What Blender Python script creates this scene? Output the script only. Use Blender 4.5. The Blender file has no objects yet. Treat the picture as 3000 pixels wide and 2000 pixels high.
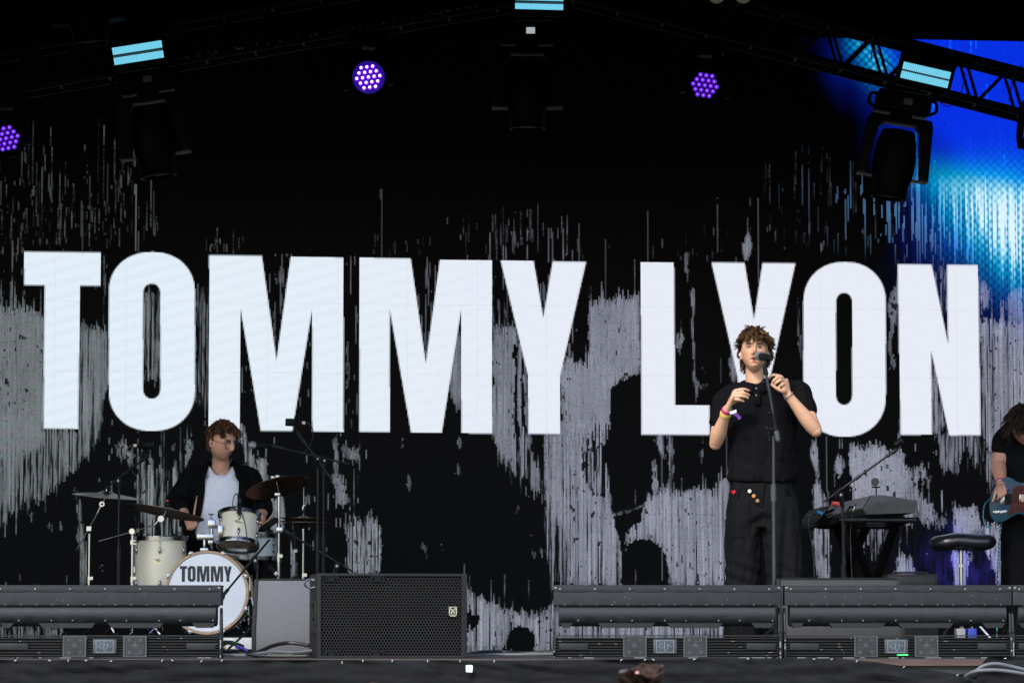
import bpy, bmesh, math, random
import numpy as np
from mathutils import Vector, Matrix, Quaternion

R = math.radians
rng = random.Random(7)
nrg = np.random.default_rng(11)
scene = bpy.context.scene
COL = scene.collection

# ------------------------------------------------------------------ camera
FPX = 10380.0                 # focal length in pixels of the 3000 px wide photograph
CZ = 0.105                    # eye height above the stage deck
PITCH = math.atan(868.0 / FPX)
cam_d = bpy.data.cameras.new("camera")
cam = bpy.data.objects.new("camera", cam_d)
COL.objects.link(cam)
cam.location = (0, 0, CZ)
cam.rotation_euler = (R(90) + PITCH, 0, 0)
cam_d.sensor_width = 36.0
cam_d.lens = FPX / 3000.0 * 36.0
cam_d.clip_start = 0.1
cam_d.clip_end = 2000.0
cam_d.dof.use_dof = True
cam_d.dof.focus_distance = 19.95
cam_d.dof.aperture_fstop = 6.3
scene.camera = cam

# ------------------------------------------------------------------ light and exposure
SUN_EL, SUN_AZ = R(42), R(27)
SUN_DIR = Vector((-math.sin(SUN_AZ) * math.cos(SUN_EL), -math.cos(SUN_AZ) * math.cos(SUN_EL), math.sin(SUN_EL)))
world = bpy.data.worlds.new("World")
scene.world = world
world.use_nodes = True
wn = world.node_tree.nodes
wl = world.node_tree.links
sky = wn.new("ShaderNodeTexSky")
sky.sky_type = 'NISHITA'
sky.sun_disc = False
sky.sun_elevation = SUN_EL
sky.sun_rotation = SUN_AZ + math.pi
sky.air_density = 1.0
sky.dust_density = 1.0
bg = wn["Background"]
bg.inputs["Strength"].default_value = 0.13
wl.new(sky.outputs[0], bg.inputs["Color"])
sun_d = bpy.data.lights.new("sun", 'SUN')
sun_d.energy = 1.15
sun_d.angle = R(10)
sun_d.color = (1.0, 0.95, 0.88)
sun = bpy.data.objects.new("sun", sun_d)
COL.objects.link(sun)
sun.location = SUN_DIR * 40
sun.rotation_euler = SUN_DIR.to_track_quat('Z', 'Y').to_euler()
EXPO = 1.68
scene.view_settings.view_transform = 'Standard'
scene.view_settings.look = 'None'
scene.view_settings.exposure = EXPO
scene.view_settings.gamma = 1.0
scene.view_settings.use_curve_mapping = False
scene.cycles.use_denoising = True
try:
    scene.cycles.denoiser = 'OPENIMAGEDENOISE'
except Exception:
    pass
scene.cycles.max_bounces = 8
scene.cycles.sample_clamp_indirect = 4.0
GAIN = 1.0 / (2 ** EXPO)      # emission that shows on screen as the given value

# ------------------------------------------------------------------ helpers
FWD = Vector((0, math.cos(PITCH), math.sin(PITCH)))
UPV = Vector((0, -math.sin(PITCH), math.cos(PITCH)))

def P(px, py, Y):
    """world point at distance Y seen at photograph pixel (px, py)"""
    d = Vector(((px - 1500) / FPX, 0, 0)) + UPV * ((1000 - py) / FPX) + FWD
    t = Y / d.y
    return Vector((0, 0, CZ)) + d * t

def S(Y):
    return FPX / Y            # pixels per metre

def proj(x, y, z):
    """world arrays -> photograph pixels"""
    zz = z - CZ
    f = y * FWD.y + zz * FWD.z
    u = y * UPV.y + zz * UPV.z
    return 1500 + FPX * x / f, 1000 - FPX * u / f

MATS = {}

def M(name, col, rough=0.5, metal=0.0, var=0.2, scale=12.0, bump=0.0, bscale=150.0, spec=0.5, coat=0.0, attr=None, sheen=0.0, sss=0.0, stretch=None, trans=0.0):
    if name in MATS:
        return MATS[name]
    m = bpy.data.materials.new(name)
    m.use_nodes = True
    nt = m.node_tree
    b = nt.nodes["Principled BSDF"]
    b.inputs["Roughness"].default_value = rough
    b.inputs["Metallic"].default_value = metal
    b.inputs["Specular IOR Level"].default_value = spec
    if coat:
        b.inputs["Coat Weight"].default_value = coat
        b.inputs["Coat Roughness"].default_value = 0.08
    if sheen:
        b.inputs["Sheen Weight"].default_value = sheen
        b.inputs["Sheen Roughness"].default_value = 0.5
    if sss:
        b.inputs["Subsurface Weight"].default_value = sss
        b.inputs["Subsurface Radius"].default_value = (1.0, 0.35, 0.2)
        b.inputs["Subsurface Scale"].default_value = 0.006
    if trans:
        b.inputs["Transmission Weight"].default_value = trans
    tc = nt.nodes.new("ShaderNodeTexCoord")
    mp = nt.nodes.new("ShaderNodeMapping")
    nt.links.new(tc.outputs["Object"], mp.inputs["Vector"])
    if stretch:
        mp.inputs["Scale"].default_value = stretch
    n = nt.nodes.new("ShaderNodeTexNoise")
    n.inputs["Scale"].default_value = scale
    n.inputs["Detail"].default_value = 5.0
    nt.links.new(mp.outputs["Vector"], n.inputs["Vector"])
    rmp = nt.nodes.new("ShaderNodeMapRange")
    rmp.inputs["From Min"].default_value = 0.25
    rmp.inputs["From Max"].default_value = 0.75
    rmp.inputs["To Min"].default_value = 1.0 - var
    rmp.inputs["To Max"].default_value = 1.0 + var
    nt.links.new(n.outputs["Fac"], rmp.inputs["Value"])
    mul = nt.nodes.new("ShaderNodeVectorMath")
    mul.operation = 'SCALE'
    if attr:
        a = nt.nodes.new("ShaderNodeAttribute")
        a.attribute_name = attr
        nt.links.new(a.outputs["Color"], mul.inputs[0])
    else:
        mul.inputs[0].default_value = col[:3]
    nt.links.new(rmp.outputs["Result"], mul.inputs["Scale"])
    nt.links.new(mul.outputs["Vector"], b.inputs["Base Color"])
    r2 = nt.nodes.new("ShaderNodeMapRange")
    r2.inputs["From Min"].default_value = 0.3
    r2.inputs["From Max"].default_value = 0.7
    r2.inputs["To Min"].default_value = max(0.02, rough * 0.85)
    r2.inputs["To Max"].default_value = min(1.0, rough * 1.15)
    nt.links.new(n.outputs["Fac"], r2.inputs["Value"])
    nt.links.new(r2.outputs["Result"], b.inputs["Roughness"])
    if bump:
        n2 = nt.nodes.new("ShaderNodeTexNoise")
        n2.inputs["Scale"].default_value = bscale
        n2.inputs["Detail"].default_value = 3.0
        nt.links.new(mp.outputs["Vector"], n2.inputs["Vector"])
        bp = nt.nodes.new("ShaderNodeBump")
        bp.inputs["Strength"].default_value = bump
        bp.inputs["Distance"].default_value = 0.004
        nt.links.new(n2.outputs["Fac"], bp.inputs["Height"])
        nt.links.new(bp.outputs["Normal"], b.inputs["Normal"])
    MATS[name] = m
    return m

def EM(name, col, val, base=(0.02, 0.02, 0.02), attr=None):
    """a lamp or screen surface that shows as colour * val on the photograph's scale"""
    if name in MATS:
        return MATS[name]
    m = bpy.data.materials.new(name)
    m.use_nodes = True
    b = m.node_tree.nodes["Principled BSDF"]
    b.inputs["Base Color"].default_value = (*base, 1)
    b.inputs["Roughness"].default_value = 0.55
    b.inputs["Specular IOR Level"].default_value = 0.3
    b.inputs["Emission Color"].default_value = (*col, 1)
    b.inputs["Emission Strength"].default_value = val * GAIN
    if attr:
        a = m.node_tree.nodes.new("ShaderNodeAttribute")
        a.attribute_name = attr
        m.node_tree.links.new(a.outputs["Color"], b.inputs["Emission Color"])
    MATS[name] = m
    return m

ORG = {}

def frame_from(d, xhint=Vector((1, 0, 0))):
    d = d.normalized()
    x = xhint - d * xhint.dot(d)
    if x.length < 1e-4:
        x = Vector((0, 0, 1)) - d * d.z
    if x.length < 1e-4:
        x = Vector((0, 1, 0))
    x.normalize()
    return x, d.cross(x).normalized()

def catmull(pts, k):
    """densify a list of tuples of floats"""
    pts = [np.array(p, float) for p in pts]
    out = []
    n = len(pts)
    for i in range(n - 1):
        p0 = pts[max(i - 1, 0)]; p1 = pts[i]; p2 = pts[i + 1]; p3 = pts[min(i + 2, n - 1)]
        for j in range(k):
            t = j / k
            out.append(0.5 * ((2 * p1) + (-p0 + p2) * t + (2 * p0 - 5 * p1 + 4 * p2 - p3) * t * t + (-p0 + 3 * p1 - 3 * p2 + p3) * t ** 3))
    out.append(pts[-1])
    return out

class MB:
    def __init__(s):
        s.v = []; s.f = []
    def add(s, vs, fs):
        o = len(s.v)
        s.v.extend([tuple(v) for v in vs]); s.f.extend([tuple(i + o for i in f) for f in fs])
        return s
    def box(s, c, size, rot=None):
        c = Vector(c); hx, hy, hz = size[0] / 2, size[1] / 2, size[2] / 2
        vs = [Vector((x, y, z)) for x in (-hx, hx) for y in (-hy, hy) for z in (-hz, hz)]
        if rot is not None:
            vs = [rot @ v for v in vs]
        return s.add([v + c for v in vs], [(0, 1, 3, 2), (4, 6, 7, 5), (0, 4, 5, 1), (2, 3, 7, 6), (0, 2, 6, 4), (1, 5, 7, 3)])
    def bar(s, a, b, w, h, up=Vector((0, 0, 1))):
        a = Vector(a); b = Vector(b); d = (b - a).normalized()
        x, y = frame_from(d, up)
        vs = []
        for p in (a, b):
            for i, j in ((-1, -1), (1, -1), (1, 1), (-1, 1)):
                vs.append(p + x * (h / 2 * i) + y * (w / 2 * j))
        return s.add(vs, [(0, 3, 2, 1), (4, 5, 6, 7), (0, 1, 5, 4), (1, 2, 6, 5), (2, 3, 7, 6), (3, 0, 4, 7)])
    def loft(s, secs, n=20, xhint=Vector((1, 0, 0)), power=2.0, cap=True, xh=None):
        """secs: (center, rx, ry)"""
        cs = [Vector(c) for c, _, _ in secs]
        N = len(cs)
        vs = []
        for i in range(N):
            d = cs[min(i + 1, N - 1)] - cs[max(i - 1, 0)]
            if d.length < 1e-7:
                d = Vector((0, 0, 1))
            x, y = frame_from(d, xhint if xh is None else xh[i])
            rx, ry = secs[i][1], secs[i][2]
            for k in range(n):
                a = 2 * math.pi * k / n
                c_, s_ = math.cos(a), math.sin(a)
                ex = 2.0 / power
                vs.append(cs[i] + x * (rx * math.copysign(abs(c_) ** ex, c_)) + y * (ry * math.copysign(abs(s_) ** ex, s_)))
        fs = []
        for i in range(N - 1):
            for k in range(n):
                a = i * n + k; b = i * n + (k + 1) % n
                fs.append((a, b, b + n, a + n))
        if cap:
            fs.append(tuple(reversed(range(n))))
            fs.append(tuple(range((N - 1) * n, N * n)))
        return s.add(vs, fs)
    def tube(s, pts, r, n=10, k=0, cap=True, rnd=False):
        rs = r if isinstance(r, (list, tuple)) else [r] * len(pts)
        q = [(p[0], p[1], p[2], rr) for p, rr in zip(pts, rs)]
        if k:
            q = catmull(q, k)
        secs = [(Vector((a[0], a[1], a[2])), max(a[3], 1e-4), max(a[3], 1e-4)) for a in q]
        if rnd:
            c0, r0 = secs[0][0], secs[0][1]; c1, r1 = secs[-1][0], secs[-1][1]
            d0 = (secs[0][0] - secs[1][0]).normalized(); d1 = (secs[-1][0] - secs[-2][0]).normalized()
            pre = [(c0 + d0 * r0 * h, r0 * w, r0 * w) for h, w in ((0.98, 0.2), (0.8, 0.6), (0.45, 0.89))]
            post = [(c1 + d1 * r1 * h, r1 * w, r1 * w) for h, w in ((0.45, 0.89), (0.8, 0.6), (0.98, 0.2))]
            secs = pre + secs + post
        # parallel transport
        xh = []
        x = None
        N = len(secs)
        for i in range(N):
            d = (secs[min(i + 1, N - 1)][0] - secs[max(i - 1, 0)][0])
            if d.length < 1e-9:
                d = Vector((0, 0, 1))
            if x is None:
                x, _ = frame_from(d, Vector((0.3, 0.2, 0.9)))
            else:
                x, _ = frame_from(d, x)
            xh.append(x)
        return s.loft(secs, n=n, cap=cap, xh=xh)
    def cyl(s, a, b, r0, r1=None, n=14):
        r1 = r0 if r1 is None else r1
        return s.tube([a, b], [r0, r1], n=n)
    def lathe(s, prof, c, axis=Vector((0, 0, 1)), n=32, xhint=Vector((1, 0, 0))):
        """prof: list of (radius, height along axis)"""
        c = Vector(c); axis = Vector(axis).normalized()
        x, y = frame_from(axis, xhint)
        vs = []
        for r, h in prof:
            for k in range(n):
                a = 2 * math.pi * k / n
                vs.append(c + axis * h + x * (max(r, 1e-5) * math.cos(a)) + y * (max(r, 1e-5) * math.sin(a)))
        fs = []
        for i in range(len(prof) - 1):
            for k in range(n):
                a = i * n + k; b = i * n + (k + 1) % n
                fs.append((a, b, b + n, a + n))
        fs.append(tuple(reversed(range(n))))
        fs.append(tuple(range((len(prof) - 1) * n, len(prof) * n)))
        return s.add(vs, fs)
    def ball(s, c, r, nu=14, nv=10, mat=None):
        c = Vector(c)
        rr = r if isinstance(r, (tuple, list, Vector)) else (r, r, r)
        vs = []
        for j in range(1, nv):
            ph = math.pi * j / nv
            for i in range(nu):
                th = 2 * math.pi * i / nu
                v = Vector((rr[0] * math.sin(ph) * math.cos(th), rr[1] * math.sin(ph) * math.sin(th), rr[2] * math.cos(ph)))
                if mat is not None:
                    v = mat @ v
                vs.append(c + v)
        top = Vector((0, 0, rr[2])); bot = Vector((0, 0, -rr[2]))
        if mat is not None:
            top = mat @ top; bot = mat @ bot
        vs.append(c + top); vs.append(c + bot)
        T = len(vs) - 2; B = T + 1
        fs = []
        for j in range(nv - 2):
            for i in range(nu):
                a = j * nu + i; b = j * nu + (i + 1) % nu
                fs.append((a, a + nu, b + nu, b))
        for i in range(nu):
            fs.append((T, i, (i + 1) % nu))
            fs.append((B, (nv - 2) * nu + (i + 1) % nu, (nv - 2) * nu + i))
        return s.add(vs, fs)
    def prism(s, poly, tofn, depth):
        """poly: 2D points; tofn(x, y, d) -> world; extruded from d=0 to depth"""
        n = len(poly)
        vs = [tofn(x, y, 0) for x, y in poly] + [tofn(x, y, depth) for x, y in poly]
        fs = [tuple(range(n)), tuple(reversed(range(n, 2 * n)))]
        for i in range(n):
            j = (i + 1) % n
            fs.append((i, i + n, j + n, j))
        return s.add(vs, fs)
    def ring(s, outer, inner, tofn, depth):
        n = len(outer)
        vs = [tofn(x, y, d) for d in (0, depth) for x, y in list(outer) + list(inner)]
        fs = []
        for i in range(n):
            j = (i + 1) % n
            fs.append((i, j, j + n, i + n))
            fs.append((i + 2 * n, i + 3 * n, j + 3 * n, j + 2 * n))
            fs.append((i, i + 2 * n, j + 2 * n, j))
            fs.append((i + n, j + n, j + 3 * n, i + 3 * n))
        return s.add(vs, fs)
    def perf(s, w, h, pitch, hole, tofn, depth=0.0):
        """hexagonally perforated sheet, w x h, centre at origin of tofn"""
        a = pitch / math.sqrt(3)
        nx = int(w / pitch); ny = int(h / (1.5 * a))
        for j in range(ny):
            y = (j - (ny - 1) / 2) * 1.5 * a
            for i in range(nx):
                x = (i - (nx - 1) / 2 + (0.25 if j % 2 else -0.25)) * pitch
                o = []; q = []
                for k in range(6):
                    t = math.pi / 6 + k * math.pi / 3
                    o.append((x + a * math.cos(t), y + a * math.sin(t)))
                    q.append((x + hole * math.cos(t), y + hole * math.sin(t)))
                vs = [tofn(*p, 0) for p in o + q]
                s.add(vs, [(k, (k + 1) % 6, (k + 1) % 6 + 6, k + 6) for k in range(6)])
        return s
    def mesh(s, name, bevel=0, seg=2):
        me = bpy.data.meshes.new(name)
        me.from_pydata(s.v, [], s.f)
        bm = bmesh.new(); bm.from_mesh(me)
        bmesh.ops.recalc_face_normals(bm, faces=bm.faces)
        if bevel:
            ed = [e for e in bm.edges if len(e.link_faces) == 2 and e.calc_face_angle(0) > 0.6]
            bmesh.ops.bevel(bm, geom=ed, offset=bevel, segments=seg, affect='EDGES', clamp_overlap=True, profile=0.6)
        bm.to_mesh(me); bm.free()
        return me
    def build(s, name, mat, parent=None, smooth=35, bevel=0, kind=None, label=None, local=False):
        org = ORG.get(parent.name, Vector()) if parent is not None else Vector()
        if not local and org.length > 0:
            ox, oy, oz = org
            s.v = [(a - ox, b - oy, c - oz) for a, b, c in s.v]
        me = s.mesh(name, bevel)
        return link(name, me, mat, parent, smooth, kind, label)

def link(name, me, mat, parent=None, smooth=35, kind=None, label=None):
    if mat is not None:
        me.materials.append(mat)
    if smooth:
        me.shade_smooth()
        if smooth < 180:
            me.set_sharp_from_angle(angle=R(smooth))
    o = bpy.data.objects.new(name, me)
    COL.objects.link(o)
    if parent is not None:
        o.parent = parent
        ORG[o.name] = ORG.get(parent.name, Vector())
    if kind:
        o["kind"] = kind
    if label:
        o["label"] = label
    return o

def thing(name, label, cat, loc=(0, 0, 0), group=None, rot=None):
    o = bpy.data.objects.new(name, None)
    o.empty_display_size = 0.1
    COL.objects.link(o)
    o.location = loc
    if rot is not None:
        o.rotation_euler = rot
    o["label"] = label; o["category"] = cat
    if group:
        o["group"] = group
    ORG[o.name] = Vector(loc)
    return o

def tag(o, label, cat, group=None):
    o["label"] = label; o["category"] = cat
    if group:
        o["group"] = group
    return o

def copy_tree(o, parent=None):
    c = o.copy(); COL.objects.link(c)
    c.parent = parent
    ORG[c.name] = Vector(c.location) if parent is None else ORG[parent.name]
    for ch in list(o.children):
        copy_tree(ch, c)
    return c

def ribbon(mb, pts, w, tofn, depth):
    """flat stroke of width w along 2D points"""
    for (x0, y0), (x1, y1) in zip(pts[:-1], pts[1:]):
        L = math.hypot(x1 - x0, y1 - y0)
        if L < 1e-9:
            continue
        ux, uy = (x1 - x0) / L, (y1 - y0) / L
        e = w * 0.5
        nx, ny = -uy * w / 2, ux * w / 2
        a = (x0 - ux * e * .5, y0 - uy * e * .5); b = (x1 + ux * e * .5, y1 + uy * e * .5)
        mb.prism([(a[0] + nx, a[1] + ny), (b[0] + nx, b[1] + ny), (b[0] - nx, b[1] - ny), (a[0] - nx, a[1] - ny)], tofn, depth)

def remeshed(mb, voxel, smooth=4, fac=0.5):
    me = mb.mesh("tmp_mesh")
    o = bpy.data.objects.new("tmp_obj", me); COL.objects.link(o)
    r = o.modifiers.new("r", 'REMESH'); r.mode = 'VOXEL'; r.voxel_size = voxel
    if smooth:
        sm = o.modifiers.new("s", 'SMOOTH'); sm.factor = fac; sm.iterations = smooth
    dg = bpy.context.evaluated_depsgraph_get()
    ev = o.evaluated_get(dg)
    out = bpy.data.meshes.new_from_object(ev, depsgraph=dg)
    bpy.data.objects.remove(o); bpy.data.meshes.remove(me)
    out.materials.clear()
    return out

def coords(me):
    a = np.empty(len(me.vertices) * 3); me.vertices.foreach_get("co", a)
    return a.reshape(-1, 3)

def set_coords(me, a):
    me.vertices.foreach_set("co", a.ravel()); me.update()

def normals(me):
    a = np.empty(len(me.vertices) * 3); me.vertices.foreach_get("normal", a)
    return a.reshape(-1, 3)

def point_color(me, name, rgb):
    at = me.attributes.new(name, 'FLOAT_COLOR', 'POINT')
    c = np.ones((len(me.vertices), 4)); c[:, :3] = rgb
    at.data.foreach_set("color", c.ravel())

def vnoise(p, seed=0):
    """cheap smooth noise on points, sum of sines"""
    r_ = np.random.default_rng(seed)
    o = np.zeros(len(p))
    for i in range(7):
        k = r_.normal(size=3); k = k / np.linalg.norm(k) * (1 + 0.35 * i)
        o += np.sin(p @ k * 6.28 + r_.uniform(0, 6.28)) / (1 + 0.3 * i)
    return o / 3.0
# ------------------------------------------------------------------ setting
m_deck = M("deck_ply", (0.02,0.019,0.018), rough=0.7, var=0.4, scale=6, bump=0.2, bscale=60)
m_blackcloth = M("black_drape", (0.005,0.005,0.0055), rough=0.95, var=0.3, scale=4, bump=0.3, bscale=300, spec=0.1)
m_black = M("black_metal", (0.007,0.007,0.0075), rough=0.6, var=0.3, scale=25, spec=0.15)
m_blacksat = M("black_satin_steel", (0.006,0.006,0.007), rough=0.38, var=0.3, scale=30, spec=0.22)
m_chrome = M("chrome", (0.27,0.275,0.29), rough=0.2, metal=1.0, var=0.08, scale=40)
m_steel = M("worn_steel", (0.22,0.22,0.22), rough=0.35, metal=1.0, var=0.2, scale=60)
m_bare = M("bare_metal_chip", (0.2,0.195,0.185), rough=0.5, metal=0.2, var=0.3, scale=80)

def structure(o):
    o["kind"] = "structure"
    return o

gm = M("pit_ground", (0.09, 0.085, 0.06), rough=0.95, var=0.4, scale=1.5, bump=0.6, bscale=8)
structure(MB().add([(-400, -400, -1.7), (400, -400, -1.7), (400, 400, -1.7), (-400, 400, -1.7)], [(0, 1, 2, 3)]).build("ground", gm, smooth=0))

YF = 18.3
deck = MB().box((0, (YF + 27.5) / 2, -0.04), (16, 27.5 - YF, 0.08)).build("stage_deck", m_deck, smooth=0)
structure(deck)
m_edge = M("deck_edge_wood", (0.07,0.042,0.034), rough=0.8, var=0.5, scale=14, bump=0.3, bscale=90, stretch=(0.3, 1, 3))
MB().box((0, YF - 0.012, -0.019), (16, 0.022, 0.034)).build("edge_rail", m_edge, deck, smooth=0)
m_fascia = M("fascia_board", (0.07,0.062,0.05), rough=0.85, var=0.5, scale=20, bump=0.3, bscale=120)
for i in range(8):
    MB().box((-7 + 2 * i, YF + 0.03, -0.2), (1.985, 0.03, 0.24)).build("fascia_board", m_fascia, deck, smooth=0)
# roof, side and back drapes of the covered stage
m_roof = M("roof_skin", (0.006, 0.006, 0.007), rough=0.95, var=0.3, scale=2, spec=0.1)
roof = MB().box((0, 22.95, 6.3), (17, 9.1, 0.12)).build("stage_roof", m_roof, smooth=0)
structure(roof)
MB().box((0, 18.46, 4.95), (17, 0.1, 2.58)).build("roof_light_block", m_roof, roof, smooth=0)  # unseen panel added to keep sky and sun off rig and drums
def drape(name, a, b, z0, z1, folds, amp, label):
    a = Vector(a); b = Vector(b); d = (b - a); n = Vector((-d.y, d.x, 0)).normalized()
    N = folds * 6
    mb = MB(); vs = []; fs = []
    for i in range(N + 1):
        t = i / N
        o = math.sin(t * folds * 6.283) * amp + math.sin(t * folds * 2.1) * amp * 0.6
        for z in (z0, z1):
            p = a + d * t + n * o
            vs.append((p.x, p.y, z))
    for i in range(N):
        fs.append((2 * i, 2 * i + 2, 2 * i + 3, 2 * i + 1))
    mb.add(vs, fs)
    o = mb.build(name, m_blackcloth, smooth=180)
    tag(o, label, "drape")
    return o
drape("stage_drape", (-6.6, 19.4, 0), (-6.6, 26.6, 0), 0.0, 6.23, 24, 0.05, "black pleated drape closing the left side of the stage")
drape("stage_drape", (6.6, 26.6, 0), (6.6, 19.4, 0), 0.0, 6.23, 24, 0.05, "black pleated drape closing the right side of the stage")
drape("stage_drape", (-6.6, 27.0, 0), (6.6, 27.0, 0), 0.0, 6.23, 44, 0.05, "black drape hanging behind and above the video wall")

# ------------------------------------------------------------------ video wall
LETTERS = {
 "T": [(71,738),(295,741),(295,837),(234,837),(229,1256),(128,1255),(131,836),(71,835)],
 "M1": [(613.5,748),(767,750),(810,1057),(852,752),(1006,755),(1006,1265),(915,1263),(915,902),(856,1262),(764,1261),(704,898),(703,1260),(611,1258)],
 "M2": [(1053,755),(1203,758),(1247.5,1065),(1289,761),(1441,763),(1442,1270),(1352,1268),(1351,907),(1294,1267.6),(1204.5,1267),(1142,905),(1142,1265.5),(1053,1264)],
 "Y1": [(1467,764),(1563,765),(1592,932),(1619.5,766),(1717,767),(1641,1100),(1641,1270.6),(1548.5,1270.6),(1547,1100)],
 "L": [(1877,768),(1974,769),(1978,1186),(2078,1187),(2078,1273),(1880,1273)],
 "Y2": [(2085,770),(2181,770),(2209,937),(2234,771),(2330,772),(2257,1103),(2257,1274),(2162,1274),(2161,1103)],
 "N": [(2630,774.5),(2729,775),(2778,1008),(2774.5,776),(2865,777),(2873,1275),(2781,1275),(2728,1026),(2731,1273),(2639,1273)],
}
def stadium(x0, x1, y0, y1, rx, ry, n=14):
    out = []
    for cx, cy, a0 in ((x1 - rx, y0 + ry, -90), (x1 - rx, y1 - ry, 0), (x0 + rx, y1 - ry, 90), (x0 + rx, y0 + ry, 180)):
        for i in range(n + 1):
            a = R(a0 + 90 * i / n)
            # slightly squarer than an ellipse
            c, s_ = math.cos(a), math.sin(a)
            out.append((cx + rx * math.copysign(abs(c) ** 0.93, c), cy + ry * math.copysign(abs(s_) ** 0.93, s_)))
    return out
OUT1, IN1 = stadium(319, 571, 739, 1262, 124, 118), stadium(419, 470, 831, 1168, 25, 29)
OUT2, IN2 = stadium(2354, 2595, 768, 1279, 119, 118), stadium(2449, 2497, 858, 1186, 23.5, 30)

NP, NXP, NYP = 52, 17, 9
PW, PH = 0.5, 0.4955
PSI = math.atan(0.11)
WY = 25.3
nc, nr = NXP * NP, NYP * NP
sx = (np.arange(nc) + 0.5) / nc * (NXP * PW) - NXP * PW / 2
sz = (np.arange(nr) + 0.5) / nr * (NYP * PH)
SXg, SZg = np.meshgrid(sx, sz)
U, V = proj(SXg * math.cos(PSI), WY + SXg * math.sin(PSI), SZg)

def inpoly(poly, u, v):
    r_ = np.zeros(u.shape, bool)
    xs = [p[0] for p in poly]; ys = [p[1] for p in poly]
    bb = (u >= min(xs)) & (u <= max(xs)) & (v >= min(ys)) & (v <= max(ys))
    uu, vv = u[bb], v[bb]
    q = np.zeros(uu.shape, bool)
    n = len(poly)
    for i in range(n):
        x0, y0 = poly[i]; x1, y1 = poly[(i + 1) % n]
        if y0 == y1:
            continue
        c = ((y0 > vv) != (y1 > vv))
        q ^= c & (uu < (x1 - x0) * (vv - y0) / (y1 - y0) + x0)
    r_[bb] = q
    return r_

def boxblur(a, k, axis):
    if k <= 1:
        return a
    pad = [(0, 0), (0, 0)]; pad[axis] = (k, k)
    b = np.pad(a, pad, mode='wrap')
    c = np.cumsum(b, axis=axis)
    s1 = [slice(None)] * 2; s2 = [slice(None)] * 2
    h = k // 2
    n = a.shape[axis]
    s1[axis] = slice(k + h, k + h + n); s2[axis] = slice(h, h + n)
    return (c[tuple(s1)] - c[tuple(s2)]) / k

def fld(ky, kx, seed):
    g = np.random.default_rng(seed).normal(size=(nr, nc))
    g = boxblur(boxblur(g, ky, 0), max(1, ky // 2), 0)
    g = boxblur(boxblur(g, kx, 1), max(1, kx // 2), 1)
    return g / (g.std() + 1e-9)

v60, v25, v8 = fld(70, 1, 1), fld(26, 1, 2), fld(8, 1, 3)
iso3, iso9, iso30 = fld(4, 3, 4), fld(10, 7, 5), fld(36, 26, 6)
white = fld(1, 1, 8)
cr = np.random.default_rng(21)
def colshift(seed, small, tail, p):
    g = np.random.default_rng(seed)
    s_ = g.normal(0, small, nc)
    t = g.random(nc) < p
    s_[t] += g.exponential(tail, t.sum())
    return s_[None, :]
SH1, SH2, SH3 = colshift(31, 5, 28, 0.28), colshift(32, 9, 40, 0.4), colshift(33, 4, 12, 0.2)
lev = np.zeros((nr, nc))            # grey level of the picture on the wall, 0..1
def lit(poly, sh=SH1, bright=1.0, stripe=0.0, wob=6.0, speck=0.0, dn=True):
    vv = V + sh + iso9 * wob
    uu = U + iso3 * 0.8 + iso9 * wob * 0.4
    k = inpoly(poly, uu, vv)
    if dn:
        k |= inpoly(poly, uu, V - np.roll(sh, 5, axis=1) * 0.7 - iso9 * wob)
    val = np.full((nr, nc), bright)
    if stripe:
        val = val * np.clip(0.5 + 0.75 * (v60 * 0.75 + v25 * 0.45 + v8 * 0.3 + 1.75 - 3.1 * stripe), 0.03, 1.0) * (0.9 + 0.1 * v60)
    if speck:
        val = np.where((iso3 + 0.8 * v8) > 2.9 - speck, val * 0.12, val)
    kf = k.astype(float)
    soft = boxblur(boxblur(kf, 15, 0), 5, 1)
    val = val * np.clip(0.12 + 1.05 * soft + 0.16 * v8 + 0.06 * white, 0.06, 1.05)
    np.maximum(lev, np.where(k, val, 0), out=lev)
def dark(poly, sh=SH3, wob=5.0):
    vv = V + sh * 0.6 + iso9 * wob
    uu = U + iso3 * 1.2 + iso9 * wob * 0.5
    lev[inpoly(poly, uu, vv)] = 0.0
def ell(cx, cy, rx, ry, n=28):
    return [(cx + rx * math.cos(6.2832 * i / n), cy + ry * math.sin(6.2832 * i / n)) for i in range(n)]
def spray(poly, thr, bright=0.5, f=None):
    f = (v60 * 0.55 + v25 * 0.8 + v8 * 0.45 + iso9 * 0.35) if f is None else f
    k = inpoly(poly, U, V) & (f > thr)
    np.maximum(lev, np.where(k, bright * (0.6 + 0.3 * np.clip(f - thr, 0, 1.5)), 0), out=lev)

# pale fields
lit([(-200,880),(60,900),(130,925),(135,1300),(60,1330),(-200,1400)], bright=0.80, speck=0.1, sh=SH2)
lit([(-200,1256),(131,1256),(230,1258),(234,958),(300,972),(318,985),(316,1100),(300,1200),(292,1285),(255,1335),(200,1388),(150,1440),(60,1480),(20,1520),(-40,1600),(-200,1650)], bright=0.76, stripe=0.42, sh=SH2)
lit([(-200,1230),(70,1260),(60,1420),(-10,1500),(-200,1560)], bright=0.75, stripe=0.22, sh=SH2)
lit([(232,958),(300,972),(318,985),(314,1130),(296,1230),(232,1256)], bright=0.8, stripe=0.12)
lit([(420,855),(470,860),(468,1105),(422,1110)], bright=0.7, stripe=0.55)
lit([(572,850),(613,850),(612,1190),(572,1190)], bright=0.6, stripe=0.6, speck=0.4)
lit([(405,1350),(440,1372),(520,1398),(532,1560),(500,1580),(420,1572),(408,1500),(395,1420)], bright=0.9, stripe=0.45, sh=SH2, speck=0.2)
lit([(222,1445),(236,1455),(240,1560),(256,1600),(254,1715),(232,1715),(230,1600)], bright=0.75, stripe=0.3, speck=0.5)
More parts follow.
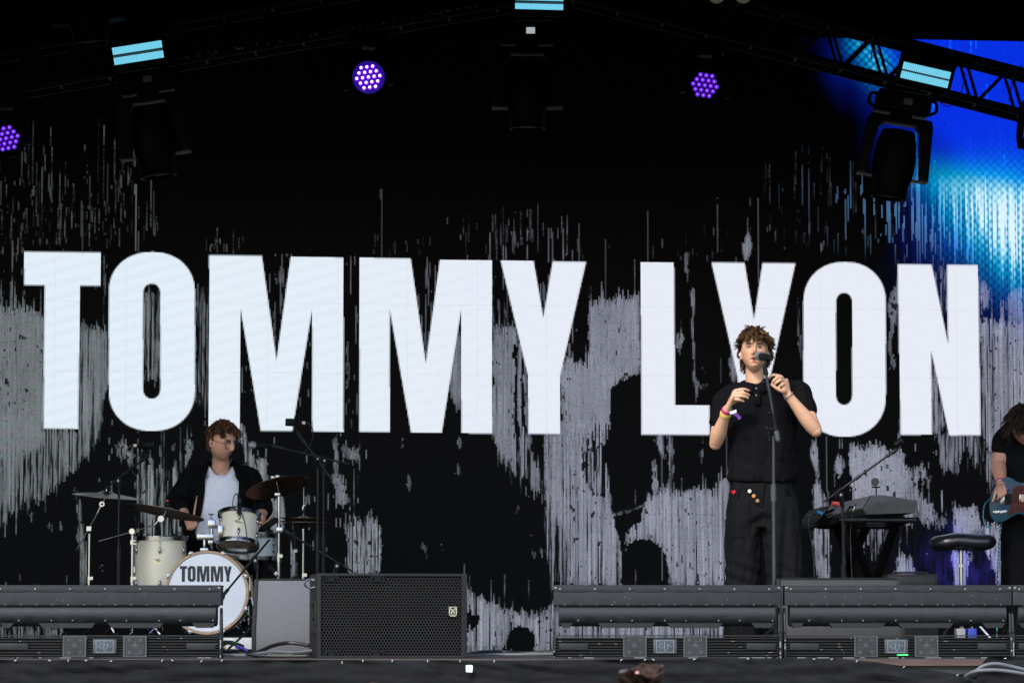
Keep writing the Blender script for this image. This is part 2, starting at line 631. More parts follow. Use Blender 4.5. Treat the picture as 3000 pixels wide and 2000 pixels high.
lit([(335,1300),(370,1308),(392,1345),(380,1352),(350,1330)], bright=0.85, speck=0.4)
lit([(540,1300),(566,1285),(560,1330),(548,1360)], bright=0.8, speck=0.4)
lit([(694,1250),(712,1240),(742,1330),(758,1400),(745,1415),(720,1350)], bright=0.9, stripe=0.35, speck=0.3)
lit([(752,1345),(778,1340),(786,1405),(760,1412)], bright=0.9, speck=0.4)
lit([(765,1452),(832,1458),(835,1520),(815,1560),(790,1540)], bright=0.85, stripe=0.35, speck=0.3, sh=SH2)
lit([(850,1580),(866,1575),(870,1680),(852,1690)], bright=0.8, stripe=0.4, speck=0.4)
lit([(888,1452),(908,1450),(906,1470),(890,1478)], bright=0.85, speck=0.3)
lit([(974,1288),(992,1292),(990,1380),(978,1378)], bright=0.85, speck=0.5)
lit([(1000,1310),(1058,1322),(1060,1365),(1040,1345),(1005,1335)], bright=0.8, speck=0.6)
lit([(968,1400),(1000,1392),(1025,1462),(1010,1470),(985,1440)], bright=0.75, speck=0.9)
lit([(1008,1560),(1030,1525),(1060,1530),(1075,1520),(1112,1535),(1118,1600),(1108,1672),(1020,1675)], bright=0.95, stripe=0.3, sh=SH2, speck=0.25)
lit([(1442,962),(1512,955),(1545,1090),(1548,1272),(1552,1300),(1520,1345),(1480,1352),(1442,1290)], bright=0.82, stripe=0.02, speck=0.1)
lit([(1330,985),(1351,975),(1351,1200),(1328,1180),(1312,1130)], bright=0.75, stripe=0.1)
dark([(1506,1010),(1515,1010),(1515,1340),(1506,1340)])
dark([(1528,1040),(1536,1050),(1540,1345),(1528,1345)])
lit([(1455,1273),(1552,1273),(1560,1345),(1590,1400),(1592,1460),(1560,1430),(1520,1375),(1470,1345)], bright=0.7, stripe=0.5, sh=SH2)
lit([(1641,1080),(1660,1055),(1725,1080),(1726,885),(1800,880),(1877,868),(1877,1092),(1832,1108),(1790,1138),(1785,1280),(1700,1290),(1641,1275)], bright=0.82, speck=0.12)
lit([(1590,1270),(1785,1272),(1785,1400),(1790,1490),(1806,1520),(1815,1600),(1825,1712),(1662,1712),(1655,1560),(1600,1500)], bright=0.86, stripe=0.06, speck=0.3)
lit([(1590,1273),(1665,1273),(1668,1712),(1612,1712),(1596,1500)], bright=0.7, stripe=0.5, sh=SH2)
dark([(1700,1320),(1785,1290),(1790,1440),(1760,1450),(1720,1430)], sh=SH2)
lit([(1700,1330),(1760,1310),(1785,1400),(1775,1450),(1715,1440)], bright=0.8, stripe=0.62, speck=0.7)
dark([(1640,850),(1722,930),(1722,1050),(1690,1060),(1650,1040)], sh=SH1)
# the large dark figure right of centre
dark([(1790,1140),(1832,1110),(1880,1098),(1900,1273),(2080,1273),(2080,1420),(1990,1432),(1930,1440),(1886,1478),(1800,1505),(1790,1430),(1783,1300)], wob=3)
lit([(1886,1480),(1935,1440),(1985,1448),(2040,1432),(2085,1440),(2140,1390),(2140,1712),(1962,1712),(1950,1640),(1915,1590),(1860,1580),(1822,1600)], bright=0.9, sh=SH1, speck=0.12, stripe=0.04)
dark([(1798,1515),(1880,1485),(1875,1530),(1835,1560),(1818,1600)], wob=3)
dark(ell(1888,1641,63,63), wob=2)
lit([(1800,1506),(1860,1488),(1900,1470),(1900,1475),(1860,1494),(1800,1512)], sh=SH3*0.2, wob=1, bright=0.9)
lit([(1912,1350),(1922,1345),(1935,1440),(1915,1440)], bright=0.9, speck=0.4)
lit([(1958,1275),(1972,1275),(1968,1480),(1958,1480)], bright=0.7, stripe=0.3)
lit([(1916,1275),(1945,1275),(1952,1345),(1940,1335),(1925,1300)], bright=0.8, stripe=0.3)
lit([(2048,1320),(2060,1318),(2058,1345),(2050,1345)], bright=0.9)
lit([(2022,850),(2034,852),(2032,960),(2036,1090),(2045,1130),(2038,1182),(2030,1100),(2026,960)], bright=0.75, wob=3, speck=0.3)
lit([(1978,985),(2004,980),(2000,1005),(1984,1030)], bright=0.8, speck=0.2)
lit([(2034,1128),(2072,1126),(2072,1132),(2036,1138)], bright=0.8, wob=1)
lit([(2150,1000),(2160,990),(2166,1110),(2140,1118),(2136,1060)], bright=0.75, stripe=0.05, wob=3)
lit([(2336,880),(2342,900),(2350,1010),(2346,1060),(2336,960)], bright=0.55, stripe=0.4, wob=3)
lit([(2376,1290),(2392,1288),(2402,1390),(2392,1400),(2382,1360)], bright=0.9, speck=0.2)
lit([(2380,1420),(2400,1412),(2432,1500),(2436,1720),(2396,1720),(2382,1560)], bright=0.92, stripe=0.2, speck=0.35)
lit([(2441,1360),(2460,1332),(2478,1345),(2470,1382),(2445,1384)], bright=0.9, speck=0.4)
lit([(2486,1300),(2520,1312),(2580,1308),(2610,1322),(2655,1328),(2652,1460),(2640,1480),(2500,1470),(2492,1400)], bright=0.97, stripe=0.0, speck=0.45)
lit([(2650,1370),(2690,1372),(2702,1380),(2690,1420),(2692,1500),(2668,1540),(2645,1500)], bright=0.9, stripe=0.15, speck=0.7)
lit([(2690,1370),(2708,1378),(2730,1400),(2718,1408),(2698,1400)], bright=0.85, speck=0.5)
lit([(2688,1460),(2720,1468),(2745,1510),(2780,1530),(2770,1545),(2730,1530),(2700,1540)], bright=0.8, speck=0.7)
lit([(2510,1530),(2610,1540),(2600,1580),(2560,1620),(2530,1590)], bright=0.8, stripe=0.3, speck=0.6, sh=SH2)
lit([(2793,1500),(2820,1488),(2858,1486),(2868,1500),(2875,1560),(2840,1572),(2800,1565)], bright=0.95, speck=0.35)
lit([(2625,1640),(2645,1620),(2672,1640),(2690,1700),(2630,1695)], bright=0.95, stripe=0.15, speck=0.4)
lit([(2789,1612),(2848,1615),(2838,1660),(2830,1715),(2792,1715)], bright=0.95, stripe=0.15, speck=0.2)
lit([(2872,1540),(2930,1535),(2936,1715),(2920,1715),(2905,1640),(2880,1610)], bright=0.95, stripe=0.2, speck=0.2)
lit([(2742,1275),(2872,1275),(2900,1330),(2925,1400),(2915,1440),(2880,1360),(2830,1320),(2800,1380),(2760,1360)], bright=0.7, stripe=0.5, sh=SH2)
lit([(2872,950),(2900,940),(3200,990),(3200,1250),(3200,1420),(2930,1400),(2905,1330),(2874,1275)], bright=0.86, stripe=0.08, speck=0.25)
lit([(2878,1240),(3200,1240),(3200,1480),(2940,1470),(2905,1340)], bright=0.8, stripe=0.4, sh=SH2)
lit([(2733,790),(2770,790),(2775,900),(2760,950),(2740,860)], bright=0.7, stripe=0.4, speck=0.3)
lit([(2729,1035),(2745,1100),(2775,1250),(2735,1270)], bright=0.75, stripe=0.45)
lit([(2600,870),(2628,840),(2630,940),(2612,960),(2618,1060),(2606,1070)], bright=0.6, speck=0.6)
lit([(2870,830),(2900,845),(2895,900),(2876,900)], bright=0.65, speck=0.5)
lit([(2940,880),(2975,850),(3200,860),(3200,930),(2960,940)], bright=0.6, speck=0.8, stripe=0.3)
lit([(2172,720),(2190,690),(2206,720),(2195,755),(2180,760)], bright=0.75, wob=8)
lit([(2005,745),(2020,740),(2022,790),(2008,800)], bright=0.5, wob=6)
lit([(2398,715),(2412,712),(2410,730)], bright=0.6)
# lower middle
lit([(1366,1712),(1400,1745),(1460,1780),(1500,1790),(1560,1800),(1618,1780),(1622,1912),(1566,1912),(1560,1850),(1500,1835),(1470,1900),(1366,1912)], bright=0.88, speck=0.3, stripe=0.08)
dark([(1360,1790),(1400,1790),(1405,1830),(1370,1850)], sh=SH1)
dark(ell(1530,1880,38,44), wob=3)
lit([(-100,1830),(200,1840),(200,1870),(-100,1870)], bright=0.7, stripe=0.5)
lit([(1620,1780),(2160,1780),(2160,1912),(1620,1912)], bright=0.88, stripe=0.12, speck=0.1)
for cx, cy, w, h in ((1345,1300,8,16),(1343,1380,8,11),(1200,1415,7,16),(1178,1310,5,5),(1515,1490,9,8),(1243,1604,9,9),(1295,1594,4,2),(1455,1446,3,4),(1563,1630,7,9),(145,1538,8,7),(92,1505,5,8),(295,1662,8,3),(60,1690,4,14),(195,1700,3,10),(510,1310,6,8),(1690,1500,8,4),(2240,1400,6,5),(1730,870,6,4)):
    lit([(cx-w,cy),(cx-w*.3,cy-h),(cx+w*.4,cy-h*.7),(cx+w,cy+h*.1),(cx+w*.2,cy+h)], bright=0.85, wob=4, sh=SH3)
# sparse rain of vertical dashes
spray([(-200,430),(160,430),(260,460),(440,520),(440,745),(330,745),(-200,900)], 2.25, 0.4)
spray([(0,560),(320,600),(320,860),(0,880)], 2.3, 0.35, iso3 * 0.8 + v8 * 0.9 + v25 * 0.4)
spray([(1340,690),(1680,665),(1720,760),(1340,765)], 1.75, 0.42)
spray([(600,700),(720,700),(720,750),(600,750)], 2.0, 0.5)
spray([(760,745),(860,745),(815,1050),(800,1050)], 1.0, 0.45)
spray([(1200,755),(1295,755),(1255,1060),(1240,1060)], 0.95, 0.42)
spray([(1565,760),(1625,760),(1596,925),(1588,925)], 0.9, 0.5)
spray([(1006,750),(1053,750),(1053,1262),(1006,1262)], 1.1, 0.45)
spray([(1441,760),(1520,760),(1545,1000),(1441,960)], 1.75, 0.4)
spray([(1660,780),(1720,770),(1700,1060),(1650,1050)], 1.5, 0.5)
spray([(858,1100),(915,950),(915,1262),(858,1262)], 1.3, 0.5)
spray([(1142,1000),(1170,1050),(1170,1110),(1142,1110)], 1.2, 0.6)
spray([(704,1050),(730,1080),(740,1150),(704,1150)], 1.2, 0.5)
spray([(296,730),(330,760),(322,980),(296,900)], 1.6, 0.4)
spray([(300,1210),(330,1230),(420,1270),(560,1270),(600,1180),(612,1262),(600,1380),(540,1400),(340,1300),(290,1420)], 2.0, 0.7)
spray([(0,1480),(330,1400),(440,1540),(300,1720),(0,1720)], 2.75, 0.6)
spray([(720,1270),(1100,1270),(1080,1720),(720,1720)], 2.2, 0.7)
spray([(1460,1280),(1640,1280),(1640,1600),(1580,1640)], 1.7, 0.6)
spray([(2360,1300),(2440,1300),(2440,1420),(2360,1420)], 2.0, 0.8)
spray([(2620,1280),(2800,1280),(2800,1700),(2620,1700)], 2.3, 0.75)
spray([(1150,640),(2400,560),(2400,770),(1150,770)], 3.0, 0.3)
for cx, y0, y1, b in ((1117,555,760,.22),(2222,580,830,.3),(397,540,735,.5),(450,560,690,.2),(1698,655,770,.3),(1775,700,900,.22),(1898,620,770,.25),(1485,780,960,.25),(1608,670,768,.4),(1620,680,768,.35),(2113,1050,1120,.2),(2130,1240,1700,.25),(2422,1280,1440,.35),(530,1250,1500,.2),(1940,1260,1700,.35),(1360,1650,1700,.4),(1842,880,1090,.3),(315,480,600,.2),(240,590,735,.25)):
    k = (np.abs(U - cx) < 2.2) & (V > y0) & (V < y1)
    lev[k] = np.maximum(lev[k], b)
lr = np.random.default_rng(77)
for (xa, xb, ya, yb, n_, l0, l1, b0, b1) in ((0, 460, 430, 735, 70, 15, 170, .08, .42), (0, 330, 600, 735, 60, 10, 60, .1, .4), (1080, 1270, 690, 755, 14, 10, 60, .1, .3), (1350, 1720, 650, 765, 34, 15, 110, .1, .4), (1720, 2400, 640, 770, 16, 8, 40, .06, .2), (600, 720, 690, 748, 10, 15, 50, .12, .4), (1890, 2100, 730, 770, 8, 10, 40, .1, .3), (2230, 2660, 500, 735, 34, 20, 120, .06, .22)):
    for _ in range(n_):
        cx = lr.uniform(xa, xb); L_ = min(lr.exponential((l1 - l0) * .4) + l0, l1 * 1.3); y1_ = lr.uniform(ya + L_ * .5, yb); b_ = lr.uniform(b0, b1)
        k = (np.abs(U - cx) < 2.0) & (V > y1_ - L_) & (V < y1_)
        lev[k] = np.maximum(lev[k], 0.72 * b_ * np.clip(0.8 + 0.35 * v8[k] + 0.2 * white[k], 0.1, 1.3))
# module rows: faint dark ticks in the pale fields
tick = ((np.arange(nr)[:, None] % 9) == 4) & ((np.arange(nc)[None, :] % 4) == 1)
lev = np.where(tick & (lev > 0.5), lev * 0.84, lev)
lev *= np.clip(0.93 + 0.035 * v60 + 0.035 * v25 + 0.04 * iso30 + 0.02 * iso9 + 0.045 * white, 0.4, 1.2)
base_l = np.array([0.24, 0.27, 0.29]); base_r = np.array([0.268, 0.28, 0.352])
w_ = np.clip((U - 500) / 1300, 0, 1)[..., None]
rgb = lev[..., None] ** 1.3 * (base_l * (1 - w_) + base_r * w_) * (0.92 + 0.16 * w_)
# tint bands of the wall refresh
rgb *= 1 + 0.05 * np.sin((V * 0.13 + U * 0.02))[..., None] * np.array([1.0, -0.3, 0.5]) * (1 - w_ * 0.7)
# blue glow, upper right
def sstep(x, a, b):
    t_ = np.clip((x - a) / (b - a), 0, 1)
    return t_ * t_ * (3 - 2 * t_)
strk = np.clip(0.62 + 0.42 * v60 + 0.3 * v25 + 0.12 * v8, 0, 1.7)
edge = U - 2400 - np.clip(V - 110, 0, 420) * 0.60
blue = sstep(edge + 25 * iso30, -90, 260) ** 1.7
lowb = sstep(V - (U - 2700) * 0.30, 470, 760)          # 0 above, 1 below the beam
blue = blue * (1 - lowb) * (1 + 0.05 * v25) + blue * lowb * (1 - sstep(V, 700, 850)) * strk * 0.8
lx, ly = 390.0, 205.0; ll = math.hypot(lx, ly)
tpar = ((U - 2620) * lx + (V - 470) * ly) / (ll * ll)
tper = ((V - 470) * lx - (U - 2620) * ly) / ll
beam = 1.05 * np.exp(-(tper / (50 + 75 * np.clip(tpar, 0, 1.3))) ** 2) * sstep(tpar, -0.1, 0.8)
up_ = np.exp(-(tper / 170) ** 2) * sstep(tpar, 0.15, 1.0) * 0.45
patch = 0.62 * np.exp(-(((U - 2575) / 48) ** 2) - (((V - 195) / 62) ** 2)) + 0.5 * np.exp(-(((U - 2520) / 45) ** 2) - (((V - 130) / 45) ** 2))
dots = (0.5 + 0.5 * np.cos(U * 2 * math.pi / 23.6) * np.cos(V * 2 * math.pi / 23.6))
ws = sstep(V, 480, 640)
c1 = beam * (1.0 - ws * 0.75 + ws * 0.75 * strk) + (up_ + patch) * (0.35 + 0.8 * dots)
c1 = np.clip(c1 * (0.86 + 0.22 * dots), 0, 1.15)
bl = np.zeros((nr, nc, 3))
bl[..., 0] = 0.002 * blue + np.clip(c1 - 0.5, 0, 1) ** 1.25 * 1.2
bl[..., 1] = 0.030 * blue + np.clip(c1, 0, 1) ** 1.5 * 0.84
bl[..., 2] = np.maximum(0.78 * blue, np.clip(c1, 0, 1) ** 0.8)
run = ((v60 + 0.9 * v25) > 2.6) & (U > 2680) & (V < 560) & (V > 120)
bl[run] += np.array([0.0, 0.16, 0.18]) * (0.25 + 0.75 * dots[run][:, None])
# blue-white rain under the glow
fall = np.clip(1 - np.abs(V - 640 - (U - 2700) * 0.20) / 160, 0, 1) * sstep(U, 2200, 2720)
rain = np.where((v25 * 0.8 + v60 * 0.8 + v8 * 0.35) > (1.9 - 1.5 * fall), fall, 0)
bl += (rain * (1 - 0.6 * np.clip(c1, 0, 1)))[..., None] * (np.array([0.10, 0.20, 0.36]) * (1 - 0.5 * fall[..., None]) + np.array([0.02, 0.14, 0.34]) * 0.5 * fall[..., None])
bl *= (1 - 0.2 * tick[..., None])
# lower right blue
low = np.exp(-(((U - 2800) / 110) ** 2) - (((V - 1680) / 95) ** 2)) + 0.6 * np.exp(-(((U - 2790) / 30) ** 2) - (((V - 1550) / 26) ** 2))
low = low * np.clip(0.55 + 0.3 * iso9 + 0.25 * v25 + 0.12 * iso30, 0.1, 1.2)
bl[..., 2] += np.where(lev > 0.2, 0.42, 0.13) * low
bl[..., 0] += 0.015 * low
bl[..., 1] += 0.012 * low
rgb = rgb + bl
rgb += np.array([0.0010, 0.0010, 0.0012]) * np.clip((V - 300) / 900, 0, 1)[..., None]  # faint ambient light painted into the wall's blacks, stronger lower down
wl_ = np.zeros((nr, nc))
for du in (-1.3, 0.0, 1.3):
    for dv in (-1.3, 0.0, 1.3):
        q_ = np.zeros((nr, nc), bool)
        for p in LETTERS.values():
            q_ |= inpoly(p, U + du, V + dv)
        q_ |= inpoly(OUT1, U + du, V + dv) & ~inpoly(IN1, U + du, V + dv)
        q_ |= inpoly(OUT2, U + du, V + dv) & ~inpoly(IN2, U + du, V + dv)
        wl_ += q_ / 9.0
wcol = np.array([0.76, 0.85, 0.93]) * (1 - w_) + np.array([0.80, 0.83, 0.925]) * w_
wcol = wcol * (1 + 0.018 * np.sin(V * 0.17 + U * 0.045)[..., None] * (1.2 - w_) + 0.012 * white[..., None])
dead = np.random.default_rng(5).random((nr, nc)) < 0.00004
rgb = wcol * wl_[..., None] + rgb * (1 - wl_[..., None])
rgb[dead] *= 0.1
rgb = np.clip(rgb, 0.0, 1.2)

m_led = EM("led_face", (1, 1, 1), 1.0, base=(0.0035,0.0035,0.004), attr="led")
m_led.node_tree.nodes["Principled BSDF"].inputs["Roughness"].default_value = 0.8
m_led.node_tree.nodes["Principled BSDF"].inputs["Specular IOR Level"].default_value = 0.1
m_led.cycles.emission_sampling = "NONE"
wall = thing("video_wall", "giant black LED video wall showing TOMMY LYON in white letters", "video wall", (0, WY, 0))
wdir = Vector((math.cos(PSI), math.sin(PSI), 0)); wnor = Vector((math.sin(PSI), -math.cos(PSI), 0))
GAP = 0.0002
for pj in range(NYP):
    for pi in range(NXP):
        g = rgb[pj * NP:(pj + 1) * NP, pi * NP:(pi + 1) * NP].reshape(-1, 3)
        s0 = pi * PW - NXP * PW / 2 + GAP; s1 = s0 + PW - 2 * GAP
        z0 = pj * PH + GAP + 0.001; z1 = z0 + PH - 2 * GAP
        jit = rng.uniform(-0.0006, 0.0006)
        ss = np.linspace(s0, s1, NP + 1); zz = np.linspace(z0, z1, NP + 1)
        A, B = np.meshgrid(ss, zz)
        n1 = NP + 1
        vx = np.stack([A * wdir.x + wnor.x * jit, A * wdir.y + wnor.y * jit, B], -1).reshape(-1, 3)
        back = []
        for s_, z_ in ((s0, z0), (s1, z0), (s1, z1), (s0, z1)):
            back.append((s_ * wdir.x - wnor.x * 0.07, s_ * wdir.y - wnor.y * 0.07, z_))
        vx = np.vstack([vx, np.array(back)])
        ii, jj = np.meshgrid(np.arange(NP), np.arange(NP))
        a = (jj * n1 + ii).ravel()
        quads = np.stack([a, a + 1, a + 1 + n1, a + n1], -1)
        k0 = n1 * n1
        cn = [0, NP, n1 * n1 - 1, NP * n1]
        side = [(cn[i], k0 + i, k0 + (i + 1) % 4, cn[(i + 1) % 4]) for i in range(4)] + [(k0 + 3, k0 + 2, k0 + 1, k0)]
        fq = np.vstack([quads, np.array(side)]).astype(np.int32)
        me = bpy.data.meshes.new("led_panel")
        me.vertices.add(len(vx)); me.vertices.foreach_set("co", vx.ravel())
        me.loops.add(fq.size); me.loops.foreach_set("vertex_index", fq.ravel())
        me.polygons.add(len(fq)); me.polygons.foreach_set("loop_start", np.arange(0, fq.size, 4, dtype=np.int32))
        me.update(calc_edges=True)
        at = me.attributes.new("led", 'FLOAT_COLOR', 'FACE')
        c = np.zeros((len(fq), 4)); c[:, 3] = 1; c[:len(g), :3] = g
        at.data.foreach_set("color", c.ravel())
        link("led_panel", me, m_led, wall, smooth=0)
# ------------------------------------------------------------------ stage skirt
m_skirt = M("skirt_cloth", (0.010,0.010,0.011), rough=0.85, var=0.7, scale=22, bump=0.9, bscale=420, spec=0.15, stretch=(0.4, 1, 1.6))
SKY_ = YF - 0.06
def skirt_top(px):
    pts = [(-900, 1931), (600, 1931), (1500, 1933), (1900, 1929), (2200, 1926), (2440, 1927), (2560, 1937), (2700, 1958), (2850, 1981), (2862, 1980), (2876, 1940), (2900, 1921), (3100, 1918), (3900, 1920)]
    for (a, b), (c, d) in zip(pts[:-1], pts[1:]):
        if a <= px <= c:
            return b + (d - b) * (px - a) / (c - a)
    return 1930
mb = MB(); vs = []; fs = []
NXs, NZs = 420, 40
for i in range(NXs + 1):
    px = -900 + 4800 * i / NXs
    pt = P(px, skirt_top(px), SKY_)
    for j in range(NZs + 1):
        t = j / NZs
        tt = t ** 1.6
        z = pt.z + (-1.7 - pt.z) * tt
        x = pt.x
        sag = 0.0
        sag_c = math.exp(-((px - 2600) / 260) ** 2)
        sag += sag_c * 0.03 * math.sin((z - pt.z) * 60 + px * 0.002) * math.exp((z - pt.z) * 6)
        wr = 0.010 * math.sin(x * 9 + 3 * math.sin(x * 2.3) + z * 5) + 0.007 * math.sin(x * 23 + z * 14 + 2 * math.sin(x * 5)) + 0.006 * math.sin(z * 55 + x * 3.1)
        wr += 0.007 * math.sin(z * 90 + 4 * math.sin(x * 1.7)) + 0.006 * math.sin(z * 150 + 7 * math.sin(x * 2.9) + x * 8)
        wr *= 1.5
        y = SKY_ - 0.012 + wr * min(1, t * 12 + 0.15) - sag - 0.02 * min(1, t * 6)
        vs.append((x, y, z))
for i in range(NXs):
    for j in range(NZs):
        a = i * (NZs + 1) + j
        fs.append((a, a + 1, a + NZs + 2, a + NZs + 1))
skirt_root = thing("stage_skirt", "black cloth skirt stapled along the stage front, torn loose at right", "stage skirt", (0, SKY_, -1.7))
mb.add(vs, fs).build("cloth", m_skirt, skirt_root, smooth=180)
m_staple = M("staple_tape", (0.4,0.4,0.39), rough=0.5, var=0.2)
for (px, py, a) in [(45,1930,20),(145,1930,-20),(200,1932,70),(252,1933,20),(325,1935,0),(475,1931,60),(505,1930,-30),(590,1935,30),(650,1933,60),(1002,1939,90),(1063,1933,80),(1149,1933,80),(1253,1935,80),(1348,1932,70),(1448,1935,85),(1820,1925,30),(1890,1922,30),(1914,1922,-20),(2034,1924,20),(2192,1922,45),(2385,1924,-20),(2437,1920,20),(2510,1926,60),(2648,1922,40),(2805,1924,40),(2945,1927,10)]:
    y = skirt_top(px)
    c = P(px, max(py, y + 2), SKY_ - 0.035)
    MB().box(c, (0.012,0.004,0.0035), Matrix.Rotation(R(-a), 3, 'Y')).build("staple", m_staple, skirt_root, smooth=0)
m_white = M("white_gaffer", (0.75, 0.77, 0.74), rough=0.6, var=0.1)
c = P(1375, 1957, SKY_ - 0.06)
tg = thing("tape_scrap", "small white scrap of tape stuck on the black skirt below the large speaker", "tape", c)
mb = MB()
q = [(-0.017, -0.018), (0.016, -0.020), (0.018, 0.015), (0.004, 0.019), (-0.018, 0.016)]
mb.prism(q, lambda x, y, d: c + Vector((x, -0.004 + d + 0.08 * x, y)), 0.008)
mb.build("scrap", m_white, tg, bevel=0.002)

# ------------------------------------------------------------------ low light bars along the stage edge
m_bar = M("light_bar_paint", (0.0145,0.016,0.0185), rough=0.6, var=0.4, scale=22, bump=0.15, bscale=500, spec=0.3)
m_bar_dk = M("light_bar_base_paint", (0.0085,0.009,0.010), rough=0.5, var=0.3, scale=20, spec=0.3)
m_logo = M("logo_print_pale_blue", (0.12,0.17,0.21), rough=0.6, var=0.15, scale=50)
m_plate = M("logo_plate", (0.032,0.034,0.037), rough=0.5, var=0.2, scale=30)
m_grillp = M("fan_grille_paint", (0.035,0.037,0.04), rough=0.5, var=0.4, scale=18)
LBW = 1.192
def light_bar(label, px_left):
    Yb = 18.55
    x0 = P(px_left, 1900, Yb - 0.1).x
    t = thing("light_bar", label, "stage light", (x0 + LBW / 2, Yb, 0), group="light bars along the stage edge")
    L = LBW / 2 - 0.004
    w2 = L - 0.03
    # end brackets
    for s in (-1, 1):
        mb = MB()
        mb.prism([(-0.07, 0.0), (0.07, 0.0), (0.07, 0.125), (0.045, 0.14), (0.03, 0.21), (0.02, 0.262), (-0.02, 0.262), (-0.045, 0.22), (-0.05, 0.14), (-0.07, 0.125)], lambda x, y, d: Vector((s * (L - 0.012 + d), x, y)), 0.012)
        mb.build("end_bracket", m_bar_dk, t, local=True, bevel=0.002)
    # base with fins
    base = MB().box((0, 0.01, 0.058), (2 * L - 0.028, 0.11, 0.1)).build("base", m_black, t, local=True, smooth=0)
    mb = MB()
    for i in range(7):
        z = 0.016 + i * 0.0147
        mb.box((0, -0.06, z), (2 * L - 0.03, 0.032, 0.0048))
    mb.box((0, -0.055, 0.117), (2 * L - 0.03, 0.06, 0.006))
    mb.box((0, -0.055, 0.004), (2 * L - 0.03, 0.06, 0.005))
    mb.build("cooling_fins", m_bar_dk, base, local=True, smooth=0, kind="stuff")
    for s in (-1, 1):
        MB().box((s * (L - 0.105), -0.066, 0.061), (0.15, 0.03, 0.036)).build("connector_plate", m_bar_dk, t, local=True, bevel=0.002)
    # fan grilles
    for cx in (-0.157, 0.157) :
        mb = MB()
        f = lambda x, y, d: Vector((cx - 0.012 + x, -0.088 + d, 0.062 + y))
        mb.perf(0.108, 0.096, 0.0085, 0.0033, f)
        mb.ring([(-0.061, -0.053), (0.061, -0.053), (0.061, 0.055), (-0.061, 0.055)], [(-0.053, -0.047), (0.053, -0.047), (0.053, 0.047), (-0.053, 0.047)], f, 0.006)
        g = mb.build("fan_grille", m_grillp, t, local=True, smooth=0)
        mb = MB()
        for bx, bz in ((-0.03, 0.035), (0.03, 0.035), (-0.03, -0.03), (0.03, -0.03)):
            mb.cyl((cx - 0.012 + bx, -0.082, 0.062 + bz), (cx - 0.012 + bx, -0.091, 0.062 + bz), 0.009, n=8)
        mb.prism([(-0.016, -0.004), (0.016, -0.004), (0.006, 0.018), (-0.006, 0.018)], lambda x, y, d: Vector((cx - 0.012 + x, -0.086 - d, 0.062 + y)), 0.005)
        mb.build("fan_hub", m_grillp, g, local=True)
        MB().box((cx - 0.012, -0.079, 0.062), (0.105, 0.004, 0.095)).build("fan_shadow_box", m_black, g, local=True, smooth=0)
    # logo plate
    cx = -0.012
    pl = MB().box((cx, -0.083, 0.062), (0.122, 0.01, 0.074)).build("logo_plate", m_plate, t, local=True, bevel=0.002)
    mb = MB()
    f = lambda x, y, d: Vector((cx + x, -0.0895 + d, 0.062 + y))
    a, b = 0.046, 0.031
    mb.ring([(-a, -b), (a, -b), (a, b), (-a, b)], [(-a + .003, -b + .003), (a - .003, -b + .003), (a - .003, b - .003), (-a + .003, b - .003)], f, 0.002)
    w = 0.0036
    arc = [(-0.018 + 0.0085 * math.cos(R(t_)), 0.000 + 0.014 * math.sin(R(t_))) for t_ in range(50, 321, 30)]
    ribbon(mb, arc + [(-0.0105, -0.002), (-0.016, -0.002)], w, f, 0.002)
    ribbon(mb, [(-0.003, 0.022), (-0.003, -0.022), (0.006, -0.022), (0.0065, -0.017)], w * 1.1, f, 0.002)
    ribbon(mb, [(-0.006, 0.022), (0.0, 0.022)], w * .6, f, 0.002)
    ribbon(mb, [(0.012, -0.014), (0.012, 0.013), (0.019, 0.012), (0.0215, 0.006), (0.019, 0.0), (0.012, -0.0005)], w, f, 0.002)
    ribbon(mb, [(0.009, -0.014), (0.015, -0.014)], w * .6, f, 0.002)
    ribbon(mb, [(-0.038, 0), (-0.029, 0)], w * .6, f, 0.002)
    ribbon(mb, [(0.026, 0), (0.036, 0)], w * .6, f, 0.002)
    mb.build("logo_lettering", m_logo, pl, local=True, smooth=0)
    # head: flat upper panel, flange, curved lower shell, toothed lower edge
    head = MB().box((0, -0.01, 0.322), (2 * L - 0.004, 0.15, 0.094)).build("head_panel", m_bar, t, local=True, bevel=0.003)
    mb = MB()
    poly = [(-L + 0.001, 0.0), (-L + 0.001, 0.024), (L - 0.001, 0.024), (L - 0.001, 0.0)]
    # scalloped bottom edge
    n = 6
    for i in range(n):
        xa = L - 0.001 - (2 * L) * (i + 0.06) / n
        for dx, dz in ((0.0, 0.0), (0.012, -0.0), (0.02, -0.004), (0.15, -0.004), (0.16, 0.0)):
            poly.append((xa - dx, dz + 0.0))
    mb.prism(poly, lambda x, y, d: Vector((x, -0.0885 + d, 0.347 + y)), 0.012)
    mb.box((0, -0.008, 0.3745), (2 * L, 0.162, 0.009))
    mb.build("head_flange", m_bar, t, local=True, bevel=0.0015)
    mb = MB()
    prof = [(0.08, 0.275), (-0.062, 0.275)]
    for i in range(13):
        a = R(25 - i * 10)
        prof.append((-0.005 - 0.078 * math.cos(a), 0.228 + 0.078 * math.sin(a) * 0.8))
    prof += [(0.02, 0.172), (0.08, 0.18)]
    vs = []
    for x in (-w2, w2):
        vs += [Vector((x, p[0], p[1])) for p in prof]
    n = len(prof)
    fs = [(i, (i + 1) % n, (i + 1) % n + n, i + n) for i in range(n)] + [tuple(range(n)), tuple(reversed(range(n, 2 * n)))]
    mb.add(vs, fs).build("head_shell", m_bar, t, local=True, smooth=40)
    mb = MB()
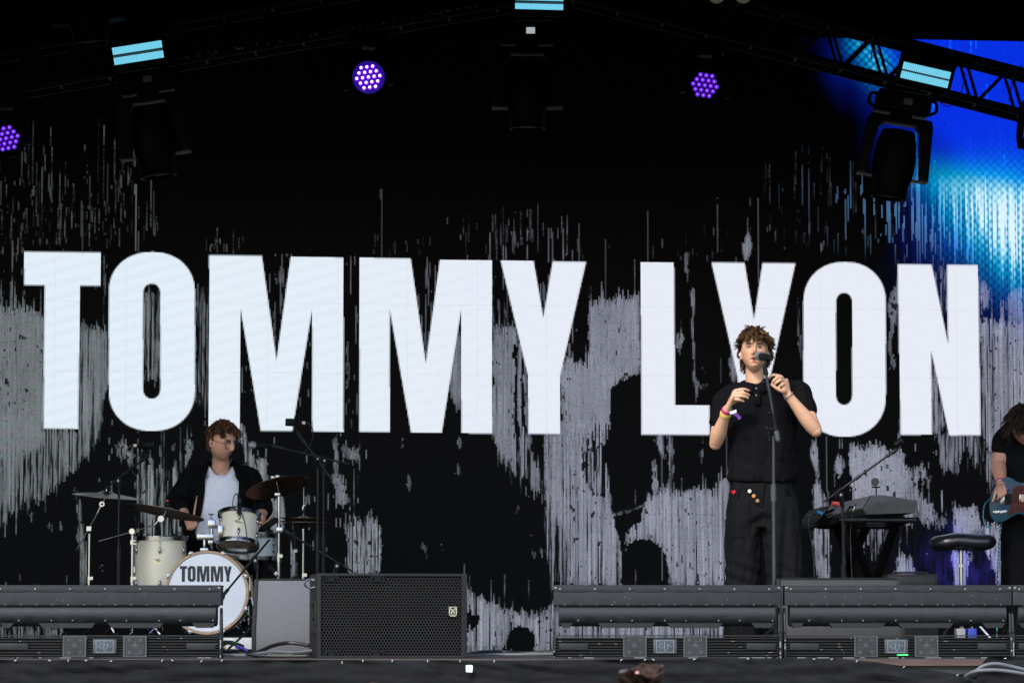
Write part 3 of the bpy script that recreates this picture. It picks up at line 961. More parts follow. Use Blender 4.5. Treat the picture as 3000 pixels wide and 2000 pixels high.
    for a, b in ((-w2, -w2 + 0.075), (-w2 + 0.20, -w2 + 0.50), (-w2 + 0.56, w2 - 0.27), (w2 - 0.125, w2)):
        mb.prism([(a, 0), (b, 0), (b - 0.022, -0.028), (a + 0.022, -0.028)], lambda x, y, d: Vector((x, -0.06 + d, 0.186 + y)), 0.09)
    mb.build("toothed_lip", m_bar_dk, t, local=True, smooth=0)
    mb = MB()
    for i in range(7):
        x = -L + 0.035 + i * (2 * L - 0.06) / 6.2
        mb.ball((x, -0.0885, 0.358), 0.0055, 8, 6)
    for i in range(14):
        x = -w2 + 0.03 + i * (2 * w2 - 0.06) / 13
        mb.ball((x, -0.083, 0.277), 0.0035, 6, 4)
    for i in range(8):
        x = -w2 + 0.1 + i * 0.14 + (0.03 if i % 2 else 0)
        mb.ball((x, -0.072, 0.196), 0.004, 6, 4)
    r_ = random.Random(int(px_left) + 5)
    for i in range(5):
        mb.ball((r_.uniform(-L, L) * .92, -0.0855, r_.uniform(0.29, 0.34)), 0.0024, 6, 4)
    mb.build("rivets", m_bare, t, local=True, kind="stuff")
    mb = MB()
    for i in range(14):
        x = r_.uniform(-L, L) * 0.97
        mb.box((x, -0.0775, 0.016 + 0.0147 * r_.randint(0, 6)), (r_.uniform(0.003, 0.022), 0.002, 0.0022))
    for s in (-1, 1):
        for i in range(3):
            mb.box((s * (L - 0.004), -0.071, r_.uniform(0.01, 0.12)), (0.006, 0.003, r_.uniform(0.008, 0.03)))
        mb.box((s * (L - 0.012), -0.0885, 0.366), (0.012, 0.003, 0.008))
    for i in range(10):
        mb.box((r_.uniform(-L, L) * .95, -0.0862, 0.0035), (r_.uniform(0.01, 0.07), 0.002, 0.0035))
    mb.build("paint_chips", m_bare, t, local=True, smooth=0, kind="stuff")
    return t
light_bar("grey light bar at the far left, in front of the drum kit", -24)
light_bar("grey light bar right of the large speaker, in front of the singer's right leg", 1619)
light_bar("grey light bar in front of the keyboard, second from the right frame edge", 2297)
light_bar("grey light bar cut off by the right frame edge, in front of the guitarist", 2967)

# ------------------------------------------------------------------ loudspeakers
m_cab = M("speaker_textured_paint", (0.011,0.011,0.0115), rough=0.7, var=0.25, scale=30, bump=0.4, bscale=350, spec=0.25)
m_gril = M("speaker_grille_steel", (0.0105,0.0103,0.010), rough=0.55, var=0.3, scale=6, spec=0.2)
m_foam = M("speaker_foam", (0.0015,0.0015,0.0015), rough=0.95, var=0.2, spec=0.05)
m_badge = M("badge_gold", (0.42, 0.38, 0.27), rough=0.45, metal=0.5, var=0.2, scale=60)
YS = 18.52
cL, cR = P(912, 1925, YS), P(1365, 1925, YS)
W_ = cR.x - cL.x - 0.018; H_ = P(1000, 1679, YS).z
sp = thing("speaker_cabinet", "large black loudspeaker with perforated grille and gold M badge at the stage edge", "speaker", ((cL.x + cR.x) / 2 - 0.014, YS + 0.22, 0), rot=(0, 0, R(8.5)))
D_ = 0.44
MB().box((0, 0.02, H_ / 2), (W_, D_ - 0.04, H_)).build("cabinet", m_cab, sp, local=True, bevel=0.012)
fr = MB()
fy = -D_ / 2 + 0.0
fr.ring([(-W_ / 2, 0.0), (W_ / 2, 0.0), (W_ / 2, H_), (-W_ / 2, H_)], [(-W_ / 2 + 0.022, 0.014), (W_ / 2 - 0.028, 0.014), (W_ / 2 - 0.028, H_ - 0.014), (-W_ / 2 + 0.022, H_ - 0.014)], lambda x, y, d: Vector((x, fy + d, y)), 0.035)
fr.build("front_frame", m_cab, sp, local=True, bevel=0.004)
mb = MB()
mb.perf(W_ - 0.035, H_ - 0.018, 0.0165, 0.0068, lambda x, y, d: Vector((x - 0.003, fy + 0.008 + d, H_ / 2 + y)))
mb.build("grille", m_gril, sp, local=True, smooth=0, kind="stuff")
MB().box((0, fy + 0.022, H_ / 2), (W_ - 0.03, 0.006, H_ - 0.02)).build("foam_backing", m_foam, sp, local=True, smooth=0)
for hx in (-W_ / 2 + 0.075, -W_ / 2 + 0.315):
    for hz in (0.022, H_ - 0.03):
        mb = MB()
        mb.ring([(-0.035, -0.014), (0.035, -0.014), (0.035, 0.014), (-0.035, 0.014)], [(-0.029, -0.009), (0.029, -0.009), (0.029, 0.009), (-0.029, 0.009)], lambda x, y, d: Vector((hx + x, fy + 0.001 + d, hz + y)), 0.008)
        mb.box((hx, fy + 0.006, hz), (0.03, 0.004, 0.014))
        mb.build("rigging_slot", m_black, sp, local=True, smooth=0)
bx, bz = W_ / 2 - 0.075, 0.242
bd = MB().box((bx, fy + 0.003, bz), (0.047, 0.008, 0.054)).build("badge", m_black, sp, local=True, bevel=0.002)
mb = MB()
f = lambda x, y, d: Vector((bx + x, fy - 0.003 + d, bz + y))
ribbon(mb, [(-0.02, 0.024), (0.02, 0.024)], 0.004, f, 0.003)
ribbon(mb, [(-0.018, -0.010), (-0.018, 0.020), (0.0, 0.006), (0.018, 0.020), (0.018, -0.010)], 0.006, f, 0.003)
ribbon(mb, [(-0.008, -0.010), (-0.008, 0.003), (0.0, -0.004), (0.008, 0.003), (0.008, -0.010)], 0.005, f, 0.003)
ribbon(mb, [(-0.019, -0.0165), (0.019, -0.0165)], 0.004, f, 0.003)
ribbon(mb, [(-0.013, -0.0225), (0.013, -0.0225)], 0.003, f, 0.003)
mb.build("badge_emblem", m_badge, bd, local=True, smooth=0)
# recessed side handle, side ribs and shackle on the left side
mb = MB()
mb.ring([(-0.16, 0.13), (0.02, 0.13), (0.02, 0.30), (-0.16, 0.30)], [(-0.145, 0.15), (0.005, 0.15), (0.005, 0.28), (-0.145, 0.28)], lambda x, y, d: Vector((-W_ / 2 - 0.008 + d, x, y)), 0.014)
mb.box((-W_ / 2 - 0.004, -0.07, 0.215), (0.008, 0.15, 0.02))
mb.box((-W_ / 2 - 0.003, 0.09, H_ / 2), (0.01, 0.02, H_ * .9))
mb.build("side_handle", m_cab, sp, local=True, bevel=0.002)
mb = MB()
pp = [Vector((-W_ / 2 - 0.004, -0.13, H_ - 0.03)), Vector((-W_ / 2 - 0.045, -0.125, H_ - 0.035)), Vector((-W_ / 2 - 0.055, -0.12, H_ - 0.06)), Vector((-W_ / 2 - 0.03, -0.12, H_ - 0.075)), Vector((-W_ / 2 - 0.002, -0.12, H_ - 0.07))]
mb.tube(pp, 0.005, 8, k=4)
mb.build("shackle", m_chrome, sp, local=True)

m_wedge = M("wedge_grey_texture", (0.085,0.087,0.092), rough=0.75, var=0.2, scale=40, bump=0.7, bscale=260)
def wedge_monitor(label, px0, px1, py_top, Y, mat):
    a = P(px0, 1900, Y); b = P(px1, 1900, Y); zt = P(px0, py_top, Y + 0.17).z
    W = b.x - a.x
    t = thing("wedge_monitor", label, "speaker", ((a.x + b.x) / 2, Y + 0.15, 0))
    prof = [(-0.15, 0.035), (-0.15, 0.145), (0.02, zt), (0.17, zt), (0.25, zt - 0.05), (0.25, 0.0), (-0.12, 0.0)]
    mb = MB()
    mb.prism(prof, lambda x, y, d: Vector((-W / 2 + 0.02 + d, x, y)), W - 0.04)
    mb.build("cabinet", mat, t, local=True, bevel=0.006)
    for s in (-1, 1):
        mb = MB()
        pr = [(-0.158, 0.0), (-0.158, 0.15), (0.016, zt + 0.008), (0.175, zt + 0.008), (0.256, zt - 0.048), (0.256, 0.0)]
        mb.prism(pr, lambda x, y, d: Vector((s * (W / 2 - 0.022) + s * d, x, y)), 0.022)
        mb.build("side_cheek", m_cab, t, local=True, bevel=0.005)
    MB().box((0, 0.095, zt + 0.004), (W - 0.05, 0.14, 0.012)).build("top_grille", m_black, t, local=True, bevel=0.003)
    mb = MB()
    n = int(W / 0.018)
    for i in range(n):
        mb.ball((-W / 2 + 0.04 + i * (W - 0.08) / (n - 1), 0.03, zt + 0.011), 0.004, 6, 4)
    mb.build("grille_dimples", m_gril, t, local=True, kind="stuff")
    return t
wedge_monitor("grey textured wedge monitor standing behind the large speaker, right of the bass drum", 737, 985, 1700, 19.25, m_wedge)
wedge_monitor("dark wedge monitor hidden behind the light bar, just right of the singer", 2283, 2652, 1698, 19.2, M("wedge_dark_texture", (0.02,0.02,0.021), rough=0.7, var=0.2, scale=40, bump=0.6, bscale=260))
# low black amplifier behind the light bar
am = thing("floor_amplifier", "low black amplifier box on the floor right of the keyboard stand", "amplifier", P(2668, 1921, 20.6) * 1.0)
am.location.z = 0; ORG[am.name] = Vector(am.location)
zt = P(2668, 1681, 20.5).z
MB().box((0, 0.0, zt / 2), (0.29, 0.28, zt)).build("case", m_black, am, local=True, bevel=0.006)
MB().box((0, -0.145, zt - 0.05), (0.26, 0.008, 0.07)).build("front_panel", m_blacksat, am, local=True, bevel=0.002)
mb = MB()
mb.tube([Vector((-0.1, 0, zt)), Vector((-0.09, 0, zt + 0.01)), Vector((0.09, 0, zt + 0.01)), Vector((0.1, 0, zt))], 0.006, 8, k=3)
mb.build("handle", m_black, am, local=True)

# ------------------------------------------------------------------ cables
m_cable = M("black_rubber_cable", (0.009,0.009,0.0095), rough=0.5, var=0.2)
m_cableg = M("grey_rubber_cable", (0.10,0.104,0.112), rough=0.5, var=0.15)
def cable(label, pts, r, mat, cat="cable", group=None, k=6, name="cable"):
    o = thing(name, label, cat, tuple(Vector(pts[0])), group=group)
    q = MB(); q.tube([Vector(p) for p in pts], r, 8, k=k)
    q.build("sheath", mat, o)
    return o
cable("thick grey cable arching over the torn skirt, upper of two", [P(2835, 1985, 18.2), P(2850, 1972, 18.12), P(2880, 1950, 18.1), P(2915, 1943, 18.1), P(2960, 1950, 18.1), P(3030, 1968, 18.1), P(3120, 1990, 18.1)], 0.009, m_cableg, group="grey cables over the skirt")
cable("thick grey cable lying over the torn skirt, lower of two", [P(2828, 1980, 18.16), P(2850, 1967, 18.09), P(2880, 1962, 18.07), P(2930, 1962, 18.07), P(3000, 1972, 18.07), P(3120, 1996, 18.07)], 0.009, m_cableg, group="grey cables over the skirt")
cab_spec = [
 ([(640,1905,18.7),(690,1912,18.75),(745,1912,18.8),(800,1890,18.9),(850,1882,18.95),(905,1890,18.9)], 0.010, m_cable, "black cable looping up in front of the wedge monitor"),
 ([(640,1916,18.6),(720,1918,18.62),(800,1908,18.7),(860,1910,18.72),(915,1905,18.75)], 0.009, m_cableg, "grey cable lying flat in front of the wedge monitor"),
 ([(640,1898,18.8),(670,1880,18.85),(700,1890,18.85),(725,1908,18.8),(760,1916,18.7),(860,1919,18.65)], 0.010, m_cable, "black cable coil end beside the left light bar"),
 ([(640,1910,18.65),(680,1904,18.7),(720,1914,18.62),(790,1920,18.55),(900,1920,18.5)], 0.008, m_cable, "thin black cable nearest the stage edge, left of the large speaker"),
 ([(1360,1918,18.9),(1400,1910,19.2),(1470,1908,19.4),(1540,1912,19.3),(1630,1907,19.3)], 0.010, m_cable, "black cable on the deck between the large speaker and the light bar"),
 ([(1360,1921,18.7),(1430,1916,18.9),(1520,1916,18.9),(1625,1914,18.8)], 0.008, m_cableg, "grey cable on the deck right of the large speaker"),
]
for pts, r, mt, lb in cab_spec:
    ww = []
    for (x, y, Y) in pts:
        p = P(x, y, Y); p.z = max(p.z, r + 0.001); ww.append(p)
    cable(lb, ww, r, mt)
o = thing("cable_connector", "black plug with green tape band lying behind the left light bar", "connector", P(680, 1885, 18.95))
MB().tube([P(655, 1880, 18.95), P(672, 1881, 18.95)], 0.011, 10).build("plug", m_black, o)
MB().tube([P(672, 1881, 18.95), P(700, 1888, 18.95)], 0.0125, 10).build("tape_band", M("green_tape", (0.05, 0.25, 0.08), rough=0.4), o)
MB().tube([P(700, 1888, 18.95), P(714, 1894, 18.95)], 0.011, 10).build("boot", m_black, o)
o = thing("cable_connector", "cable end with violet sleeve lying behind the left light bar", "connector", P(705, 1899, 18.8))
MB().tube([P(690, 1893, 18.8), P(712, 1898, 18.8), P(726, 1908, 18.8)], 0.009, 8, k=3).build("sleeve", M("violet_sleeve", (0.10, 0.05, 0.35), rough=0.45), o)
o = thing("cable_connector", "tiny yellow cable end cap beside the left light bar", "connector", P(655, 1897, 18.75))
MB().tube([P(652, 1897, 18.75), P(658, 1897, 18.75)], 0.007, 8, rnd=True).build("cap", M("yellow_cap", (0.7, 0.42, 0.03), rough=0.4), o)
o = thing("marker_strip", "short fluorescent green strip on the deck edge below the light bar", "marker", P(2643, 1916, 18.42))
MB().bar(P(2628, 1917.5, 18.3), P(2660, 1916.5, 18.3), 0.012, 0.007).build("strip", M("fluo_green", (0.08, 0.75, 0.2), rough=0.5), o)
# ------------------------------------------------------------------ drum kit
m_shell = M("cream_lacquer", (0.70,0.645,0.52), rough=0.22, var=0.05, scale=3, coat=0.6)
m_head = M("white_drum_head", (0.74, 0.745, 0.78), rough=0.45, var=0.03, scale=6)
m_headb = M("resonant_head_film", (0.13, 0.10, 0.075), rough=0.25, var=0.15, scale=8, coat=0.3)
m_wood = M("maple_hoop", (0.42, 0.27, 0.16), rough=0.4, var=0.2, scale=30, stretch=(1, 1, 4))
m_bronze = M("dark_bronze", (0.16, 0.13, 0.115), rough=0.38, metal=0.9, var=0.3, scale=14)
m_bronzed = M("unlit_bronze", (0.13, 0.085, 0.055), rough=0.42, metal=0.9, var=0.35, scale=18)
m_print = M("head_print_black", (0.02, 0.022, 0.025), rough=0.6, var=0.1)
m_snare = M("white_wrap", (0.62, 0.63, 0.66), rough=0.3, var=0.05)
m_gold = M("badge_plate_gold", (0.55, 0.47, 0.28), rough=0.35, metal=0.6, var=0.25, scale=90)
m_rub = M("black_rubber", (0.015, 0.015, 0.015), rough=0.7, var=0.2)

RZ = 0.122
rug_w = M("riser_white_edge", (0.62, 0.61, 0.58), rough=0.7, var=0.2, scale=25, bump=0.2, bscale=80)
rs = thing("drum_riser", "low drum riser with scuffed white front edge under the drum kit", "riser", (P(560, 1890, 22.2).x, 23.2, 0))
xl, xr = P(60, 1890, 22.2).x, P(1090, 1890, 22.2).x
MB().box(((xl + xr) / 2, 23.2, RZ / 2 + 0.011), (xr - xl, 2.0, RZ - 0.050)).build("front_edge", rug_w, rs, bevel=0.004)
MB().box(((xl + xr) / 2, 23.2, RZ - 0.004), (xr - xl - 0.02, 1.97, 0.008)).build("carpet", m_blackcloth, rs, smooth=0)
MB().box(((xl + xr) / 2, 23.22, 0.018), (xr - xl - 0.05, 1.9, 0.036)).build("plinth", m_black, rs, smooth=0)

def lug(mb, p, out, up, L=0.022, w=0.009):
    x, y = frame_from(up, out)
    mb.loft([(p - up * L, w * .45, w * .35), (p - up * L * .55, w * .95, w * .9), (p, w, w), (p + up * L * .55, w * .8, w * .8), (p + up * L, w * .35, w * .3)], n=10, xhint=out)

def drum(name, label, c_top, axis, r, h, n_lug, shell_mat, head_top, head_bot, badge_at=None, lug_off=0.0, hoop_r=0.012):
    """axis points from bottom to top"""
    ax = Vector(axis).normalized(); c = Vector(c_top)
    t = thing(name, label, "drum", tuple(c - ax * h))
    b = c - ax * h
    MB().lathe([(r - .006, 0.0), (r, 0.003), (r, h - 0.003), (r - .006, h)], b, ax, 40).build("shell", shell_mat, t, smooth=40)
    for nm, o_, hm, sg in (("batter_head", c, head_top, 1), ("resonant_head", b, head_bot, -1)):
        MB().lathe([(r + .002, 0.0), (r + .002, .004), (r - .004, .006), (0.002, .006)], o_, ax * sg, 40).build(nm, hm, t, smooth=30)
    x, y = frame_from(ax, Vector((1, 0, 0)))
    for o_, sg in ((c, 1), (b, -1)):
        mb = MB()
        R0 = r + 0.006
        mb.lathe([(R0, -0.012), (R0 + .007, -0.012), (R0 + .007, -0.002), (R0 + .003, 0.0), (R0 + .003, 0.010), (R0 + .007, 0.012), (R0 + .006, 0.016), (R0 - .003, 0.016), (R0 - .003, -0.012)], o_, ax * sg, 40)
        hp = mb.build("rim_hoop", m_chrome, t, smooth=30)
    for k in range(n_lug):
        a = 6.28318 * (k + lug_off) / n_lug
        out = x * math.cos(a) + y * math.sin(a)
        e = 0.075 if h > 0.2 else 0.05
        for hh, sg in ((h - e, 1), (e, -1)):
            mb = MB()
            lug(mb, b + ax * hh + out * (r + 0.008), out, ax, 0.022 if h > 0.2 else 0.018)
            end = h + 0.012 if sg > 0 else -0.012
            mb.cyl(b + ax * hh + out * (r + 0.012), b + ax * end + out * (r + 0.012), 0.0028, n=6)
            mb.ball(b + ax * end + out * (r + 0.012), 0.0055, 8, 5)
            mb.build("tension_lug", m_chrome, t, smooth=50)
    if badge_at is not None:
        a, hh = badge_at
        out = x * math.cos(a) + y * math.sin(a)
        tn = ax.cross(out)
        mb = MB()
        pl = [(0.026 * math.copysign(abs(math.cos(i * .3927)) ** .6, math.cos(i * .3927)), 0.015 * math.copysign(abs(math.sin(i * .3927)) ** .8, math.sin(i * .3927))) for i in range(16)]
        mb.prism(pl, lambda u, v, d: b + ax * (hh + v) + tn * u + out * (math.sqrt(max(r * r - u * u, 0)) + 0.0015 - d), 0.004)
        bd = mb.build("badge", m_gold, t, smooth=0)
        mb = MB()
        for vv, ww in ((0.003, .014), (-0.005, .016), (0.009, .012)):
            mb.prism([(-ww, vv - .001), (ww, vv - .001), (ww, vv + .001), (-ww, vv + .001)], lambda u, v, d: b + ax * (hh + v) + tn * u + out * (math.sqrt(max(r * r - u * u, 0)) + 0.0022 - d), 0.001)
        mb.build("badge_print", m_print, bd, smooth=0)
    return t

# bass drum, axis towards the camera
YB = 22.36
BR = 0.5 * 245 / S(YB)
bc = P(606.5, 1735, YB)
bd_t = thing("bass_drum", "cream bass drum with white front head lettered TOMMY and maple hoop", "drum", (bc.x, YB + 0.2, RZ))
ax = Vector((0, -1, 0))
MB().lathe([(BR - .028, 0.0), (BR - .022, 0.003), (BR - .022, 0.38), (BR - .028, 0.383)], bc + Vector((0, 0.40, 0)), ax, 56).build("shell", m_shell, bd_t, smooth=40)
for yy in (0.0, 0.40):
    MB().lathe([(BR - .016, -0.024), (BR, -0.022), (BR, 0.012), (BR - .002, 0.014), (BR - .014, 0.014), (BR - .016, 0.010), (BR - .016, -0.024)], bc + Vector((0, yy, 0)), ax, 72).build("hoop", m_wood, bd_t, smooth=40)
MB().lathe([(BR - .017, -0.012), (BR - .017, 0.0), (BR - .022, 0.003), (0.001, 0.003)], bc, ax, 72).build("front_head", m_head, bd_t, smooth=30)
mb = MB()
x0, x1, y0, y1 = 71, 1717, 739, 1265
def lett(u, v, d):
    px = 527 + (u - x0) / (x1 - x0) * (679 - 527); py = 1657 + (v - y0) / (y1 - y0) * (1704 - 1657)
    p = P(px, py, YB - 0.0045)
    return Vector((p.x, YB - 0.0040 - d, p.z))
def flat(l, dx=0, sl=0.0128):
    return [(x, y - (x - 71) * sl) for x, y in l]
for k in ("T", "M1", "M2", "Y1"):
    mb.prism(flat(LETTERS[k]), lett, 0.0012)
mb.ring(flat(OUT1), flat(IN1), lett, 0.0012)
mb.build("lettering", m_print, bd_t, smooth=0)
for k in range(8):
    a = R(22.5 + 45 * k)
    out = Vector((math.cos(a), 0, math.sin(a)))
    mb = MB()
    tn = Vector((-math.sin(a), 0, math.cos(a)))
    rot = Matrix((tn, Vector((0, 1, 0)), out)).transposed()
    mb.box(bc + out * (BR + 0.002) + Vector((0, -0.004, 0)), (0.03, 0.034, 0.014), rot)
    mb.cyl(bc + out * (BR + 0.012) + Vector((0, -0.026, 0)), bc + out * (BR + 0.006) + Vector((0, 0.09, 0)), 0.005, n=8)
    lug(mb, bc + out * (BR - 0.004) + Vector((0, 0.10, 0)), out, Vector((0, 1, 0)))
    mb.build("hoop_claw", m_chrome, bd_t, bevel=0.002, smooth=40)
for s in (-1, 1):
    MB().tube([bc + Vector((s * BR * .8, 0.12, -0.1)), Vector((bc.x + s * (BR + 0.10), YB + 0.02, RZ + 0.012))], 0.007, 8).build("spur", m_chrome, bd_t)
# tom post on the bass drum
tp = MB()
b0 = P(599, 1612, YB + .17); 
tp.tube([b0, P(599, 1578, YB + .17)], 0.011, 12)
tp.box(P(599, 1610, YB + .17), (0.05, 0.05, 0.022))
tp.bar(P(577, 1572, YB + .17), P(626, 1572, YB + .17), 0.03, 0.034)
tp.tube([P(621, 1608, YB + .19), P(619, 1520, YB + .19)], 0.0115, 12)
tp.box(P(620, 1535, YB + .19), (0.045, 0.045, 0.05))
tp.box(P(617, 1588, YB + .19), (0.03, 0.03, 0.03))
tp.tube([P(619, 1520, YB + .19), P(619, 1510, YB + .19)], 0.007, 8)
tp.lathe([(0.004, 0), (0.02, 0.006), (0.023, 0.010), (0.004, 0.011)], P(619, 1509, YB + .19), Vector((0, 0, 1)), 20)
tp.tube([P(622, 1537, YB + .19), P(648, 1552, YB + .16)], 0.010, 10)
tp.build("tom_post", m_chrome, bd_t, bevel=0.003, smooth=40)

drum("floor_tom", "tall cream floor tom standing left of the bass drum", P(470, 1577, 22.75), (0.0, -0.02, 1), 0.5 * 152 / S(22.75), 0.36, 6, m_shell, m_head, m_headb, (-math.pi / 2 - 0.0, 0.215), 0.58)
ft = bpy.data.objects["floor_tom"]
for k in range(3):
    a = [R(205), R(-25), R(90)][k]
    c = P(470, 1577, 22.75)
    o_ = Vector((math.cos(a), math.sin(a), 0)) * 0.185
    mb = MB()
    mb.tube([Vector((c.x + o_.x, c.y + o_.y, c.z - 0.1)), Vector((c.x + o_.x, c.y + o_.y, RZ + 0.02)), Vector((c.x + o_.x * 1.1, c.y + o_.y * 1.1, RZ + 0.006))], 0.005, 8)
    mb.box(Vector((c.x + o_.x * .97, c.y + o_.y * .97, c.z - 0.2)), (0.025, 0.025, 0.04))
    mb.build("leg", m_chrome, ft)
tom_ax = Vector((0.03, 0.30, 0.95))
c_bot = P(696, 1597, 22.5)
drum("rack_tom", "small cream rack tom tilted above the bass drum", c_bot + tom_ax.normalized() * 0.20, tom_ax, 0.5 * 116 / S(22.5), 0.195, 6, m_shell, m_head, m_headb, (-math.pi / 2 + 0.05, 0.118), 0.59)
rt = bpy.data.objects["rack_tom"]
mb = MB()
q = c_bot - tom_ax.normalized() * 0.0085
xx, yy = frame_from(-tom_ax, Vector((1, 0, 0)))
mb.prism([(-0.03, -0.012), (0.03, -0.018), (0.032, 0.006), (0.012, 0.003), (0.010, 0.012), (-0.004, 0.014), (-0.006, 0.004), (-0.032, 0.008)], lambda u, v, d: q + xx * (u * .9) + yy * (v + 0.0) - tom_ax.normalized() * d * -1 , -0.0008)
mb.build("head_print", m_print, rt, smooth=0)
MB().box(P(646, 1556, 22.42), (0.03, 0.03, 0.075)).build("mount_bracket", m_chrome, rt, bevel=0.006)
drum("snare_drum", "white snare drum half hidden behind the rack tom", P(737, 1566, 22.88), (0.02, -0.05, 1), 0.5 * 150 / S(22.88), 0.142, 8, m_snare, m_head, m_headb, None, 0.31)
sn = bpy.data.objects["snare_drum"]
c = P(737, 1630, 22.88)
mb = MB()
for k in range(3):
    a = R(90 + 120 * k)
    o_ = Vector((math.cos(a), math.sin(a), 0))
    mb.tube([Vector((c.x, c.y, c.z - 0.16)), Vector((c.x, c.y, c.z - .07)) + o_ * 0.10, Vector((c.x, c.y, c.z - 0.005)) + o_ * 0.175], 0.006, 8)
    mb.tube([Vector((c.x, c.y, c.z - 0.30)), Vector((c.x, c.y, RZ + 0.008)) + o_ * 0.22], 0.007, 8)
mb.tube([Vector((c.x, c.y, c.z - 0.12)), Vector((c.x, c.y, RZ + 0.06))], 0.011, 10)
mb.build("stand", m_chrome, sn)

def cymbal(name_parent, c, axis, r, mat, bell=0.06, under=None):
    prof = [(0.006, 0.022), (bell * .35, 0.020), (bell * .7, 0.012), (bell, 0.003), (bell * 1.3, 0.0)]
    for i in range(1, 6):
        t = i / 5
        prof.append((bell * 1.3 + (r - bell * 1.3) * t, -0.018 * t ** 1.5))
    prof2 = [(a, b - 0.0022) for a, b in reversed(prof)]
    mb = MB().lathe(prof + prof2, c, axis, 56)
    return mb.build("cymbal", mat, name_parent, smooth=60)

def tripod(mb, x, y, z0, h=0.28, r=0.2, rad=0.007):
    for k in range(3):
        a = R(100 + 120 * k)
        o_ = Vector((math.cos(a) * r, math.sin(a) * r, 0))
        mb.tube([Vector((x, y, z0 + h)), Vector((x, y, z0 + 0.02)) + o_ * .92, Vector((x, y, z0 + rad)) + o_], rad, 6)

def stand_base(p_top, r0=0.0125, mat=m_chrome, z0=RZ):
    """vertical stand tube from floor to p_top with sleeves and tripod"""
    mb = MB()
    H = p_top.z - z0
    mb.tube([Vector((p_top.x, p_top.y, z0 + 0.05)), Vector((p_top.x, p_top.y, z0 + H * .55))], r0, 12)
    mb.tube([Vector((p_top.x, p_top.y, z0 + H * .5)), p_top], r0 * .8, 12)
    mb.tube([Vector((p_top.x, p_top.y, z0 + H * .52)), Vector((p_top.x, p_top.y, z0 + H * .58))], r0 * 1.35, 12)
    mb.box(Vector((p_top.x + 0.012, p_top.y - .01, z0 + H * .56)), (0.03, 0.018, 0.02))
    tripod(mb, p_top.x, p_top.y, z0)
    return mb

# far left cymbal on a straight boom
Yc = 22.95
t = thing("cymbal_stand", "thin crash cymbal on a slanted chrome boom at the far left of the kit", "cymbal", (P(262, 1600, Yc).x, Yc, RZ))
stand_base(P(262, 1562, Yc)).build("stand_tube", m_chrome, t)
mb = MB()
mb.tube([P(224, 1611, Yc - .02), P(261, 1548, Yc - .02), P(297, 1482, Yc - .02)], 0.0045, 8)
mb.tube([P(285, 1503, Yc - .02), P(299, 1476, Yc - .02)], [0.006, 0.010], 10)
mb.lathe([(0.017, -0.012), (0.017, 0.012)], P(299, 1476, Yc - .03), Vector((0, 1, 0)), 20)
mb.tube([P(301, 1476, Yc - .02), P(310, 1452, Yc - .02), P(313, 1432, Yc - .02)], 0.005, 8)
mb.box(P(261, 1548, Yc - .01), (0.03, 0.035, 0.03))
mb.build("boom", m_chrome, t, smooth=40)
MB().lathe([(0.002, 0), (0.007, .0), (0.007, .013), (0.002, .013)], P(299, 1476, Yc - .0425), Vector((0, -1, 0)), 12).build("tilter_bolt", m_black, t)
cymbal(t, P(313, 1446, Yc), Vector((0.09, -0.07, 1)), 0.5 * 202 / S(Yc), m_bronze)
MB().lathe([(0.018, 0), (0.020, 0.03), (0.010, 0.042)], P(313, 1440, Yc), Vector((0.06, 0, 1)), 14).build("felt_and_nut", m_black, t)
# ride left of the drummer
Yr = 22.5
t = thing("cymbal_stand", "large dark ride cymbal on a chrome boom above the floor tom", "cymbal", (P(388, 1600, Yr).x, Yr, RZ))
stand_base(P(388, 1562, Yr), 0.013).build("stand_tube", m_chrome, t)
mb = MB()
mb.tube([P(290, 1584, Yr), P(389, 1556, Yr - .02), P(455, 1537, Yr)], 0.0055, 8)
mb.tube([P(452, 1538, Yr), P(470, 1519, Yr)], [0.008, 0.015], 10)
mb.lathe([(0.020, -0.016), (0.022, 0), (0.020, 0.016)], P(472, 1519, Yr - .01), Vector((0, 1, 0)), 20)
mb.tube([P(474, 1520, Yr), P(484, 1504, Yr), P(489, 1480, Yr)], 0.006, 8)
mb.lathe([(0.018, -0.02), (0.022, -.012), (0.022, 0.012), (0.018, 0.02)], P(389, 1556, Yr - .02), Vector((0.2, 1, 0)), 20)
mb.box(P(391, 1588, Yr), (0.036, 0.036, 0.026))
mb.tube([P(391, 1588, Yr - .02), P(408, 1585, Yr - .02)], 0.006, 8)
mb.build("boom", m_chrome, t, smooth=40)
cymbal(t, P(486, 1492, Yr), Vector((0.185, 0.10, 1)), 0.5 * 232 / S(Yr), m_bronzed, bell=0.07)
MB().lathe([(0.018, 0), (0.020, 0.03), (0.012, 0.038)], P(489, 1486, Yr), Vector((0.17, 0.09, 1)), 14).build("felt", m_black, t)
MB().lathe([(0.008, 0), (0.008, 0.014)], P(490, 1470, Yr), Vector((0.17, 0.09, 1)), 10).build("red_nut", M("red_plastic", (0.6, 0.02, 0.02), rough=0.35), t)
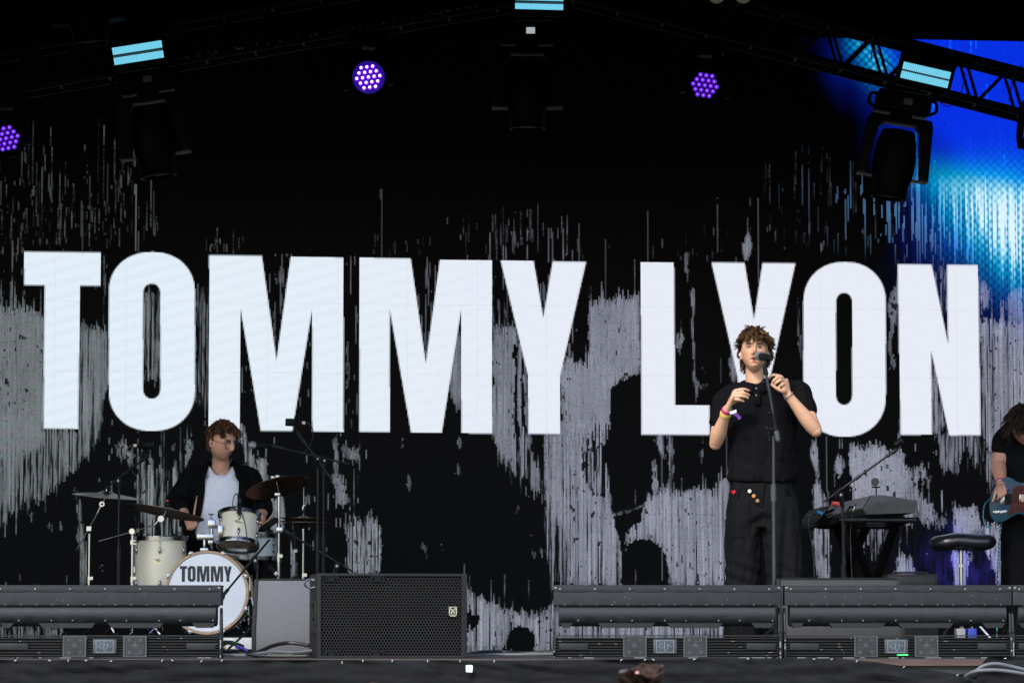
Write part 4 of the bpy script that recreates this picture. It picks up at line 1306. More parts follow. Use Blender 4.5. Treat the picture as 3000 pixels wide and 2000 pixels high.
# right crash
Yx = 22.75
t = thing("cymbal_stand", "dark crash cymbal tilted on a tall chrome stand right of the drummer", "cymbal", (P(817, 1600, Yx).x, Yx, RZ))
stand_base(P(817, 1446, Yx), 0.0135).build("stand_tube", m_chrome, t)
mb = MB()
mb.tube([P(817, 1450, Yx), P(816, 1436, Yx - .01), P(807, 1400, Yx - .02)], 0.005, 8)
mb.box(P(813, 1448, Yx - .015), (0.034, 0.02, 0.02))
mb.build("tilter", m_chrome, t, bevel=0.002)
MB().box(P(819, 1552, Yx), (0.04, 0.04, 0.035)).build("clamp_block", m_chrome, t, bevel=0.002)
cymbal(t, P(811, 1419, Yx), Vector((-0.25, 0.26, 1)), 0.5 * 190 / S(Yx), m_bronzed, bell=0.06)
mb = MB()
for dx in (-7, 7):
    mb.ball(P(806 + dx, 1396 - dx * .2, Yx - .02), (0.014, 0.009, 0.010), 10, 6)
mb.build("wing_nut", M("pale_wingnut", (0.8, 0.8, 0.8), rough=0.3, metal=0.2), t)
# hi-hat
Yh = 22.95
t = thing("hi_hat", "pair of hi-hat cymbals on a chrome stand at the right of the kit", "hi-hat", (P(889, 1600, Yh).x, Yh, RZ))
mb = stand_base(P(888, 1545, Yh), 0.012)
mb.tube([P(888, 1545, Yh), P(890, 1417, Yh)], 0.0035, 8)
mb.lathe([(0.007, 0), (0.011, .01), (0.006, .02), (0.010, .028), (0.010, .036)], P(889, 1506, Yh), Vector((0, 0, 1)), 12)
mb.build("stand_tube", m_chrome, t)
mb = MB()
mb.tube([P(886, 1494, Yh), P(888, 1484, Yh), P(893, 1478, Yh)], 0.006, 8)
mb.build("clutch_wing", m_chrome, t)
hr = 0.5 * 146 / S(Yh)
cymbal(t, P(889, 1520, Yh), Vector((0.015, -0.03, 1)), hr, m_bronze, bell=0.05)
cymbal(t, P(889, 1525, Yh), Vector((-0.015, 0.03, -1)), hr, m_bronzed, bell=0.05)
mb = MB()
mb.lathe([(0.022, 0), (0.026, -0.02), (0.018, -0.04)], P(889, 1530, Yh), Vector((0, 0, 1)), 14)
mb.build("seat_cup", m_black, t)
# drum stool
st = P(640, 1600, 23.4)
t = thing("drum_stool", "round black drum stool under the seated drummer", "stool", (st.x, 23.4, RZ))
MB().lathe([(0.16, 0), (0.18, 0.02), (0.18, 0.06), (0.15, 0.075), (0.001, 0.08)], Vector((st.x, 23.4, RZ + 0.42)), Vector((0, 0, 1)), 28).build("seat", m_rub, t)
mb = MB(); mb.tube([Vector((st.x, 23.4, RZ + 0.06)), Vector((st.x, 23.4, RZ + 0.42))], 0.014, 12); tripod(mb, st.x, 23.4, RZ, 0.22, 0.22)
mb.build("base", m_chrome, t)
# kick pedal and hardware glimpsed right of the bass drum
t = thing("kick_pedal", "chrome and black kick pedal frame behind the lower right of the bass drum", "pedal", (P(735, 1850, 22.7).x, 22.7, RZ))
MB().tube([P(728, 1775, 22.7), P(728, 1850, 22.7)], 0.007, 8).build("spring", m_chrome, t)
MB().tube([P(724, 1754, 22.7), P(736, 1750, 22.7), P(742, 1778, 22.7)], 0.008, 8).build("beater_arm", m_chrome, t)
MB().tube([P(731, 1690, 22.75), P(732, 1730, 22.75)], 0.008, 8).build("rod", m_chrome, t)
for px, py in ((714, 1816), (702, 1822), (690, 1834), (697, 1838), (712, 1850), (727, 1815)):
    MB().box(P(px, py, 22.66), (0.018, 0.02, 0.014), Matrix.Rotation(R(35), 3, 'Y')).build("wing_bolt", m_chrome, t, bevel=0.003)
MB().bar(P(660, 1857, 22.55), P(742, 1830, 22.65), 0.05, 0.016).build("footboard", m_black, t, smooth=0)
MB().box(P(735, 1800, 22.72), (0.035, 0.03, 0.2)).build("post", m_black, t, smooth=0)

# ------------------------------------------------------------------ microphones and stands
def mic_body(mb_dark, mb_ball, a, d, L=0.16, rb=0.0245, rt_=0.017):
    """hand-held microphone: ball at a, body along d"""
    d = Vector(d).normalized()
    mb_ball.lathe([(0.004, -rb), (rb * .6, -rb * .8), (rb * .92, -rb * .35), (rb, 0.0), (rb * .97, rb * .5), (rb * .85, rb * .95)], a, d, 24)
    mb_dark.lathe([(rb * .88, rb * .9), (rb * .9, rb * 1.15), (rb * .78, rb * 1.3), (rt_ * 1.2, rb * 1.9), (rt_, L * .75), (rt_ * .92, L - .004), (rt_ * .8, L)], a, d, 20)
m_mesh = M("mic_grille", (0.33, 0.34, 0.36), rough=0.42, metal=0.6, var=0.3, scale=400, bump=0.6, bscale=900)

def mic_stand(label, pole_px, pole_top_py, Y, boom, z0=RZ, mic=None, pole_r=0.009, extra=None, base='tripod', cat="microphone stand"):
    p = P(pole_px, pole_top_py, Y)
    t = thing("microphone_stand", label, cat, (p.x, Y, z0))
    mb = MB()
    H = p.z - z0
    mb.tube([Vector((p.x, Y, z0 + 0.06)), Vector((p.x, Y, z0 + H * .55))], pole_r * 1.15, 10)
    mb.tube([Vector((p.x, Y, z0 + H * .5)), p], pole_r * .85, 10)
    mb.tube([Vector((p.x, Y, z0 + H * .5)), Vector((p.x, Y, z0 + H * .58))], pole_r * 1.6, 10)
    mb.build("pole", m_blacksat, t)
    mb = MB()
    tripod(mb, p.x, Y, z0, 0.2, 0.26, 0.008)
    mb.build("tripod_base", m_black, t)
    if boom:
        (ax_, ay_, aY), (bx_, by_, bY) = boom
        a = P(ax_, ay_, aY); b = P(bx_, by_, bY)
        mb = MB()
        mb.tube([a, b], 0.0068, 10)
        mb.tube([b, b + (a - b).normalized() * 0.075], 0.011, 10)
        m_ = a + (b - a) * 0.5
        mb.tube([m_, m_ + (a - b).normalized() * 0.04], 0.011, 10)
        mb.build("boom", m_blacksat, t)
        # pivot clamp where the boom passes the pole
        d = (b - a); tt = max(0.0, min(1.0, (p - a).dot(d) / d.length_squared)); q = a + d * tt
        mb = MB()
        mb.lathe([(0.018, -0.016), (0.020, 0), (0.018, 0.016)], q + (p - q) * .5, Vector((0, 1, 0)), 18)
        mb.tube([p - Vector((0, 0, 0.05)), q], 0.012, 10)
        mb.tube([q + Vector((0, -0.03, 0)), q + Vector((-0.02, -0.035, -0.035))], 0.005, 8)
        mb.tube([q - d.normalized() * .025, q + d.normalized() * .03], 0.0125, 10)
        mb.build("boom_clamp", m_black, t)
        MB().lathe([(0.008, 0), (0.008, .004), (0.001, .005)], q + (p - q) * .5 + Vector((0, -0.0165, 0)), Vector((0, -1, 0)), 12).build("clamp_bolt", m_steel, t)
    return t

def studio_mic(label, c, flip=1):
    """side address microphone in a shock mount; flip=-1: foam to the right"""
    t = thing("studio_microphone", label, "microphone", tuple(c))
    mb = MB()
    mb.tube([c + Vector((-flip * 0.055, 0, 0.004)), c + Vector((-flip * 0.0, 0, 0.002))], [0.024, 0.025], 16, rnd=False)
    mb.build("body", m_black, t, smooth=40)
    mb = MB()
    for dx in (0.0, 0.028):
        pts = []
        for i in range(25):
            a = 6.2832 * i / 24
            pts.append(c + Vector((flip * (0.005 + dx), math.cos(a) * 0.04, math.sin(a) * 0.04)))
        mb.tube(pts, 0.004, 6)
    for i in range(6):
        a = 6.2832 * i / 6
        o_ = Vector((0, math.cos(a) * 0.04, math.sin(a) * 0.04))
        mb.tube([c + o_ + Vector((flip * 0.005, 0, 0)), c + o_ * .5 + Vector((flip * .02, 0, 0)), c + o_ + Vector((flip * .033, 0, 0))], 0.003, 6)
    mb.tube([c + Vector((flip * .018, 0, -0.04)), c + Vector((flip * .02, 0, -0.075))], 0.009, 8)
    mb.build("shock_mount", m_black, t)
    MB().tube([c, c + Vector((flip * 0.048, 0, 0.0))], 0.017, 12).build("tail", m_black, t)
    MB().tube([c + Vector((flip * 0.046, 0, 0)), c + Vector((flip * 0.052, 0, 0))], 0.0125, 12).build("orange_ring", M("orange_ring", (0.5, 0.08, 0.03), rough=0.4), t)
    MB().tube([c + Vector((flip * 0.052, 0, 0)), c + Vector((flip * 0.07, 0, -0.002))], 0.011, 12).build("connector", M("white_connector", (0.6, 0.6, 0.6), rough=0.4), t)
    MB().tube([c + Vector((flip * 0.07, 0, -0.002)), c + Vector((flip * 0.10, 0, -0.01)), c + Vector((flip * 0.12, .01, -0.06)), c + Vector((flip * 0.10, .02, -0.14)), c + Vector((flip * .05, .02, -0.2))], 0.0035, 6, k=4).build("lead", m_cable, t)
    return t
Ym = 22.55
mic_stand("black boom stand at the left of the kit holding a studio microphone", 349, 1412, Ym, ((308, 1432, Ym), (436, 1332, Ym)))
studio_mic("black studio microphone above the far left cymbal", P(424, 1304, Ym), -1)
Ym2 = 22.4
mic_stand("tall black boom stand right of the kit holding the upper studio microphone", 931, 1345, Ym2, ((974, 1408, Ym2 - .02), (871, 1268, Ym2 - .02)))
studio_mic("black studio microphone above the drummer's left, in front of the letter M", P(862, 1238, Ym2), 1)
Ym3 = 22.6
mic_stand("tall black boom stand reaching toward the drummer's mouth", 948, 1356, Ym3, ((1023, 1359, Ym3 + .03), (795, 1306, Ym3 + .03)))
t = thing("vocal_microphone", "black vocal microphone beside the drummer's face", "microphone", P(740, 1303, Ym3))
b1, b2 = MB(), MB()
mic_body(b1, b2, P(738, 1303, Ym3), P(795, 1306, Ym3 + .05) - P(738, 1303, Ym3), L=0.125)
b1.build("body", m_black, t); b2.build("grille", m_mesh, t)
mic_stand("short black boom stand in front of the bass drum", 754, 1648, 21.95, ((790, 1579, 22.0), (646, 1752, 22.02)), z0=0.0)
t = thing("kick_microphone", "black kick drum microphone at the end of the short boom", "microphone", P(640, 1760, 22.05))
MB().tube([P(650, 1747, 22.03), P(632, 1770, 22.08)], [0.02, 0.026], 14, rnd=True).build("body", m_black, t)
mic_stand("low black boom stand reaching to the hi-hat", 979, 1664, 22.3, ((1034, 1674, 22.3), (832, 1553, 22.5)))
def small_mic(label, a, b, r, ring=None, mat=m_black):
    t = thing("drum_microphone", label, "microphone", tuple((a + b) / 2))
    MB().tube([a, b], r, 12, rnd=True).build("body", mat, t)
    if ring is not None:
        d = (b - a).normalized()
        MB().tube([b + d * r * .7, b + d * (r * .7 + 0.02)], r * .8, 10).build("connector", ring, t)
        MB().tube([b + d * (r * .7 + 0.02), b + d * .07 + Vector((0, 0, -.02)), b + d * 0.1 + Vector((0.02, 0, -.14))], 0.0035, 6, k=4).build("lead", m_cable, t)
    return t
ringw = MATS["white_connector"]
small_mic("black stick-shaped microphone beside the crash stand, pointing at the snare", P(806, 1523, 22.7), P(768, 1550, 22.68), 0.020)
small_mic("black microphone with white connector below the hi-hat", P(860, 1558, 22.85), P(864, 1602, 22.85), 0.020, ringw)
small_mic("black microphone with white connector aimed under the snare", P(790, 1660, 22.6), P(802, 1672, 22.6), 0.016, ringw)
small_mic("slim dark microphone standing beside the floor tom rim", P(395, 1510, 22.85), P(402, 1545, 22.85), 0.009, ringw)
t = thing("clip_microphone", "black clip-on microphone on the rack tom rim", "microphone", P(700, 1490, 22.42))
mb = MB()
mb.tube([P(699, 1452, 22.42), P(703, 1475, 22.41)], [0.008, 0.015], 10, rnd=True)
mb.box(P(702, 1478, 22.42), (0.026, 0.024, 0.05))
mb.box(P(701, 1498, 22.41), (0.03, 0.02, 0.03))
mb.build("clip_body", m_black, t, bevel=0.003)
MB().lathe([(0.010, 0), (0.010, .004), (0.001, .006)], P(703, 1466, 22.405), Vector((0, -1, 0)), 12).build("knob", m_rub, t)
MB().tube([P(699, 1452, 22.42), P(690, 1445, 22.42), P(682, 1470, 22.42), P(686, 1490, 22.41), P(706, 1500, 22.39), P(720, 1545, 22.35), P(724, 1600, 22.33), P(728, 1650, 22.36)], 0.0035, 6, k=4).build("lead", m_cable, t)
# ------------------------------------------------------------------ overhead rig
m_truss = M("black_truss_paint", (0.0028,0.0028,0.003), rough=0.6, var=0.4, scale=20, spec=0.06)
YT = 22.3
TS = 0.255
def truss(label, a_px, b_px, nbay, flip):
    a = P(*a_px, YT); b = P(*b_px, YT)
    d = (b - a).normalized()
    up = Vector((-d.z, 0, d.x)) if d.x > 0 else Vector((d.z, 0, -d.x))
    bk = Vector((0, TS, 0))
    t = thing("lighting_truss", label, "truss", tuple(a))
    ends = [(0, 0), (1, 0), (0, 1), (1, 1)]
    for u_, k_ in ends:
        o_ = up * (TS * u_) + bk * k_
        MB().tube([a + o_, b + o_], 0.0245, 14).build("chord", m_truss, t)
    L = (b - a).length
    for i in range(nbay):
        p0 = a + d * (L * i / nbay); p1 = a + d * (L * (i + 1) / nbay); pm = (p0 + p1) / 2
        for k_ in (0, 1):
            o_ = bk * k_
            MB().tube([p0 + o_, pm + o_ + up * TS], 0.0105, 8).build("brace", m_truss, t)
            MB().tube([pm + o_ + up * TS, p1 + o_], 0.0105, 8).build("brace", m_truss, t)
        MB().tube([p0, p0 + bk], 0.0105, 8).build("cross_brace", m_truss, t)
        MB().tube([pm + up * TS, pm + up * TS + bk], 0.0105, 8).build("cross_brace", m_truss, t)
    mb = MB()
    r_ = random.Random(3)
    for i in range(70):
        p = a + d * (L * r_.uniform(0.35, 0.9)) + Vector((0, -0.022, 0.012 + r_.uniform(-.008, .008)))
        mb.box(p, (r_.uniform(0.004, 0.018), 0.004, 0.003))
    if flip:
        mb.build("paint_chips", m_bare, t, smooth=0, kind="stuff")
    return t
truss("black lighting truss climbing from the left edge to the middle, hard to see", (-260, 318), (1600, -9), 13, True)
truss("black lighting truss sloping down to the right in front of the blue glow", (1680, -8), (3260, 397), 12, False)
# safety cables drooping along the right truss
for n_, pts in enumerate(([(2555, 118), (2575, 160), (2610, 190), (2632, 212)], [(2828, 215), (2822, 245), (2815, 280)], [(2995, 190), (2970, 225), (2962, 262), (2955, 300)], [(2745, 290), (2765, 308), (2784, 312), (2784, 298)], [(2570, 250), (2582, 270), (2600, 278), (2620, 270)], [(2570, 120), (2555, 150), (2552, 175)])):
    cable(("thin black cable hanging beside the right truss, " + ("left of the cyan strobe", "right of the cyan strobe", "near the right frame edge", "in a small loop under the lower chord", "drooping above the moving head", "short one on the upper chord")[n_]), [P(x, y, YT - .04) for x, y in pts], 0.0035, m_cable, k=4)

m_fix = M("fixture_plastic", (0.0012,0.0012,0.0014), rough=0.55, var=0.3, scale=14, spec=0.03)
m_fixgrey = M("fixture_grey_trim", (0.002,0.0022,0.003), rough=0.6, var=0.3, spec=0.1)
m_strobe = EM("strobe_panel", (0.19, 0.69, 0.92), 1.0)
def strobe(label, cx, cy, w, ang, gap=26, bar=21):
    c = P(cx, cy, YT - 0.03)
    t = thing("strobe_light", label, "stage light", tuple(c), group="cyan strobe panels in the truss", rot=(R(8), R(ang), 0))
    k = 1 / S(YT)
    W = w * k; B = bar * k; G = gap * k
    MB().box((0, 0.06, 0.02), (W + 0.05, 0.1, 2 * B + G + 0.09)).build("housing", m_fix, t, local=True, bevel=0.006)
    for s in (-1, 1):
        ch = MB().box((0, 0.006, s * (G / 2 + B * 0.0)), (W, 0.012, B)).build("light_panel", m_strobe, t, local=True, smooth=0)
        mb = MB()
        for i in range(1, 24):
            mb.box((-W / 2 + W * i / 24, -0.001, s * G / 2), (0.0012, 0.002, B))
        mb.build("led_seams", m_fix, ch, local=True, smooth=0, kind="stuff")
    MB().tube([Vector((-W / 2, -0.004, 0.0)), Vector((W / 2, -0.004, 0.0))], 0.005, 8).build("strobe_tube", m_steel, t, local=True)
    return t
strobe("cyan strobe light in the truss at upper left", 404, 155, 147, -9.0, 30)
strobe("cyan strobe light at the top centre, cut by the frame", 1580, 7, 142, 1.5, 26, 17)
strobe("cyan strobe light in the truss in front of the blue glow", 2712, 220, 142, 13, 27)

def moving_head(label, px, py, roll, yaw=0, scale=1.0, dY=-0.1, tilt=0, lcd=0.0):
    c = P(px, py, YT + dY)
    t = thing("moving_head_light", label, "stage light", tuple(c), group="moving head lights on the truss", rot=(0, R(roll), R(yaw)))
    k = scale
    MB().box((0, 0, -0.075 * k), (0.34 * k, 0.26 * k, 0.13 * k)).build("base", m_fix, t, local=True, bevel=0.02)
    for s in (-1, 1):
        MB().tube([Vector((s * 0.17 * k, 0, -0.03 * k)), Vector((s * 0.205 * k, 0, -0.035 * k)), Vector((s * 0.215 * k, 0, -0.09 * k)), Vector((s * 0.17 * k, 0, -0.12 * k))], 0.011 * k, 8, k=4).build("handle", m_fix, t, local=True)
        MB().tube([Vector((s * 0.08 * k, 0, 0.045)), Vector((s * 0.08 * k, 0, -0.02))], 0.02, 10).build("hook_clamp", m_fix, t, local=True)
    d = MB().box((0.02 * k, -0.133 * k, -0.075 * k), (0.055 * k, 0.006, 0.04 * k)).build("display", EM("fixture_display_lit", (0.5, 0.55, 0.6), 0.75) if lcd else EM("fixture_display_dim", (0.5, 0.55, 0.6), 0.004), t, local=True, bevel=0.002)
    mb = MB()
    mb.ring([(-0.19, -0.165), (0.19, -0.165), (0.205, -0.2), (0.225, -0.55), (-0.225, -0.55), (-0.205, -0.2)], [(-0.10, -0.205), (0.10, -0.205), (0.135, -0.25), (0.175, -0.549), (-0.175, -0.549), (-0.135, -0.25)], lambda x, y, dd: Vector((x * k, (-0.07 + dd) * k, y * k)), 0.14)
    mb.build("yoke", m_fix, t, local=True, bevel=0.01)
    MB().tube([Vector((0, 0, -0.13 * k)), Vector((0, 0, -0.18 * k))], 0.07 * k, 20).build("pan_bearing", m_fix, t, local=True)
    ax_ = Vector((0, math.sin(R(tilt)), -math.cos(R(tilt))))
    hb = MB().lathe([(0.05, -0.16), (0.10, -0.15), (0.125, -0.08), (0.135, 0.04), (0.13, 0.14), (0.112, 0.20), (0.108, 0.27), (0.100, 0.28), (0.094, 0.26), (0.01, 0.25)], (0, 0, 0), ax_, 28)
    hb.v = [(x * k, y * k, z * k - 0.40 * k) for x, y, z in hb.v]
    h = hb.build("head", m_fix, t, local=True, smooth=40)
    mb = MB()
    for i in range(4):
        for s in (-1, 1):
            mb.bar((0, -0.136 * k, -0.42 * k - i * 0.02), (s * 0.05 * k, -0.13 * k, -0.39 * k - i * 0.02), 0.004, 0.006)
    mb.build("cooling_ribs", m_fix, h, local=True, smooth=0, kind="stuff")
    mb = MB().lathe([(0.108, 0.262), (0.114, 0.266), (0.114, 0.282), (0.106, 0.283), (0.104, 0.266)], (0, 0, 0), ax_, 32)
    mb.v = [(x * k, y * k, z * k - 0.40 * k) for x, y, z in mb.v]
    mb.build("lens_ring", m_fix, h, local=True)
    for s in (-1, 1):
        MB().box((s * 0.2 * k, -0.075 * k, -0.545 * k), (0.05 * k, 0.01, 0.012)).build("yoke_foot", m_fixgrey, t, local=True, bevel=0.002)
    return t
moving_head("black moving head light hanging under the left truss, in front of the letter O", 424, 208, -8, lcd=0)
moving_head("black moving head light at the top centre with a lit display", 1545, 66, 0, lcd=1)
moving_head("black moving head light silhouetted against the blue glow", 2650, 272, 9, scale=1.0, lcd=0)
moving_head("black moving head light at the top left corner, only its lens end showing", 236, -185, -6, dY=-0.4)

m_violet = EM("violet_led_lens", (0.22, 0.01, 1.0), 1.6)
m_core = EM("violet_led_core", (0.9, 0.93, 1.0), 3.0)
m_core2 = EM("dim_violet_led_core", (0.45, 0.35, 1.0), 1.3)
m_violet2 = EM("dim_violet_led_lens", (0.16, 0.015, 0.9), 1.0)
def wash(label, px, py, roll, bright, aim=(-0.12, -1, -0.25)):
    c = P(px, py, YT - 0.12)
    t = thing("wash_light", label, "stage light", tuple(c), group="violet wash lights under the truss")
    f = Vector(aim).normalized()
    x, y = frame_from(f, Vector((math.cos(R(roll)), 0, -math.sin(R(roll)))))
    if y.z < 0:
        y = -y
    k = 1 / S(YT)
    mb = MB(); mb.lathe([(0.06, -0.16), (0.105, -0.14), (0.125, -0.03), (0.128, 0.0), (0.120, 0.004), (0.115, -0.004), (0.01, -0.004)], Vector(), f, 32)
    mb.build("head", m_fix, t, local=True, smooth=40)
    top = Vector((0, 0, 1))
    if bright:
        MB().lathe([(0.104, -0.003), (0.104, 0.0005), (0.001, 0.001)], Vector(), f, 32).build("spill_glow_disc", EM("violet_spill_glow", (0.05, 0.0, 0.9), 0.22), t, local=True)  # emissive disc added to imitate violet LED light scattered over the front
    for s in (-1, 1):
        MB().tube([x * (s * 0.05) + top * 0.19, x * (s * 0.12) + top * 0.15, x * (s * 0.148) + top * 0.02, x * (s * 0.142) - top * 0.06], [0.03, 0.03, 0.022, 0.02], 10, k=4).build("yoke_arm", m_fix, t, local=True)
        MB().box(x * (s * 0.145) - top * 0.062 + f * 0.01, (0.035, 0.02, 0.01)).build("yoke_foot", m_fixgrey, t, local=True)
    MB().box(top * 0.235, (0.24, 0.2, 0.09)).build("base", m_fix, t, local=True, bevel=0.015)
    for s in (-1, 1):
        MB().prism([(-0.018, 0), (0.018, 0), (0.012, 0.016), (-0.012, 0.016)], lambda a, b, dd: x * (s * 0.055 + a) + top * (0.285 + b + (-s * 0.008)) + Vector((0, -0.09 + dd, 0)), 0.03).build("clamp_plate", m_fixgrey, t, local=True, smooth=0)
    pit = 17.3 * k
    for q in range(-2, 3):
        for r_ in range(-2, 3):
            if abs(q + r_) > 2:
                continue
            a = (q + r_ / 2) * pit; b = r_ * pit * 0.866
            p = x * a + y * b + f * 0.004
            ln = MB().ball(p, 0.0145, 12, 8).build("led_lens", m_violet if bright else m_violet2, t, local=True)
            MB().ball(p + f * 0.010 + top * 0.003, 0.0085 if bright else 0.0062, 10, 6).build("led_core", m_core if bright else m_core2, ln, local=True)
    return t
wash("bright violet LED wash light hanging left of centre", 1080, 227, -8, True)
wash("violet LED wash light hanging above the letters LY", 2065, 250, 8, False, aim=(-0.05, -1, -0.4))
wash("violet LED wash light cut off by the left frame edge", 18, 405, -12, False, aim=(0.05, -1, -0.4))
wash("dark wash light just inside the right frame edge", 3055, 420, 12, False)
# conventional lamps on an upper bar
for px, lb in ((2178, "round lamp with cream lens at the top edge, right of centre"), (2100, "round lamp with cream lens at the top edge, left of its twin")):
    c = P(px, -12, 21.9)
    t = thing("par_lamp", lb, "stage light", tuple(c), group="par lamps at the top edge")
    MB().lathe([(0.05, -0.2), (0.06, -0.18), (0.062, 0.0), (0.056, 0.003), (0.052, -0.01), (0.01, -0.01)], Vector(), Vector((0.05, -1, -0.35)), 24).build("can", m_fix, t, local=True)
    MB().lathe([(0.052, -0.004), (0.03, 0.004), (0.001, 0.006)], Vector(), Vector((0.05, -1, -0.35)), 24).build("lens", M("cream_lens", (0.5, 0.45, 0.36), rough=0.3, var=0.2, scale=60), t, local=True)
    MB().tube([Vector((-0.075, 0, 0)), Vector((-0.07, 0, 0.12)), Vector((0, 0, 0.16)), Vector((0.07, 0, 0.12)), Vector((0.075, 0, 0))], 0.008, 8, k=4).build("bracket", m_fix, t, local=True)
    MB().tube([Vector((0, 0, 0.15)), Vector((0, 0, 0.5))], 0.012, 8).build("hanger", m_fix, t, local=True)
MB_ = MB().tube([P(1900, -160, 21.9), P(2400, -150, 21.9)], 0.024, 12).build("hanging_bar", m_truss)
tag(MB_, "black pipe above the frame carrying the cream lamps", "pipe")

# ------------------------------------------------------------------ keyboard rig
m_kb = M("keyboard_dark_grey", (0.02,0.021,0.023), rough=0.55, var=0.15, scale=20, bump=0.2, bscale=400)
m_kbl = M("keyboard_back_grey", (0.10,0.10,0.115), rough=0.5, var=0.15, scale=20)
YK = 21.2
kk = [(2528, 1490), (2554, 1450), (2590, 1449.5), (2689, 1466), (2686, 1482), (2679, 1502), (2539, 1507)]
near = [P(x, y, YK) for x, y in kk]
far_d = Vector((-0.285, 1.10, -0.05))
t = thing("stage_keyboard", "dark grey stage keyboard on a black stand, seen from its end", "keyboard", tuple(near[6] + far_d * .5))
mb = MB(); n = len(near)
mb.add(near + [p + far_d for p in near], [tuple(range(n)), tuple(reversed(range(n, 2 * n)))] + [(i, i + n, (i + 1) % n + n, (i + 1) % n) for i in range(n)])
body = mb.build("case", m_kb, t, bevel=0.004)
# back panel plate (pale grey) with sockets
u0 = near[0] + (near[1] - near[0]) * 0.06; u1 = near[0] + (near[1] - near[0]) * 0.94
nb = (near[1] - near[0]).cross(far_d).normalized()
if nb.x > 0:
    nb = -nb
mb = MB()
q = [u0 + far_d * 0.02, u1 + far_d * 0.02, u1 + far_d * 0.62, u0 + far_d * 0.62]
mb.add([p + nb * 0.001 for p in q] + [p + nb * 0.004 for p in q], [(0, 1, 2, 3), (7, 6, 5, 4)] + [(i, i + 4, (i + 1) % 4 + 4, (i + 1) % 4) for i in range(4)])
mb.build("back_panel", m_kbl, t, smooth=0)
mb = MB()
q = [u0 + far_d * 0.63, u1 + far_d * 0.63, u1 + far_d * 0.97, u0 + far_d * 0.97]
mb.add([p + nb * 0.001 for p in q] + [p + nb * 0.004 for p in q], [(0, 1, 2, 3), (7, 6, 5, 4)] + [(i, i + 4, (i + 1) % 4 + 4, (i + 1) % 4) for i in range(4)])
mb.build("socket_panel", m_black, t, smooth=0)
for i in range(9):
    c_ = (u0 + u1) / 2 + far_d * (0.66 + 0.035 * i) + nb * 0.005
    MB().tube([c_, c_ + nb * 0.004], 0.009, 10).build("socket", m_steel if i % 3 == 0 else m_kb, t)
# recessed end cheek
ins = [(2566, 1470), (2688, 1483), (2678, 1501), (2541, 1506)]
mb = MB(); qq = [P(x, y, YK - 0.004) for x, y in ins]
mb.add(qq + [p + Vector((0, 0.003, 0)) for p in qq], [(0, 1, 2, 3), (7, 6, 5, 4)] + [(i, i + 4, (i + 1) % 4 + 4, (i + 1) % 4) for i in range(4)])
mb.build("end_cheek", M("keyboard_end_black", (0.018, 0.018, 0.019), rough=0.6, var=0.2, bump=0.2, bscale=300), t, smooth=0)
for i, (px, py) in enumerate(((2510, 1478), (2492, 1484))):
    a = P(px, py, YK + 0.18)
    MB().tube([a + Vector((0.02, 0.0, -0.008)), a, a + Vector((-0.018, -0.01, -0.02)), a + Vector((-0.025, -0.01, -0.05))], [0.007, 0.0075, 0.007, 0.005], 8, k=3).build("plug", m_chrome if i == 0 else m_black, t)
    MB().tube([a + Vector((-0.025, -0.01, -0.05)), a + Vector((-0.04, 0, -0.2)), Vector((a.x - 0.02, a.y, 0.3)), Vector((a.x + 0.03, a.y, 0.02))], 0.0035, 6, k=5).build("lead", m_cable, t)
# stand
t = thing("keyboard_stand", "black tubular keyboard stand with crossed legs", "stand", (P(2560, 1900, 21.7).x, 21.7, 0))
bars = [((2458, 1523, 21.25), (2684, 1523, 21.25), 0.018), ((2398, 1541, 22.2), (2620, 1541, 22.2), 0.018)]
for a, b, r in bars:
    MB().tube([P(*a), P(*b)], r, 12).build("top_bar", m_blacksat, t)
for a, b in (((2490, 1541, 21.4), (2548, 1700, 21.5)), ((2625, 1530, 21.4), (2566, 1700, 21.5)), ((2450, 1541, 22.1), (2500, 1700, 22.1)), ((2540, 1541, 22.1), (2470, 1700, 22.1))):
    p0 = P(*a); p1 = P(*b); p2 = p1 + (p1 - p0) * ((p1.z - 0.02) / (p0.z - p1.z))
    MB().bar(p0, p2, 0.03, 0.05, up=Vector((1, 0, 0))).build("leg", m_fix, t, bevel=0.004)
MB().bar(P(2460, 1523, 21.25), P(2402, 1541, 22.2), 0.03, 0.03).build("side_rail", m_fix, t)
MB().bar(P(2660, 1523, 21.25), P(2600, 1541, 22.2), 0.03, 0.03).build("side_rail", m_fix, t)
t = thing("sampler", "black sampler box with small buttons at the far end of the keyboard", "sampler", P(2430, 1528, 22.0))
a = P(2397, 1526, 21.55)
sw = [(2396, 1524), (2422, 1496), (2470, 1478), (2476, 1520), (2462, 1537), (2402, 1538)]
mb = MB(); mb.prism(sw, lambda x, y, d: P(x, y, 21.75) + Vector((0, d, 0)), 0.3)
mb.build("case", m_fix, t, bevel=0.004)
for i in range(7):
    for j in range(2):
        MB().box(P(2422 + i * 6.5 + j * 4, 1507 - i * 2.6 + j * 7, 21.74), (0.008, 0.006, 0.006)).build("button", M("button_grey", (0.10, 0.10, 0.11), rough=0.5), t, smooth=0)
MB().tube([P(2394, 1496, 21.7), P(2410, 1505, 21.7)], 0.009, 8).build("blue_plug", M("blue_plug", (0.02, 0.25, 0.55), rough=0.4), t)
MB().tube([P(2394, 1496, 21.7), P(2380, 1500, 21.7), P(2368, 1530, 21.7), P(2375, 1570, 21.7), P(2384, 1640, 21.7), P(2386, 1720, 21.7)], 0.0035, 6, k=4).build("lead", m_cable, t)
t = thing("red_tambourine", "small red box lying on the black sampler", "box", P(2450, 1480, 21.8))
t.name = "red_box"
ORG["red_box"] = Vector(t.location)
